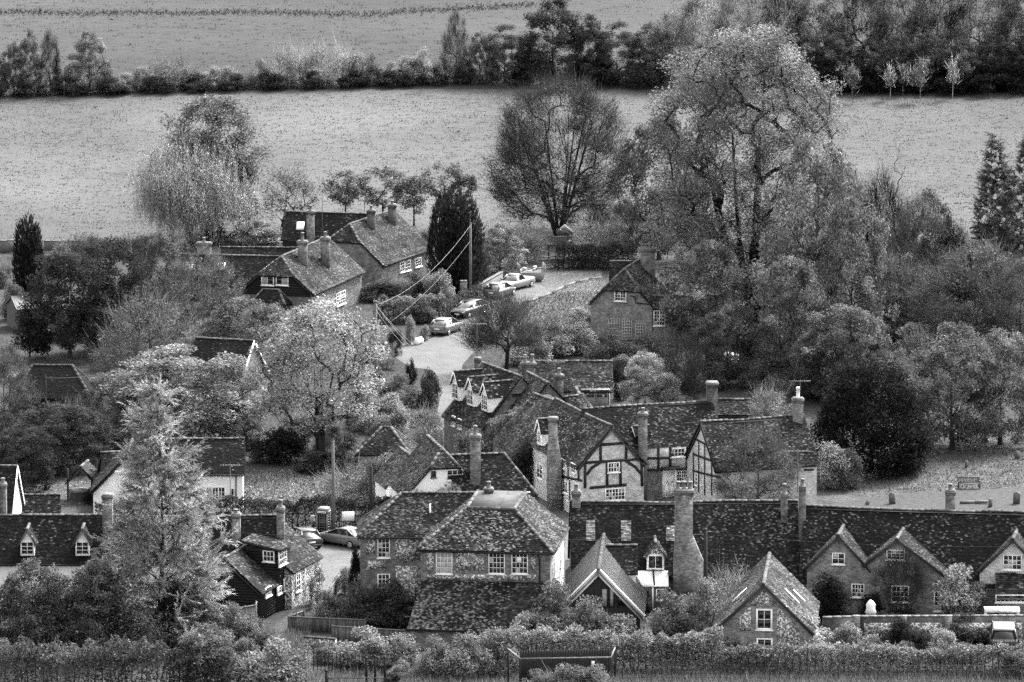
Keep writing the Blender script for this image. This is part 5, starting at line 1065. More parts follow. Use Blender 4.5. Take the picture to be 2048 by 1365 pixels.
# shrubs
SH = [  # x, row, top, w, kind, val, prof, label
 (1515, 1036, 856, 200, 'twiggy', .075, 'round', 'big bare twiggy shrub covering the shrub house front'), (1655, 978, 884, 112, 'leafy', .22, 'vase', 'pale airy shrub at the churchyard corner'), (1697, 978, 896, 84, 'leafy', .09, 'dome', 'dim shrub right of the pale airy one by the yew'),
 (1105, 712, 640, 120, 'leafy', .27, 'dome', 'pale shrub on the bank below the lane'), (1152, 705, 640, 110, 'leafy', .24, 'dome', 'pale shrub beside the trellised gable'), (1062, 728, 668, 110, 'leafy', .27, 'dome', 'pale shrub right of the weeping tree'), (1190, 668, 612, 46, 'leafy', .10, 'dome', 'dark shrub at the left corner of the lane cottage'), (1160, 655, 610, 60, 'leafy', .28, 'dome', 'pale tuft shrub on the verge left of the lane cottage'),
 (1222, 735, 660, 110, 'leafy', .09, 'dome', 'dim shrub above the garage roof'), (1240, 800, 715, 52, 'leafy', 0.028, 'egg', 'dark shrub hugging the right end of the garage'), (1290, 815, 690, 112, 'leafy', .23, 'egg', 'pale fluffy shrub right of the garage'), (1340, 818, 745, 70, 'leafy', .17, 'dome', 'mid grey shrub at the foot of the birches'), (1300, 720, 660, 120, 'twiggy', .12, 'dome', 'garden shrub below the lane cottage window'), (1400, 780, 700, 110, 'leafy', .12, 'dome', 'shrub in front of the white garden chairs'),
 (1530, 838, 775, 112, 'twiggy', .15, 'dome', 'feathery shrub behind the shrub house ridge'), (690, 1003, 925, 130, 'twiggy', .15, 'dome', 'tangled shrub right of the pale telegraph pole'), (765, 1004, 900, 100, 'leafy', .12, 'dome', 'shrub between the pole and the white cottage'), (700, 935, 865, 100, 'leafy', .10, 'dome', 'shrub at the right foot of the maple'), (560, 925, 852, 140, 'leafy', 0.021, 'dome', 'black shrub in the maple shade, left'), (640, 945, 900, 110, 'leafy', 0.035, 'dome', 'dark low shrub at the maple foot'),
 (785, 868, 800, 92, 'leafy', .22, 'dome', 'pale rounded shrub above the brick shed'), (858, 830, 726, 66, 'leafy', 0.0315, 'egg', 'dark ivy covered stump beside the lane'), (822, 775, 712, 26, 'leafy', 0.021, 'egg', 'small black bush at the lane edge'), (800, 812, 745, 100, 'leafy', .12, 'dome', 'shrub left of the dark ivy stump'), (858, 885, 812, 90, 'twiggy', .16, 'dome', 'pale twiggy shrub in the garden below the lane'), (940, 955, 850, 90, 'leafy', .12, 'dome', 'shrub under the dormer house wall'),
 (1005, 955, 832, 110, 'leafy', .13, 'dome', 'creeper mound against the dormer house'), (1048, 985, 862, 80, 'leafy', 0.0315, 'egg', 'dark ivy at the corner of the timber house'), (890, 1092, 962, 150, 'leafy', .11, 'dome', 'creeper under the white cottage gable'), (835, 1092, 978, 80, 'leafy', .14, 'dome', 'low shrub by the white cottage eaves'), (1020, 1020, 985, 40, 'leafy', .2, 'dome', 'small shrub behind the flint house flat roof'),
 (760, 600, 555, 110, 'leafy', .075, 'dome', 'shrub below the back cottage'), (825, 600, 545, 90, 'leafy', .11, 'dome', 'shrub in front of the back cottage windows'), (878, 605, 528, 84, 'leafy', .26, 'egg', 'pale bush left of the roadside telegraph pole'), (720, 545, 472, 66, 'leafy', 0.0245, 'dome', 'black domed bush between the two upper cottages'), (845, 645, 598, 76, 'leafy', .11, 'dome', 'rounded bush above the silver hatchback'), (821, 690, 629, 30, 'leafy', .20, 'column', 'clipped topiary column by the drive'), (850, 682, 648, 26, 'leafy', .17, 'column', 'clipped gate bush next to the topiary column'),
 (790, 712, 654, 34, 'leafy', 0.0315, 'box', 'dark clipped bush at the drive entrance'), (1000, 552, 440, 116, 'leafy', .18, 'dome', 'pale flowering bush behind the skip'), (955, 565, 498, 76, 'leafy', 0.035, 'dome', 'dark bush under the great cypress'), (1055, 525, 446, 84, 'twiggy', .12, 'dome', 'twiggy bush left of the half bare tree'), (1185, 520, 436, 120, 'twiggy', .14, 'dome', 'twiggy bush right of the half bare tree'), (1235, 500, 440, 80, 'leafy', .12, 'dome', 'field edge bush near the brick chimney'),
 (170, 505, 470, 130, 'twiggy', .09, 'dome', 'low scrub by the field wall on the left'), (290, 505, 468, 120, 'twiggy', .09, 'dome', 'low scrub left of the willow foot'), (545, 490, 452, 110, 'leafy', .16, 'dome', 'pale scrub left of the back cottage'), (470, 492, 462, 60, 'leafy', .09, 'dome', 'scrub right of the willow foot'), (120, 820, 770, 110, 'twiggy', .12, 'dome', 'scrub at the foot of the thin pole'), (25, 640, 560, 60, 'leafy', .10, 'dome', 'shrub left of the columnar yew'), (20, 750, 690, 60, 'leafy', .07, 'dome', 'shrub by the pale shed'),
 (205, 1010, 955, 70, 'leafy', 0.035, 'dome', 'dark shrub at the white cottage gable foot'), (185, 1010, 972, 40, 'leafy', 0.021, 'egg', 'dark clipped shrub behind the left row'),
 # front gardens
 (650, 1246, 1180, 90, 'leafy', .16, 'dome', 'shrub inside the bend of the board fence'), (712, 1250, 1160, 90, 'leafy', .10, 'dome', 'dark shrub behind the board fence'), (775, 1252, 1152, 116, 'leafy', .075, 'dome', 'largest dark shrub in the flint house garden'), (820, 1248, 1200, 60, 'leafy', .08, 'dome', 'shrub left of the garden notice'), (712, 1215, 1085, 36, 'leafy', 0.0175, 'column', 'dark ivy column on the flint house corner'), (636, 1215, 1135, 30, 'sparse', .16, 'egg', 'thin young conifer beside the street'), (622, 1210, 1150, 26, 'sparse', .16, 'egg', 'smaller thin conifer beside the street'), (690, 1190, 1130, 50, 'leafy', .14, 'dome', 'shrub at the street corner of the flint house'),
 (1060, 1310, 1218, 110, 'leafy', .17, 'dome', 'shrub at the right end of the lean-to'), (1112, 1300, 1160, 150, 'leafy', .12, 'dome', 'large shrub left of the white bargeboards'), (1175, 1302, 1185, 110, 'leafy', .14, 'dome', 'shrub with pale blooms before the metal roofed gable'), (1232, 1300, 1222, 120, 'leafy', .13, 'dome', 'low shrub below the white bargeboards'), (1330, 1290, 1178, 130, 'leafy', .12, 'dome', 'shrub right of the plank door'), (1405, 1275, 1150, 120, 'leafy', .16, 'dome', 'grey shrub beside the dark pole'),
 (1375, 1315, 1222, 130, 'leafy', 0.035, 'dome', 'dark shrub left of the brick cottage end'), (1465, 1318, 1245, 96, 'leafy', 0.0315, 'dome', 'black shrub against the brick cottage wall'), (1460, 1245, 1125, 110, 'twiggy', .17, 'dome', 'pale twiggy shrub behind the dark pole'), (1540, 1185, 1100, 84, 'yew', .03, 'dome', 'dark domed bush behind the brick cottage ridge'), (1600, 1190, 1100, 70, 'leafy', .2, 'dome', 'pale shrub left of the first brick gable'),
 (1652, 1240, 1142, 112, 'yew', .018, 'dome', 'black clipped yew dome in the row garden'), (1745, 1240, 1180, 66, 'leafy', 0.0245, 'dome', 'dark shrub behind the white urn'), (1802, 1248, 1100, 122, 'bare', .1, 'vase', 'bare fan shaped shrub against the second gable'), (1795, 1245, 1205, 110, 'leafy', .12, 'dome', 'leafy shrub at the foot of the bare fan'), (1920, 1240, 1128, 132, 'leafy', .24, 'vase', 'pale bushy shrub between the second and third gables'), (1720, 1190, 1120, 50, 'leafy', .08, 'egg', 'creeper between the first two gables'),
 (1620, 1318, 1225, 110, 'leafy', .3, 'dome', 'pale climber on the right of the brick cottage end'), (1690, 1312, 1240, 90, 'leafy', .18, 'dome', 'shrub before the flint part of the garden wall'), (1745, 1318, 1268, 80, 'leafy', .22, 'dome', 'low pale shrub below the garden wall'), (1805, 1312, 1232, 130, 'leafy', 0.0196, 'dome', 'black shrub below the garden wall'), (1885, 1318, 1255, 86, 'leafy', .24, 'dome', 'round pale shrub left of the parked off-roader'), (1930, 1290, 1225, 120, 'leafy', 0.042, 'dome', 'dark shrub above the off-roader'), (2000, 1262, 1215, 110, 'leafy', .07, 'dome', 'dark hedge shrub below the white table'), (2035, 1355, 1295, 90, 'leafy', .12, 'dome', 'shrub in front of the off-roader'),
 (725, 1330, 1252, 130, 'leafy', .22, 'dome', 'pale rounded shrub in front of the board fence, left'), (800, 1336, 1262, 110, 'leafy', .2, 'dome', 'pale shrub in front of the board fence, middle'), (650, 1326, 1290, 60, 'leafy', .12, 'dome', 'shrub by the stone wall end'), (865, 1352, 1270, 110, 'leafy', .15, 'dome', 'leafy shrub below the fence corner'), (935, 1356, 1262, 120, 'leafy', .17, 'dome', 'shrub left of the black framed shelter'), (1000, 1350, 1250, 110, 'leafy', .16, 'dome', 'shrub below the brick lean-to wall'),
 (70, 1310, 1112, 210, 'leafy', .10, 'dome', 'large hedge bush at the left edge before the dormers'), (185, 1312, 1118, 190, 'leafy', .10, 'dome', 'large hedge bush under the second dormer'), (265, 1315, 1190, 120, 'leafy', .08, 'dome', 'dark bush left of the larch foot'), (395, 1300, 1180, 130, 'leafy', .13, 'dome', 'bush right of the larch foot'), (470, 1300, 1200, 110, 'leafy', .14, 'dome', 'bush below the black cottage'),
 (350, 1292, 1150, 150, 'leafy', 0.035, 'dome', 'dark shrub added as the shaded interior of the foreground larch foot'), (415, 1392, 1240, 170, 'leafy', .13, 'dome', 'bush with grey leaves at the bottom, left of the path'), (545, 1398, 1270, 180, 'leafy', .17, 'dome', 'pale wispy bush at the bottom left of the iron railings')]  # dark shrub added for the shaded inside of the larch foot
for i, (x, row, top, w, k, v, pr, lab) in enumerate(SH):
    big = row > 1290
    T('shrub', lab, 'bush', x, row, top, w, k, v, .0 if pr in ('dome', 'column', 'box') else .05, pr, size=.15 if row > 1000 else .17, seed=700+i, bark=.16 if k == 'bare' else .04, dens=.95, pale=(.10, min(.5, v*2.2+.1)) if v > .05 and k != 'bare' else ((1, .2) if k == 'bare' else None), lob=.3 if pr == 'dome' else .12)
hedge('hedge', 'dark clipped hedge behind the telephone box', 432, 1060, 712, 1062, 2.35, 1.4, .035, seed=11); hedge('hedge', 'dark hedge running behind the white notice', 716, 1060, 800, 1052, 2.4, 1.3, .04, seed=12)
hedge('hedge', 'clipped hedge above the upper drive', 752, 648, 885, 640, 2.4, 2.0, .10, seed=13, top_light=.15); hedge('hedge', 'dark hedge below the tree house', 1112, 537, 1272, 540, 2.5, 2.0, .035, seed=14)
hedge('hedge', 'low hedge along the lane behind the parked cars', 880, 640, 960, 598, 1.4, .9, .06, seed=15); hedge('hedge', 'garden hedge in front of the white larch cottage', 190, 1052, 425, 1056, 1.8, 1.2, .05, seed=16)
hedge('hedge', 'bright topped hedge along the bottom, right of the black framed shelter', 1225, 1345, 1445, 1343, 2.6, 1.7, .14, seed=17, top_light=.22, twigs=3); hedge('hedge', 'long hedge along the bottom right behind the wire fence', 1445, 1346, 2080, 1348, 1.95, 1.6, .12, seed=18, top_light=.18, twigs=4, pale=(.06, .34)); hedge('hedge', 'overgrown hedge above the black framed shelter', 960, 1338, 1230, 1338, 2.6, 1.8, .13, seed=19, top_light=.2, twigs=4, pale=(.08, .34))

# undergrowth that closes the gaps between the trees
hedge('overgrown_hedge', 'tall overgrown hedge at the left edge in front of the dormered row', -40, 1312, 285, 1314, 5.2, 3.6, .085, seed=21, wob=.35, top_light=.12, twigs=6, pale=(.06, .26), cat='hedge'); hedge('overgrown_hedge', 'dark overgrown hedge filling the bottom left corner', -40, 1396, 470, 1400, 3.5, 3.0, .06, seed=22, wob=.18, top_light=.08, twigs=6, pale=(.05, .24)); hedge('overgrown_hedge', 'grey overgrown hedge left of the field gate', 380, 1388, 622, 1392, 2.7, 2.6, .12, seed=23, wob=.4, top_light=.12, twigs=10, pale=(.08, .3))
rr0 = np.random.default_rng(4)
def thicket(n, x0, x1, y0, y1, vlo, vhi, h0, h1, label, group, kinds=('leafy', 'twiggy'), avoid=()):
    k = 0; tries = 0
    while k < n and tries < n*40:
        tries += 1; x, y = rr0.uniform(x0, x1), rr0.uniform(y0, y1)
        if any(a <= x <= c and b <= y <= d for a, b, c, d in avoid): continue
        s_ = ppm(G(x, y)[1]); h = rr0.uniform(h0, h1); w = h*rr0.uniform(1.1, 1.9)
        T('garden_shrub' if 'garden' in label else 'scrub_bush', label, 'bush', x, y, y-h*s_, w*s_, kinds[0] if rr0.random() < .62 else kinds[1], rr0.uniform(vlo, vhi), 0, 'dome', group=group, seed=int(rr0.integers(1, 9e5))); k += 1
thicket(46, -10, 330, 640, 960, .05, .12, 1.6, 3.6, 'shrub in the thicket between the black barn and the well', 'shrubs of the left thicket', avoid=[(10, 690, 200, 880), (120, 930, 220, 1010), (190, 890, 330, 1010), (10, 580, 70, 660)])
thicket(22, 250, 560, 590, 760, .08, .16, 1.4, 3.0, 'shrub in the gardens below the boarded cottage', 'shrubs below the boarded cottage', avoid=[(360, 690, 530, 840), (490, 560, 620, 660)])
thicket(10, -10, 240, 505, 600, .04, .1, 1.4, 2.6, 'shrub on the bank under the field wall', 'shrubs under the field wall', avoid=[(10, 560, 90, 640)])
thicket(52, 1560, 2060, 590, 835, .07, .15, 1.8, 4.2, 'shrub in the wooded bank above the churchyard', 'shrubs of the wooded bank')
thicket(20, 1240, 1560, 700, 790, .08, .17, 1.2, 2.6, 'shrub in the garden behind the long roof', 'shrubs behind the long roof', avoid=[(1420, 715, 1500, 740)])
thicket(16, 1380, 1700, 500, 660, .06, .14, 1.6, 3.4, 'shrub under the great tree', 'shrubs under the great tree', avoid=[(1300, 590, 1480, 690)])
thicket(14, 700, 900, 705, 880, .07, .2, 1.0, 2.4, 'shrub on the bank left of the lane', 'shrubs on the lane bank', avoid=[(780, 690, 940, 790), (720, 850, 830, 920), (850, 690, 960, 900)])
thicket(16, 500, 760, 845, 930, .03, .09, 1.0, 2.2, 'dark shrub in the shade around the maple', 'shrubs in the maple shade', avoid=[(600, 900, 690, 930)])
thicket(14, 660, 930, 530, 640, .05, .16, .9, 2.2, 'shrub in the gardens of the upper cottages', 'shrubs by the upper cottages', avoid=[(560, 470, 745, 640), (690, 440, 860, 560), (860, 600, 960, 690)])
thicket(16, 1180, 1330, 430, 505, .06, .15, 1.0, 2.6, 'scrub along the field edge beside the half bare tree', 'scrub along the field edge'); thicket(14, 440, 960, 455, 492, .09, .18, .8, 1.8, 'low scrub along the field edge behind the cottages', 'low scrub behind the cottages', avoid=[(560, 400, 860, 480)])
thicket(26, 1020, 1460, 1255, 1322, .08, .2, .9, 2.0, 'garden shrub behind the bright topped hedge', 'garden shrubs behind the front hedge', avoid=[(1060, 1230, 1240, 1262)]); thicket(18, 1600, 2050, 1296, 1330, .05, .2, .8, 1.7, 'low shrub between the garden wall and the long hedge', 'shrubs below the garden wall', avoid=[(1960, 1240, 2050, 1330)])
thicket(12, 770, 900, 1335, 1362, .1, .24, .7, 1.2, 'low shrub between the board fences and the railings', 'shrubs in front of the board fences'); thicket(12, 380, 560, 1255, 1330, .08, .16, .9, 2.0, 'shrub on the bank below the black cottage', 'shrubs below the black cottage', avoid=[(520, 1230, 600, 1290)])

for i, (x, row, z, w, h, v, lab) in enumerate([(1010, 850, 4.0, 80, .9, .12, 'ivy spreading over the lower roof by the dormers'), (1050, 832, 4.9, 90, .8, .14, 'ivy trailing across the middle of the linked roofs'), (1085, 806, 6.2, 70, .7, .15, 'ivy climbing to the ridge of the linked roofs'), (1060, 862, 3.9, 80, 1.0, .06, 'dark ivy hanging from the eaves by the timber house')]):
    b_0 = W(x, row, z); T('ivy', lab, 'ivy', x, row, row-h*23, w, 'leafy', v, 0, 'dome', base=b_0, seed=900+i)
thicket(15, 1045, 1220, 1388, 1402, .09, .2, 1.2, 2.6, 'bramble growing through the black framed shelter', 'brambles in the framed shelter')

for i, (x, row, top, w, k, v, lab) in enumerate([(1755, 640, 330, 150, 'bare', .10, 'tall half bare tree right of the great tree, against the field'), (1830, 655, 385, 160, 'twiggy', .09, 'wispy twiggy tree left of the drooping larches'), (1900, 650, 430, 150, 'bare', .09, 'wispy bare tree just left of the drooping larches'), (1700, 640, 330, 150, 'twiggy', .12, 'wispy twiggy tree leaning on the right flank of the great tree')]):
    T('wispy_tree', lab, 'tree', x, row, top, w, k, v, .08, 'egg', seed=960+i, bark=.05)
# ------------------------------------------------------------------ roads and open ground
patch('road', 'tarmac', [(596, 1108), (640, 1092), (700, 1085), (745, 1100), (722, 1150), (660, 1205), (602, 1205)], .006)
patch('road', 'tarmac', [(1112, 1120), (1120, 1040), (1075, 1015), (1080, 985), (1100, 975), (1148, 1010), (1150, 1120)], .006)
patch('road', 'tarmac', [(786, 712), (800, 690), (862, 678), (905, 655), (950, 622), (990, 600), (1035, 572), (1075, 548), (1120, 538), (1200, 540), (1205, 556), (1150, 566), (1100, 588), (1052, 604), (1020, 640), (960, 690), (925, 730), (915, 790), (905, 860), (865, 860), (880, 800), (865, 740), (820, 735)], .006)
patch('lane_apron', 'leafy_gravel', [(1062, 556), (1092, 541), (1122, 537), (1198, 539), (1204, 555), (1150, 565), (1102, 584)], .012)
patch('verge', 'lawn', [(1060, 606), (1102, 590), (1150, 570), (1206, 558), (1250, 600), (1190, 680), (1060, 700), (1020, 680), (1030, 640)], .008)
patch('garden_path', 'gravel', [(535, 1262), (575, 1230), (600, 1205), (612, 1212), (590, 1240), (570, 1268), (545, 1285)], .006); patch('garden_path', 'gravel', [(600, 1330), (640, 1318), (700, 1340), (640, 1372), (590, 1360)], .006)
patch('garden_terrace', 'gravel', [(770, 1262), (840, 1240), (845, 1275), (775, 1285)], .008)
patch('lawn', 'lawn', [(470, 950), (600, 940), (680, 945), (700, 1000), (600, 1010), (490, 1010)], .006); patch('well_yard', 'gravel', [(40, 968), (180, 962), (210, 1030), (40, 1030)], .006)
patch('churchyard_grass', 'lawn', [(1560, 990), (1640, 935), (1720, 925), (1880, 900), (2080, 850), (2080, 978), (1860, 990), (1680, 1006)], .006); patch('churchyard_path', 'gravel', [(1640, 1012), (1700, 1002), (1800, 990), (1900, 982), (2080, 974), (2080, 1070), (1640, 1070)], .010)
def kerb(pts, name='kerb'):
    P = [G(*p) for p in pts]; root = None
    for a, b in zip(P[:-1], P[1:]):
        mb = MB(); d = unit(b-a); mb.bar(a+v3(0, 0, .05)-d*.02, b+v3(0, 0, .05), .16, .18); struct(mb.build(name, 'kerb_stone'))
kerb([(1050, 606), (1075, 598), (1102, 588), (1126, 575), (1150, 566), (1176, 560), (1204, 556)])
# field tufts, grass, fallen leaves
def blades(name, label, pts, n, h, w, val, seed, tilt=.5, cat='grass'):
    r = np.random.default_rng(seed); D = r.normal(0, tilt, (len(pts), 3)); D[:, 2] = 1; D /= np.linalg.norm(D, axis=1, keepdims=True)
    mb = MB(); mb.arr(needles(r, pts, D, h*r.lognormal(0, .35, len(pts)), w), np.clip(val*r.lognormal(0, .4, len(pts)), .01, .7)); o = mb.build(name, 'grass'); tag(o, label, cat, kind='stuff'); return o
r = np.random.default_rng(77)
def field_pts(n, y0, y1, clump):
    c = np.stack([r.uniform(-75, 75, n), r.uniform(y0, y1, n)], 1); P = np.repeat(c, clump, 0)+r.normal(0, [.35, .10], (n*clump, 2)); return np.concatenate([P, np.array([ground_z(y) for y in P[:, 1]])[:, None]], 1)
blades('field_tufts', 'coarse darker grass tufts across the lower field', field_pts(5500, 583, 663, 6), 0, .10, .10, .04, 5, .8)
blades('field_grass_blades', 'pale grass blades across the lower field', field_pts(8000, 583, 664, 4), 0, .14, .12, .12, 6, .8)
blades('upper_field_tufts', 'thin grass streaks across the upper field', field_pts(3500, 668, 735, 5), 0, .12, .14, .045, 7, .9)
ROADS = [[(596, 1108), (640, 1092), (700, 1085), (745, 1100), (722, 1150), (660, 1205), (602, 1205)], [(1112, 1120), (1120, 1040), (1075, 1015), (1080, 985), (1100, 975), (1148, 1010), (1150, 1120)], [(1640, 1012), (1700, 1002), (1800, 990), (1900, 982), (2080, 974), (2080, 1070), (1640, 1070)], [(535, 1262), (575, 1230), (600, 1205), (612, 1212), (590, 1240), (570, 1268), (545, 1285)],
         [(786, 712), (800, 690), (862, 678), (905, 655), (950, 622), (990, 600), (1035, 572), (1075, 548), (1120, 538), (1200, 540), (1205, 556), (1150, 566), (1100, 588), (1052, 604), (1020, 640), (960, 690), (925, 730), (915, 790), (905, 860), (865, 860), (880, 800), (865, 740), (820, 735)]]
def on_road(a, b):
    for pl in ROADS:
        xs = scan(pl, b)
        if any(xs[k] <= a <= xs[k+1] for k in range(0, len(xs)-1, 2)): return True
    return False
def strip_pts(n, x0, x1, r0, r1, roads=False): return np.array([G(a, b) for a, b in zip(r.uniform(x0, x1, n), r.uniform(r0, r1, n)) if roads or not on_road(a, b)])
blades('long_grass', 'long pale grass along the bottom edge', np.concatenate([strip_pts(9000, 800, 1240, 1352, 1385), strip_pts(14000, 1230, 2060, 1346, 1385), strip_pts(2500, 440, 620, 1262, 1300), strip_pts(1500, 600, 760, 1345, 1380)]), 0, .42, .05, .14, 8, .45)
blades('verge_grass', 'rough grass on banks and verges of the village', np.concatenate([strip_pts(7000, 1020, 1210, 585, 700), strip_pts(6000, 1600, 2060, 850, 985), strip_pts(2500, 470, 700, 940, 1010), strip_pts(9000, 0, 2048, 480, 600), strip_pts(9000, 0, 2048, 600, 1000)]), 0, .2, .08, .075, 9, .6)
lp_ = np.concatenate([strip_pts(2600, 480, 700, 940, 1008), strip_pts(2500, 1600, 2060, 840, 985), strip_pts(1600, 1060, 1205, 540, 600), strip_pts(900, 40, 200, 962, 1020), strip_pts(1500, 1000, 1200, 600, 700), strip_pts(200, 600, 740, 1090, 1200, True), strip_pts(900, 800, 1050, 560, 740), strip_pts(700, 1040, 1205, 538, 600, True)]); lp_[:, 2] += .03
mb = MB(); mb.arr(leaf_faces(r, lp_, .14, 3.0, 1.3), r.uniform(.08, .36, len(lp_))); tag(mb.build('fallen_leaves', 'grass'), 'pale fallen leaves scattered over lawns and lane', 'leaves', kind='stuff')
# field boundary track on the upper field
mb = MB(); P = [G(x, 24+3*math.sin(x*.01)+(4 if 300 < x < 800 else 0)-(x-700)*.03*(x > 700)) for x in range(-40, 1100, 30)]
pts = np.concatenate([np.linspace(a, b, 40) for a, b in zip(P[:-1], P[1:])]); pts = np.repeat(pts, 4, 0)+r.normal(0, [.3, .9, 0], (len(pts)*4, 3)); pts[:, 2] = [ground_z(y) for y in pts[:, 1]]
blades('field_bank', 'thin dark line of rough grass crossing the upper field', pts[::2], 0, .25, .12, .035, 10, .7)

# ------------------------------------------------------------------ vehicles
def part(mb, name, m, parent, smooth=False):
    o = mb.build(name, m, None, smooth=smooth); o.parent = parent; return o
def to_mesh(o):
    bpy.context.view_layer.update(); me = bpy.data.meshes.new_from_object(o.evaluated_get(bpy.context.evaluated_depsgraph_get())); n_ = bpy.data.objects.new('lettering', me); COL.objects.link(n_); bpy.data.objects.remove(o)
    n_.name = 'lettering'; return n_
def loft(mb, rings):
    k = len(rings[0]); V = [p for r_ in rings for p in r_]; Fc = []
    for i in range(len(rings)-1):
        for j in range(k): a = i*k+j; b = i*k+(j+1) % k; Fc.append((a, b, b+k, a+k))
    Fc += [tuple(range(k))[::-1], tuple(range((len(rings)-1)*k, len(rings)*k))]; mb.add(V, Fc)
def car(name, label, loc, rz, paint, L=4.2, Wd=1.78, Ht=1.48, style='hatch', text=None):
    root = thing(name, label, 'car', loc, rz); hw = Wd/2; x0, x1 = -L/2, L/2
    suv = style == 'suv'; belt = .98 if not suv else 1.18; zb = .24 if not suv else .34
    st = [(x0, .80, belt*.80, zb+.18), (x0+.10, .93, belt*.97, zb+.05), (x0+.45, .98, belt*1.0, zb), (-L*.15, 1.0, belt*.99, zb), (L*.12, 1.0, belt*.97, zb), (L*.27, .98, belt*.94, zb), (x1-.45, .94, belt*.85, zb), (x1-.12, .85, belt*.70, zb+.05), (x1, .68, belt*.58, zb+.14)]
    if style == 'pickup': st = [(x0, .92, belt*.95, zb+.15), (x0+.1, .97, belt*1.0, zb+.05)]+st[2:]
    rings = []
    for x, wf_, zt, z_b in st:
        w_ = hw*wf_; rings.append([(x, -w_*.9, z_b), (x, -w_, z_b+.14), (x, -w_, zt-.22), (x, -w_*.95, zt-.05), (x, -w_*.80, zt), (x, w_*.80, zt), (x, w_*.95, zt-.05), (x, w_, zt-.22), (x, w_, z_b+.14), (x, w_*.9, z_b)])
    mb = MB(); loft(mb, rings); part(mb, 'body', paint, root, True)
    if style == 'hatch': gx = (x0+.12, x0+.75, L*.03, L*.26)
    elif style == 'suv': gx = (x0+.12, x0+.45, L*.10, L*.24)
    elif style == 'pickup': gx = (-L*.12, -L*.06, L*.09, L*.24)
    else: gx = (x0+.45, x0+1.25, L*.02, L*.24)
    zt = Ht; zr = Ht-.05; wb, wt = hw*.88, hw*.68 if not suv else hw*.76
    low = [(gx[0], -wb, belt-.04), (gx[3], -wb*.96, belt-.06), (gx[3], wb*.96, belt-.06), (gx[0], wb, belt-.04)]; hi = [(gx[1], -wt, zr), (gx[2], -wt, zr), (gx[2], wt, zr), (gx[1], wt, zr)]
    mb = MB(); mb.add(low+hi, [(0, 1, 5, 4), (1, 2, 6, 5), (2, 3, 7, 6), (3, 0, 4, 7), (4, 5, 6, 7)]); part(mb, 'window_glass', 'glass', root)
    mb = MB(); rr_ = []
    for x, f, dz in ((gx[1]-.08, .97, -.05), (gx[1]+.12, 1.03, .02), ((gx[1]+gx[2])/2, 1.05, .055), (gx[2]-.12, 1.02, .02), (gx[2]+.06, .96, -.05)): rr_.append([(x, -wt*f, zr+dz-.04), (x, -wt*f*.85, zr+dz+.02), (x, wt*f*.85, zr+dz+.02), (x, wt*f, zr+dz-.04), (x, wt*f*.8, zr+dz-.06), (x, -wt*f*.8, zr+dz-.06)])
    loft(mb, rr_); part(mb, 'roof', paint, root, True)
    for a, b in list(zip(low, hi)): mb = MB(); mb.bar(a, b, .09, .07); part(mb, 'pillar', paint, root)
    for sy in (-1, 1): mb = MB(); xm = (gx[1]+gx[2])/2-.05; mb.bar((xm-.05, sy*wb*.985, belt-.02), (xm, sy*wt*1.0, zr-.02), .08, .06); part(mb, 'pillar', 'iron', root)
    wr = .31 if not suv else .39
    for x in (x0+.78, x1-.82):
        for sy in (-1, 1):
            mb = MB(); V = []; seg = 14
            for yy, rr2 in ((-.1, wr*.93), (-.07, wr), (.07, wr), (.1, wr*.93)):
                for k in range(seg): t = 2*math.pi*k/seg; V.append((rr2*math.cos(t), yy, rr2*math.sin(t)))
            Fc = [(i*seg+k, i*seg+(k+1) % seg, (i+1)*seg+(k+1) % seg, (i+1)*seg+k) for i in range(3) for k in range(seg)]+[tuple(range(seg)), tuple(range(3*seg, 4*seg))[::-1]]
            mb.add(V, Fc); wl_ = part(mb, 'wheel', 'rubber', root); wl_.location = (x, sy*(hw-.085), wr)
            q = MB()
            for k in range(5): t = 2*math.pi*k/5; q.bar((0, sy*.105, 0), (wr*.62*math.cos(t), sy*.105, wr*.62*math.sin(t)), .09, .02, up=(0, 1, 0))
            V = [(wr*f*math.cos(2*math.pi*k/12), sy*.112, wr*f*math.sin(2*math.pi*k/12)) for f in (.68, .56) for k in range(12)]; q.add(V, [(k, (k+1) % 12, 12+(k+1) % 12, 12+k) for k in range(12)])
            part(q, 'rim', 'alloy', wl_)
    for sy in (-1, 1):
        mb = MB(); mb.box((x0+.10, sy*hw*.72, belt*.80), (.14, .34, .17)); part(mb, 'tail_light', 'lamp_red', root)
        mb = MB(); mb.box((x1-.20, sy*hw*.62, belt*.64), (.22, .34, .13)); part(mb, 'headlight', 'lamp_white', root)
        mb = MB(); mb.box((L*.19, sy*(hw+.06), belt+.03), (.13, .16, .12)); part(mb, 'door_mirror', paint, root)
    mb = MB(); mb.box((x0-.012, 0, belt*.66), (.03, .52, .12)); part(mb, 'number_plate', 'plate', root); mb = MB(); mb.box((x1+.012, 0, belt*.44), (.03, .52, .11)); part(mb, 'number_plate', 'plate', root)
    mb = MB(); mb.box((x0+.0, 0, zb+.16), (.10, hw*1.7, .16)); part(mb, 'bumper', 'rubber' if suv else paint, root); mb = MB(); mb.box((x1-.02, 0, zb+.16), (.08, hw*1.3, .12)); part(mb, 'grille', 'iron', root)
    if text:
        cu = bpy.data.curves.new('lettering', 'FONT'); cu.body = text; cu.size = .16; cu.extrude = .004; cu.align_x = 'CENTER'; cu.space_character = 1.5; o = bpy.data.objects.new('lettering', cu); COL.objects.link(o); cu.materials.append(MATS['letter']); o = to_mesh(o); o.parent = root; o.location = (x0-.03, 0, belt*.86); o.rotation_euler = (math.radians(80), 0, -math.pi/2)
    return root
D_ = math.radians
def on(px, row, lift=.006): p = G(px, row); p[2] += lift; return p
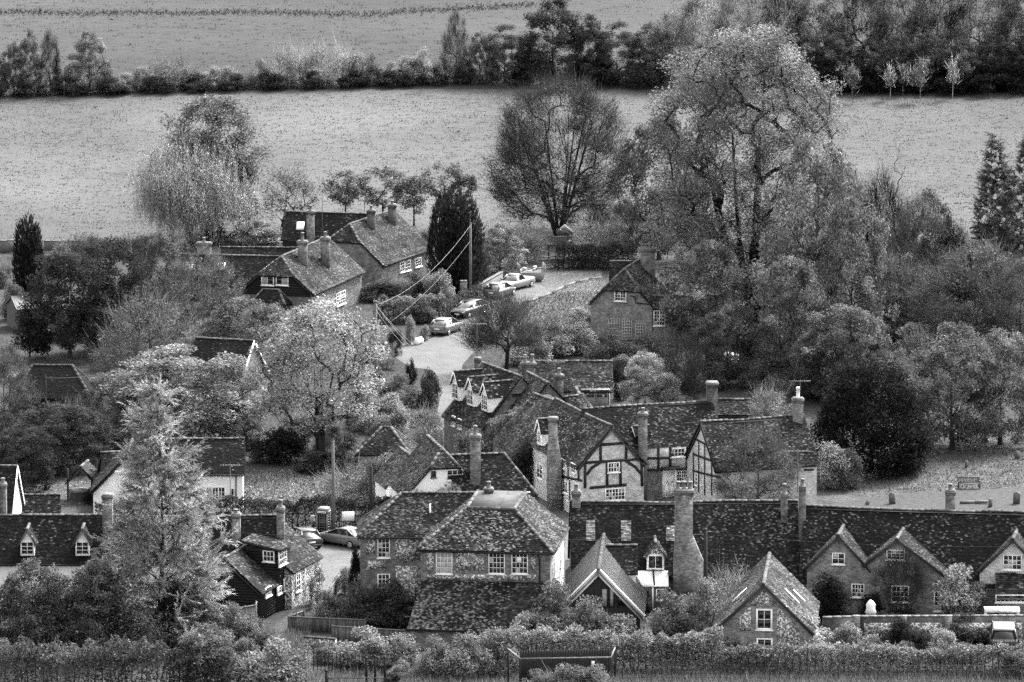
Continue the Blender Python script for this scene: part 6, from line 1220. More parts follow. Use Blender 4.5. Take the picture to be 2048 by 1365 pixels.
car('parked_car', 'dark hatchback seen from behind, parked beside the telephone box', on(606, 1092), D_(112), 'paint_black'); car('parked_car', 'silver coupe parked nose to the telephone box', on(686, 1090), D_(142), 'paint_silver', style='coupe', L=4.4, Ht=1.40)
car('parked_car', 'pale silver hatchback seen from behind on the lane bend', on(893, 666), D_(66), 'paint_silver', L=4.3); car('parked_car', 'black car facing down the lane behind the silver hatchback', on(938, 632), D_(238), 'paint_black', L=4.3); car('parked_car', 'grey hatchback seen from behind in front of the pickup', on(1000, 594), D_(64), 'paint_grey', L=4.1)
car('parked_car', 'light pickup facing down the lane next to the skip', on(1030, 578), D_(238), 'paint_light', style='pickup', L=4.9, Ht=1.5)
car('parked_car', 'off-roader with pale roof parked behind the hedge, bottom right', on(2006, 1297), D_(86), 'paint_black', style='suv', L=4.8, Wd=2.0, Ht=1.85, text='RANGE ROVER')
rrk = [o for o in bpy.data.objects if o.name.startswith('parked_car')][-1]
for ch in rrk.children:
    if ch.name.startswith('roof'): ch.data.materials[0] = MATS['paint_light']
car('parked_car', 'dark van nose showing behind the ivy on the flint house corner', on(760, 1140), D_(183), 'paint_grey', style='suv', L=4.2, Wd=1.8, Ht=1.8)
# skip
g = on(1063, 562); sk = thing('skip', 'battered builders skip with rubbish at the head of the lane', 'skip', g, D_(8)); mb = MB()
V = [(-1.0, -.8, .12), (1.0, -.8, .12), (1.0, .8, .12), (-1.0, .8, .12), (-1.25, -.95, .95), (1.25, -.95, .95), (1.25, .95, .95), (-1.25, .95, .95)]
Vi = [(x*.94, y*.94, z+.05) for x, y, z in V]; mb.add(V+Vi, [(0, 1, 5, 4), (1, 2, 6, 5), (2, 3, 7, 6), (3, 0, 4, 7), (3, 2, 1, 0), (8, 12, 13, 9), (9, 13, 14, 10), (10, 14, 15, 11), (11, 15, 12, 8), (8, 9, 10, 11), (4, 5, 13, 12), (5, 6, 14, 13), (6, 7, 15, 14), (7, 4, 12, 15)]); part(mb, 'tub', 'grey_paint', sk)
for x in (-1.22, 1.22): mb = MB(); mb.add([(x, -.95, .9), (x, .95, .9), (x*1.05, .95, 1.7), (x*1.05, -.95, 1.7), (x-.05, -.95, .9), (x-.05, .95, .9), (x*1.05-.05, .95, 1.7), (x*1.05-.05, -.95, 1.7)], [(0, 1, 2, 3), (7, 6, 5, 4), (0, 3, 7, 4), (1, 5, 6, 2), (3, 2, 6, 7)]); part(mb, 'side_board', 'grey_paint', sk)
mb = MB()
for i in range(9): mb.box((random.uniform(-.9, .8), random.uniform(-.5, .5), 1.0+random.uniform(0, .3)), (random.uniform(.3, .8), random.uniform(.2, .5), .08), Matrix.Rotation(random.uniform(-1, 1), 3, 'Z') @ Matrix.Rotation(random.uniform(-.5, .5), 3, 'X'))
o = part(mb, 'rubbish', 'curtain', sk); o['kind'] = 'stuff'
for i in range(2): mb = MB(); mb.box((1.34, -.35+.0*i, 1.45-.22*i), (.02, .38, .12), Matrix.Rotation(.06, 3, 'Y')); part(mb, 'painted_mark', 'letter', sk)

# ------------------------------------------------------------------ street furniture
g = on(647, 1078, 0); pb = thing('telephone_box', 'old cast iron telephone box with glazed sides by the dark hedge', 'telephone box', g, D_(-14)); w_ = .9; hgt = 2.42
mb = MB(); mb.box((0, 0, .07), (w_+.02, w_+.02, .14)); part(mb, 'plinth', 'phone_paint', pb)
for x in (-1, 1):
    for y in (-1, 1): mb = MB(); mb.box((x*(w_/2-.055), y*(w_/2-.055), 1.1), (.11, .11, 1.94)); part(mb, 'corner_post', 'phone_paint', pb)
mb = MB(); mb.box((0, 0, 2.16), (w_+.03, w_+.03, .24)); part(mb, 'cornice', 'phone_paint', pb)
mb = MB(); rings = []
for f, z in ((1.0, 2.28), (.98, 2.36), (.85, 2.44), (.6, 2.50), (.2, 2.53)): h_ = w_/2*f; rings.append([(-h_, -h_, z), (h_, -h_, z), (h_, h_, z), (-h_, h_, z)])
loft(mb, rings); part(mb, 'domed_roof', 'phone_paint', pb)
for k in range(4):
    R = Matrix.Rotation(k*math.pi/2, 3, 'Z'); mb = MB(); mb.box(tuple(R @ Vector((0, -w_/2-.02, 2.15))), (.66, .02, .14) if k % 2 == 0 else (.02, .66, .14)); sg = part(mb, 'sign_panel', 'plate', pb)
    cu = bpy.data.curves.new('lettering', 'FONT'); cu.body = 'TELEPHONE'; cu.size = .11; cu.extrude = .003; cu.align_x = 'CENTER'; cu.align_y = 'CENTER'; o = bpy.data.objects.new('lettering', cu); COL.objects.link(o); cu.materials.append(MATS['letter_dark']); o = to_mesh(o); o.parent = sg; o.location = tuple(R @ Vector((0, -w_/2-.034, 2.15))); o.rotation_euler = (math.pi/2, 0, k*math.pi/2)
    if k == 2:
        mb = MB(); mb.box((0, w_/2-.05, 1.1), (w_-.22, .04, 1.94)); part(mb, 'back_panel', 'phone_paint', pb); continue
    dr = MB(); 
    for i in range(9): dr.box(tuple(R @ Vector((0, -w_/2+.05, .34+i*.2))), (.68, .05, .035) if k % 2 == 0 else (.05, .68, .035))
    for x in (-.2, .2): dr.box(tuple(R @ Vector((x, -w_/2+.05, 1.14))), (.03, .045, 1.6) if k % 2 == 0 else (.045, .03, 1.6))
    dr.box(tuple(R @ Vector((0, -w_/2+.05, .23))), (.68, .06, .2) if k % 2 == 0 else (.06, .68, .2)); dp_ = part(dr, 'door' if k == 0 else 'side_frame', 'phone_paint', pb)
    gl = MB(); gl.box(tuple(R @ Vector((0, -w_/2+.07, 1.14))), (.68, .01, 1.6) if k % 2 == 0 else (.01, .68, 1.6)); part(gl, 'glazing', 'glass', dp_)
mb = MB(); mb.box((.05, -.25, 1.3), (.3, .12, .4)); part(mb, 'payphone', 'alloy', pb)
g = on(626, 1078, 0); po = thing('post_box', 'small wall type post box on a stake left of the telephone box', 'post box', g); mb = MB(); mb.box((0, 0, .6), (.1, .1, 1.2)); part(mb, 'stake', 'iron', po); mb = MB(); rings = [[(x, y, 1.15) for x, y in ((-.2, -.16), (.2, -.16), (.2, .16), (-.2, .16))], [(x, y, 1.68) for x, y in ((-.2, -.16), (.2, -.16), (.2, .16), (-.2, .16))], [(x, y, 1.82) for x, y in ((-.14, -.12), (.14, -.12), (.14, .12), (-.14, .12))]]; loft(mb, rings); part(mb, 'box', 'grey_paint', po); mb = MB(); mb.box((.12, -.165, 1.5), (.1, .02, .22)); part(mb, 'notice', 'plate', po)
g = G(697, 1072); nb = thing('notice_board', 'blank white notice standing against the dark hedge', 'sign', g+v3(0, -.9, 0)); 
for x in (-.32, .32): mb = MB(); mb.box((x, 0, .9), (.07, .07, 1.8)); part(mb, 'post', 'timber', nb)
mb = MB(); mb.box((0, -.05, 1.72), (.95, .04, .72)); part(mb, 'panel', 'white_paint', nb)
g = G(704, 1085); bt = thing('log_trough', 'weathered hollow log trough lying behind the silver coupe', 'trough', g+v3(0, 1.2, 0), D_(8)); mb = MB(); V = []; Fc = []; seg = 10
for x in (-1.1, 1.1):
    for rr2 in (.34, .26):
        for k in range(seg+1): t = math.pi+math.pi*k/seg*.999; V.append((x, rr2*math.cos(t), .5+rr2*math.sin(t)))
n1 = seg+1
for k in range(seg): Fc += [(k, k+1, 2*n1+k+1, 2*n1+k), (n1+k+1, n1+k, 3*n1+k, 3*n1+k+1), (k, n1+k, n1+k+1, k+1), (2*n1+k, 2*n1+k+1, 3*n1+k+1, 3*n1+k)]
mb.add(V, Fc); part(mb, 'hollow_log', 'grey_wood', bt)
for x in (-.8, .8): mb = MB(); mb.box((x, 0, .1), (.2, .6, .2)); part(mb, 'bearer', 'timber', bt)
mb = MB(); mb.lathe([(.42, 0), (.42, .06), (.30, .08)], (0, 0, 0), 14); o = part(mb, 'end_disc', 'pole_wood', bt); o.rotation_euler = (0, math.pi/2, 0); o.location = (1.12, 0, .55)
def pole(label, px, row, top, r0=.13, m='pole_wood', base=None, cross=False, plate_=False):
    g = G(px, row) if base is None else base; z = at(px, top, g[1])[2]-g[2]; root = thing('telegraph_pole', label, 'pole', g); mb = MB(); mb.tube([(0, 0, 0), (0, 0, z*.5), (0, 0, z)], [r0, r0*.9, r0*.75], 10); part(mb, 'shaft', m, root)
    mb = MB(); mb.lathe([(r0*.8, z), (r0*.6, z+.06), (.02, z+.1)], (0, 0, 0), 10); part(mb, 'cap', 'iron', root)
    mb = MB(); mb.bar((-.3 if cross else -.12, 0, z-.2), (.3 if cross else .12, 0, z-.2), .07); part(mb, 'bracket', 'iron', root)
    if plate_: mb = MB(); mb.box((-.02, -r0-.01, z*.38), (.14, .02, .38)); part(mb, 'plate', 'plate', root)
    return g+v3(0, 0, z-.2)
q1 = pole('tall pale telegraph pole right of the telephone box', 667, 1078, 880, .15, 'pale_pole'); q2 = pole('short dark telegraph pole at the end of the dark hedge', 743, 1066, 935, .15, 'dark_pole'); q3 = pole('telegraph pole by the lane in front of the great cypress', 941, 604, 447, .15, 'pole_wood'); q4 = pole('telegraph pole rising among the maple leaves', 752, 800, 606, .13, 'pole_wood')
q5 = pole('black telegraph pole with a small plate in the front garden', 1410, 1265, 1060, .17, 'dark_pole', plate_=True); q6 = pole('thin pole near the black barn', 92, 850, 752, .1, 'dark_pole'); q7 = pole('leaning service pole in front of the dormers', 924, 880, 752, .12, 'pole_wood')
def wire(label, pts, sag=1.0, r_=.014, m='wire'):
    pts = [np.asarray(p, float) for p in pts]; P = []
    for a, b in zip(pts[:-1], pts[1:]):
        for k in range(13): f = k/12; p = a+(b-a)*f; p[2] -= sag*4*f*(1-f); P.append(p)
    mb = MB(); mb.tube(P, r_, 4); o = mb.build('overhead_wire', m, None, loc=P[0]); tag(o, label, 'wire')
wire('thick pale wire sagging from the lane pole to the leafy pole', [q3, q4], 1.2, .014, 'pale_wire'); wire('thin wire from the lane pole towards the drive hedge', [q3-v3(0, 0, 1.5), at(780, 645, q4[1]+15)], .6, .018); wire('wire from the leafy pole down to the dormer house', [q4, q7], .7, .022, 'pale_wire'); wire('lower wire from the leafy pole to the service pole', [q4-v3(0, 0, .4), q7-v3(0, 0, .6)], 1.1, .018, 'pale_wire'); wire('second wire strung to the dormer gable', [q4+v3(0, 0, .1), at(912, 757, 462)], .9, .018, 'pale_wire')
wire('dark wire crossing in front of the flint house', [at(430, 1061, 392), at(900, 1078, 391), q5+v3(0, 0, -.1)], .25, .016, 'iron'); wire('dark wire running right from the black pole across the gables', [q5, at(2070, 1092, 392)], .4, .016, 'iron'); wire('wire from the thin pole to the pale trees', [q6, at(240, 742, 460)], .2, .02)
wire('wire between the pale pole and the maple shrubs', [q1, at(705, 932, 436)], .3, .015)
def aerial(label, px, y0, y1, Y, w=.9):
    a = at(px, y1, Y); b = at(px, y0, Y); root = thing('tv_aerial', label, 'aerial', a); h_ = b[2]-a[2]; mb = MB(); mb.tube([(0, 0, 0), (0, 0, h_)], .03, 6); part(mb, 'mast', 'wire', root); mb = MB(); mb.bar((-w/2, 0, h_-.1), (w/2, 0, h_-.1), .035); part(mb, 'boom', 'pale_wire', root)
    mb = MB()
    for i in range(8): x = -w/2+w*i/7; mb.bar((x, -.18, h_-.1), (x, .18, h_-.1), .014)
    o = part(mb, 'elements', 'pale_wire', root); o['kind'] = 'stuff'; o.name = 'element'
aerial('aerial on a long mast in front of the weeping tree', 954, 646, 722, 465, 1.6); aerial('aerial on the chimney with the white pot', 1600, 760, 797, 440.5, 1.6); aerial('tall aerial beside the churchyard shrub', 1595, 900, 985, 405.5, 1.8); aerial('tall aerial above the two chimneys of the back cottage', 729, 350, 424, 553, .8); aerial('aerial right above the back cottage ridge', 770, 356, 420, 560, 1.2); aerial('aerial above the white larch cottage hedge', 461, 928, 1030, 404, 1.4); aerial('aerial on the boarded cottage roof', 645, 395, 470, 535, .5); aerial('aerial over the ivy grown roof', 1110, 722, 770, 456, 1.5); aerial('aerial on the garage side chimney', 1040, 712, 745, 462, 1.4)

# ------------------------------------------------------------------ fences, walls, gates
FB = {}
def board_fence(name, label, pts, h, m='fence_wood', bw_=.12, rail=True, gap=.012):
    P = [G(*p) for p in pts]; root = thing(name, label, 'fence', P[0]); L0 = np.array(root.location)
    if (h, m) not in FB:
        FB[(h, m)] = []
        for mm in ((m, m+'1', m+'2') if m == 'fence_wood' else (m,)): mb = MB(); mb.box((0, 0, h/2), (bw_, .025, h)); FB[(h, m)].append(mb.build('board', mm, link=False).data)
    for a, b in zip(P[:-1], P[1:]):
        d = unit(b-a); L = np.linalg.norm(b-a); n = int(L/(bw_+gap)); rz = math.atan2(d[1], d[0])
        for i in range(n): place('board', random.choice(FB[(h, m)]), root, a+d*(i+.5)*L/n-L0, (random.uniform(-.01, .01), random.uniform(-.012, .012), rz), (L/n/(bw_+gap), 1, random.uniform(.975, 1.0)))
        if rail: mb = MB(); mb.bar(a-L0+v3(0, 0, h+.02), b-L0+v3(0, 0, h+.02), .09, .05); part(mb, 'capping_rail', 'kerb_stone', root)
        nn_ = v3(-d[1], d[0], 0)
        for i in range(max(2, int(L/2.4))+1): mb = MB(); k = max(2, int(L/2.4)); p = a+d*L*i/k-L0+nn_*.06; mb.box((p[0], p[1], h/2+.04), (.1, .1, h+.08), Matrix.Rotation(rz, 3, 'Z')); part(mb, 'post', m, root)
    return root
board_fence('board_fence', 'upright board fence bending by the garden path', [(607, 1250), (577, 1262), (730, 1268)], 1.0); board_fence('board_fence', 'upright board fence in front of the brick lean-to', [(664, 1285), (880, 1298), (884, 1293)], 1.15); board_fence('board_fence', 'board fence running up to the street beside the shrubs', [(652, 1220), (680, 1178)], 1.1); board_fence('board_fence', 'old board fence below the black cottage', [(470, 1262), (512, 1255), (514, 1248)], 1.6, 'grey_wood')
def wall_run(label, pts, h, d, m='brick', cope='cement', name='garden_wall'):
    P = [G(*p) for p in pts]; root = thing(name, label, 'wall', P[0]); L0 = np.array(root.location); mb = MB(); cp = MB()
    for a, b in zip(P[:-1], P[1:]): mb.bar(a-L0+v3(0, 0, h/2), b-L0+v3(0, 0, h/2), d, h)
    part(mb, 'brickwork', m, root)
    for a, b in zip(P[:-1], P[1:]):
        n = max(2, int(np.linalg.norm(b-a)/.6))
        for i in range(n): cp = MB(); s0, s1 = a+(b-a)*i/n, a+(b-a)*(i+.97)/n; cp.bar(s0-L0+v3(0, 0, h+.04), s1-L0+v3(0, 0, h+.04), d+.08, .09); part(cp, 'coping_stone', cope, root)
    return root
gwall = wall_run('brick garden wall with coping below the three gables', [(1645, 1292), (1720, 1290), (2080, 1288)], 2.0, .3, 'brick_dark'); wall_run('low stone wall at the foot of the board fence', [(610, 1300), (672, 1305)], .9, .35, 'flint_dark', 'roof_slab'); wall_run('field wall at the lower edge of the field, left', [(0, 506), (40, 504)], 1.2, .4, 'stone', 'stone'); wall_run('dark field wall behind the left trees', [(88, 500), (170, 500)], .9, .4, 'stone', 'stone'); wall_run('low rendered wall by the parked pickup', [(955, 592), (1003, 565)], 1.0, .3, 'cement', 'kerb_stone'); wall_run('brick gate pier beside the lane pole', [(920, 602), (934, 602)], 1.9, .5, 'brick', 'kerb_stone', 'gate_pier')
gp_ = (G(1850, 1290)+v3(0, -.16, 0), v3(0, -1, 0))
for x0, x1 in ((1652, 1700), (1728, 1800), (1812, 1890), (1902, 1990), (2000, 2046)): panel(gwall, gp_, 'flint_panel', 'flint_dark', [(x0, 1246), (x1, 1246), (x1, 1284), (x0, 1284)], .03)
for x in (1712, 1806, 1896): q = hit(gp_, x, 1290); mb = MB(); mb.box((q[0], q[1]-.05, 1.08), (.5, .25, 2.16)); mb.build('pier', 'brick', gwall, np.array(gwall.location))
def rail_fence(name, label, cat, px0, row0, px1, row1, h, nv, m='iron', rails=(.15, .95), rw_=.04, bar_=.03, posts=True):
    a, b = G(px0, row0), G(px1, row1); root = thing(name, label, cat, a); L0 = a; d = unit(b-a); rz = math.atan2(d[1], d[0])
    for i in range(nv+1): p = a+(b-a)*i/nv-L0; mb = MB(); mb.box((p[0], p[1], h/2), (bar_, bar_, h)); part(mb, 'upright', m, root)
    for f in rails: mb = MB(); mb.bar(v3(0, 0, h*f), b-a+v3(0, 0, h*f), rw_, rw_); part(mb, 'rail', m, root)
    return root
rail_fence('iron_railing', 'black iron railings at the bottom left of centre', 'railing', 627, 1342, 742, 1352, 1.45, 15, rails=(.08, .92), bar_=.06); 
gt = rail_fence('field_gate', 'black metal field gate at the bottom edge', 'gate', 656, 1392, 770, 1392, 1.25, 1, rails=(.1, .35, .6, .98), bar_=.05); a, b = G(656, 1392), G(770, 1392); mb = MB(); mb.bar(v3(0, 0, .1), b-a+v3(0, 0, 1.2), .03); part(mb, 'brace', 'iron', gt); mb = MB(); mb.bar(v3(0, 0, 1.2), b-a+v3(0, 0, .1), .03); part(mb, 'brace', 'iron', gt)
for i, (x, row, hh) in enumerate([(653, 1393, 1.7), (733, 1372, 1.9), (750, 1372, 2.0), (770, 1374, 2.0)]): p = G(x, row); mb = MB(); mb.box((0, 0, hh/2), (.16, .16, hh)); mb.lathe([(.11, hh), (.11, hh+.05), (.02, hh+.16)], (0, 0, 0), 8); tag(mb.build('gate_post', 'iron', None), ['black gate post at the hinge of the field gate', 'black gate post right of the railings', 'black gate post in the middle of the trio', 'black gate post at the right of the trio'][i], 'gate post', 'iron posts by the field gate').location = tuple(p)
wf_ = rail_fence('wire_fence', 'iron estate fence along the bottom right hedge', 'fence', 1225, 1364, 2090, 1366, 1.2, 44, rails=(.25, .5, .75, .98), rw_=.022, bar_=.035)
# five bar gate, tree house
g5 = rail_fence('farm_gate', 'wooden five bar gate left of the dark hedge', 'gate', 1074, 540, 1111, 538, 1.25, 1, 'pole_wood', (.1, .32, .55, .78, 1.0), .09, .12); a, b = G(1074, 540), G(1111, 538); mb = MB(); mb.bar(v3(0, -.05, .1), (b-a)/2+v3(0, -.05, 1.25), .08); part(mb, 'brace', 'pole_wood', g5); mb = MB(); mb.bar(b-a+v3(0, -.05, .1), (b-a)/2+v3(0, -.05, 1.25), .08); part(mb, 'brace', 'pole_wood', g5)
g = G(1113, 520); tr = thing('tree_house', 'wooden tree house platform with railing at the foot of the half bare tree', 'tree house', g)
for x in (-.8, .8):
    for y in (-.7, .7): mb = MB(); mb.box((x, y, .75), (.14, .14, 1.5)); part(mb, 'post', 'timber', tr)
mb = MB(); mb.box((0, 0, 1.55), (1.9, 1.7, .12)); part(mb, 'platform', 'grey_wood', tr)
for i in range(9): mb = MB(); mb.box((-.85+1.7*i/8, -.82, 2.05), (.09, .04, .9)); part(mb, 'baluster', 'pole_wood', tr)
for z in (1.66, 2.5): mb = MB(); mb.bar((-.95, -.85, z), (.95, -.85, z), .07, .07); part(mb, 'rail', 'pole_wood', tr)
mb = MB(); mb.add([(.1, .3, 1.6), (1.6, .3, 1.6), (1.6, 1.6, 1.6), (.1, 1.6, 1.6), (.1, .3, 2.7), (1.6, .3, 2.7), (1.6, 1.6, 2.7), (.1, 1.6, 2.7)], [(0, 1, 5, 4), (1, 2, 6, 5), (2, 3, 7, 6), (3, 0, 4, 7)]); part(mb, 'cabin', 'grey_wood', tr)
mb = MB(); mb.add([(-.05, .1, 2.65), (1.75, .1, 2.65), (1.75, 1.75, 2.65), (-.05, 1.75, 2.65), (.85, .1, 3.4), (.85, 1.75, 3.4)], [(0, 1, 4), (2, 3, 5), (1, 2, 5, 4), (3, 0, 4, 5), (3, 2, 1, 0)]); part(mb, 'cabin_roof', 'grey_wood', tr)
# far stock fence
P = [(x, rowb(x)+1) for x in range(20, 1330, 56)]; a = G(*P[0]); fs = thing('stock_fence', 'pale posted stock fence at the foot of the far hedgerow', 'fence', a)
for i, p in enumerate(P): q = G(p[0]+random.uniform(-6, 6), p[1]); mb = MB(); hh = random.uniform(1.25, 1.6)*(1.25 if i in (2, 13) else 1); mb.box(tuple(q-a+v3(0, 0, hh/2)), (.16, .16, hh)); part(mb, 'post', 'pale_pole', fs)
for z in (.5, .95): mb = MB(); mb.tube([G(*p)-a+v3(0, 0, z) for p in P], .012, 3); part(mb, 'strand', 'wire', fs)
for p0, p1 in (((103, 190), (128, 180)), ((742, 168), (770, 155))): mb = MB(); q = G(*p0); q2_ = G(p1[0], rowb(p1[0])+1); mb.bar(q-a+v3(0, 0, .2), q2_-a+v3(0, 0, 1.5), .1); part(mb, 'strut', 'pale_pole', fs)

# ------------------------------------------------------------------ churchyard
def stone(label, px, row, top, w, tilt=0.0, cross=False, th=.14, shape='round'):
    g = G(px, row); h_ = at(px, top, g[1])[2]; root_ = None; mb = MB(); hw = w/2; seg = 8; pr = [(-hw, 0), (hw, 0), (hw, h_*.78)]+[(hw*math.cos(math.pi*k/seg), h_*.78+h_*.22*math.sin(math.pi*k/seg)) for k in range(1, seg)]+[(-hw, h_*.78)]
    if shape == 'square': pr = [(-hw, 0), (hw, 0), (hw*.96, h_*.97), (hw*.7, h_), (-hw*.7, h_), (-hw*.96, h_*.95)]
    if cross: pr = [(-hw*.35, 0), (hw*.35, 0), (hw*.3, h_*.55), (hw, h_*.55), (hw, h_*.75), (hw*.3, h_*.75), (hw*.28, h_), (-hw*.28, h_), (-hw*.3, h_*.75), (-hw, h_*.75), (-hw, h_*.55), (-hw*.3, h_*.55)]
    k = len(pr); V = [(x, -th/2, z) for x, z in pr]+[(x, th/2, z) for x, z in pr]; mb.add(V, [tuple(range(k)), tuple(range(k, 2*k))[::-1]]+[(j, k+j, k+(j+1) % k, (j+1) % k) for j in range(k)])
    if cross:
        mb2 = mb; mb2.box((0, 0, .1), (w*1.3, .5, .2)); mb2.box((0, 0, .28), (w*.9, .36, .16))
    o = mb.build('gravestone', 'stone'); o.location = tuple(g); o.rotation_euler = (0, tilt, random.uniform(-.4, .4)); tag(o, label, 'gravestone', 'gravestones in the churchyard')
stone('dark upright gravestone on the path edge, left of the tall brick chimney', 1785, 1008, 985, .5, -.1); stone('small broken stone leaning at the left end of the path', 1733, 1010, 1001, .3, .5, shape='square'); stone('worn gravestone at the right end of the path', 2033, 1008, 984, .55, .03); stone('short pale stone beside the fallen kerb on the path', 1980, 1015, 998, .3, .1, shape='square')
stone('thin post-like stone in front of the yew shade', 1762, 956, 928, .18, .02, shape='square'); stone('leaning stone deep in the yew shade', 1812, 930, 902, .3, -.1); stone('stone cross on a stepped base at the right', 1970, 884, 850, .5, 0, True); stone('dark stone cross behind the leaning trunk', 1903, 898, 866, .5, .05, True); stone('slim stone pillar right of the leaning trunk', 1923, 908, 880, .25, -.12, shape='square'); stone('small leaning stone above the bench', 1932, 936, 922, .22, .1, shape='square'); stone('low dark stone at the far right of the churchyard', 2035, 918, 902, .45, 0)
g = G(1950, 1008); mb = MB(); mb.bar((-1.2, 0, .12), (0, .05, .14), .2, .16); mb.bar((0, .05, .14), (1.0, 0, .16), .22, .18); o = mb.build('fallen_kerb', 'stone'); o.location = tuple(g); tag(o, 'long fallen grave kerb lying on the churchyard path', 'stone')
g = G(1938, 978); be = thing('park_bench', 'wooden slatted bench on the churchyard grass', 'bench', g, D_(4))
for x in (-.85, .85):
    for y, h_ in ((-.25, .62), (.22, .92)): mb = MB(); mb.box((x, y, h_/2), (.08, .08, h_)); part(mb, 'leg', 'grey_wood', be)
    mb = MB(); mb.box((x, -.02, .64), (.09, .58, .05)); part(mb, 'armrest', 'grey_wood', be)
for i in range(4): mb = MB(); mb.box((0, -.22+.13*i, .44), (1.7, .1, .03)); part(mb, 'seat_slat', 'pole_wood', be)
for z in (.52, .9): mb = MB(); mb.bar((-.85, .23, z), (.85, .23, z), .06, .08); part(mb, 'back_rail', 'pole_wood', be)
for i in range(14): mb = MB(); mb.box((-.78+1.56*i/13, .23, .71), (.06, .03, .32)); part(mb, 'back_slat', 'pole_wood', be)
# gardens
g = G(1742, 1268); mb = MB(); mb.lathe([(.36, 0), (.34, 1.4), (.42, 1.42), (.3, 1.7), (.34, 2.0), (.16, 2.25), (.05, 2.32)], (0, 0, 0), 10); o = mb.build('covered_urn', 'white_wall'); o.location = tuple(g+v3(0, .6, 0)); tag(o, 'white wrapped garden urn behind the brick wall', 'urn')
g = G(2003, 1262); ta = thing('garden_table', 'long white garden table in front of the third gable', 'table', g); mb = MB(); mb.box((0, 0, 1.62), (2.5, .95, .08)); mb.box((0, -.46, 1.5), (2.5, .04, .2)); part(mb, 'tabletop', 'white_paint', ta)
for x in (-1.15, 1.15):
    for y in (-.4, .4): mb = MB(); mb.box((x, y, .8), (.09, .09, 1.6)); part(mb, 'leg', 'white_paint', ta)
g = G(1462, 728); 
for i, x in enumerate((1452, 1466, 1480)): gg = G(x, 728+i); mb = MB(); mb.box((0, 0, .42), (.5, .5, .06)); mb.box((0, .24, .75), (.5, .05, .6)); [mb.box((a_, b_, .2), (.05, .05, .4)) for a_ in (-.2, .2) for b_ in (-.2, .2)]; o = mb.build('garden_chair', 'white_paint'); o.location = tuple(gg); o.rotation_euler = (0, 0, i*.6); tag(o, 'white garden chair in the garden below the lane cottage', 'chair', 'white garden chairs')
g = G(825, 1252); gs = thing('garden_notice', 'small notice board by the left end of the lean-to', 'sign', g)
for x in (-.22, .22): mb = MB(); mb.box((x, 0, .6), (.06, .06, 1.2)); part(mb, 'post', 'timber', gs)
mb = MB(); mb.box((0, -.04, 1.15), (.62, .04, .5)); pn_ = part(mb, 'panel', 'pale_pole', gs)
for z in (1.28, 1.18, 1.06): mb = MB(); mb.box((.02, -.065, z), (.46, .01, .035)); part(mb, 'text_line', 'letter_dark', pn_)
g = G(815, 1262); bd = thing('bird_table', 'small bird table on a post in the flint house garden', 'bird table', g); mb = MB(); mb.box((0, 0, .5), (.06, .06, 1.0)); part(mb, 'post', 'timber', bd); mb = MB(); mb.box((0, 0, 1.03), (.4, .3, .05)); part(mb, 'tray', 'kerb_stone', bd)
g = G(1180, 1008); ps = thing('inn_sign', 'white hanging sign with two dark figures before the timber gable', 'sign', g+v3(0, -.6, 0)); mb = MB(); mb.tube([(0, 0, 0), (0, 0, 1.3)], .05, 8); part(mb, 'post', 'iron', ps); mb = MB(); mb.box((0, -.02, 1.6), (.4, .05, .62)); bo = part(mb, 'sign_panel', 'white_paint', ps)
for x in (-.09, .08): mb = MB(); mb.lathe([(.02, 0), (.05, .05), (.045, .14), (.02, .18), (.035, .22), (.01, .27)], (0, 0, 0), 8); o = part(mb, 'painted_figure', 'letter_dark', bo); o.location = (x, -.05, 1.48); o.scale = (1, .15, 1)
g = G(1124, 1012); mb = MB(); mb.lathe([(.28, 0), (.32, .4), (.32, .8), (.27, .95), (.27, .98)], (0, 0, 0), 12); o = mb.build('water_barrel', 'pole_wood'); o.location = tuple(g); tag(o, 'wooden water barrel by the timber house side door', 'barrel')
g = on(831, 682, 0)
for i, (x, row, s_) in enumerate(((833, 690, .34), (841, 688, .3))): gg = G(x, row); mb = MB(); mb.lathe([(s_*.6, 0), (s_, .2), (s_*.9, .5), (s_*.5, .62), (.03, .66)], (0, 0, 0), 10); o = mb.build('white_sack', 'white_paint'); o.location = tuple(gg); tag(o, ['white sack at the foot of the topiary column', 'smaller white sack beside the clipped gate bush'][i], 'sack')
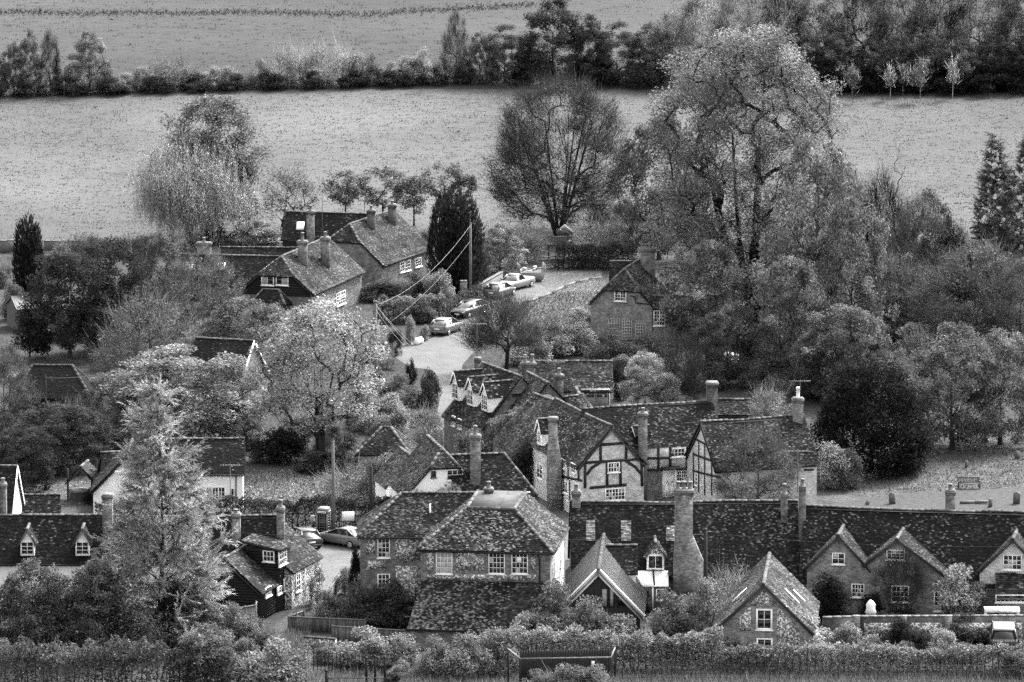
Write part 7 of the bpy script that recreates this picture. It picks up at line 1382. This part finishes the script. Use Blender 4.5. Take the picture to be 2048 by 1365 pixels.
# black framed shelter at the bottom
a, b = G(1040, 1395), G(1222, 1392); sh_ = thing('framed_shelter', 'black open framed shelter overgrown by the hedge at the bottom', 'shelter', a); d = b-a; hh = float(at(1040, 1318, a[1])[2]); back = v3(-.8, 3.0, 0)
for p in (v3(0, 0, 0), d, back, d+back*v3(-.4, 1, 1)): mb = MB(); mb.box((p[0], p[1], hh/2), (.12, .12, hh)); part(mb, 'post', 'iron', sh_)
for p, q in ((v3(0, 0, hh), d+v3(0, 0, hh)), (v3(0, 0, hh), back+v3(0, 0, hh)), (d+v3(0, 0, hh), d+back*v3(-.4, 1, 1)+v3(0, 0, hh))): mb = MB(); mb.bar(p, q, .08, .08); part(mb, 'top_rail', 'kerb_stone', sh_)
nb_ = 34
for i in range(nb_): p = d*(i+.5)/nb_+back*v3(0, .98, 0); mb = MB(); mb.box((p[0], p[1]+.03, hh/2-.05), (d[0]/nb_*.97, .03, hh-.12)); part(mb, 'board', 'black_board', sh_)
mb = MB(); mb.box((d[0]*.8, -.07, hh-.3), (.2, .02, .3)); part(mb, 'notice', 'plate', sh_)
# bird over the upper field
p = at(223, 39, 640); bi = thing('bird', 'dark bird of prey gliding over the upper field', 'bird', p, D_(30)); mb = MB(); mb.tube([(-.28, 0, 0), (-.1, 0, .02), (.12, 0, .02), (.25, 0, .04)], [.02, .07, .07, .03], 8); part(mb, 'body', 'iron', bi)
for sy in (-1, 1): mb = MB(); mb.add([(.12, 0, .04), (.16, sy*.32, .14), (.02, sy*.68, .10), (-.08, sy*.62, .09), (-.1, sy*.3, .1), (-.1, 0, .03)], [(0, 1, 4, 5), (1, 2, 3, 4)]); part(mb, 'wing', 'iron', bi)
mb = MB(); mb.add([(-.24, .03, 0), (-.24, -.03, 0), (-.45, -.12, 0), (-.45, .12, 0)], [(0, 1, 2, 3)]); part(mb, 'tail', 'iron', bi)

# ------------------------------------------------------------------ tell look-alikes apart by their order from the left
ONES = ['', 'first', 'second', 'third', 'fourth', 'fifth', 'sixth', 'seventh', 'eighth', 'ninth', 'tenth', 'eleventh', 'twelfth', 'thirteenth', 'fourteenth', 'fifteenth', 'sixteenth', 'seventeenth', 'eighteenth', 'nineteenth']
TENS = {2: ('twentieth', 'twenty'), 3: ('thirtieth', 'thirty'), 4: ('fortieth', 'forty'), 5: ('fiftieth', 'fifty')}
def ordinal(n): return ONES[n] if n < 20 else (TENS[n//10][0] if n % 10 == 0 else TENS[n//10][1]+'-'+ONES[n % 10])
same = {}
for o in bpy.data.objects:
    if o.parent is None and o.get('group') and o.get('label'): same.setdefault((o['group'], o['label']), []).append(o)
for (gr, lb), L in same.items():
    if len(L) < 2: continue
    L.sort(key=lambda o: o.location.x/o.location.y)
    for i, o in enumerate(L): o['label'] = lb+', '+ordinal(i+1)+' from the left'
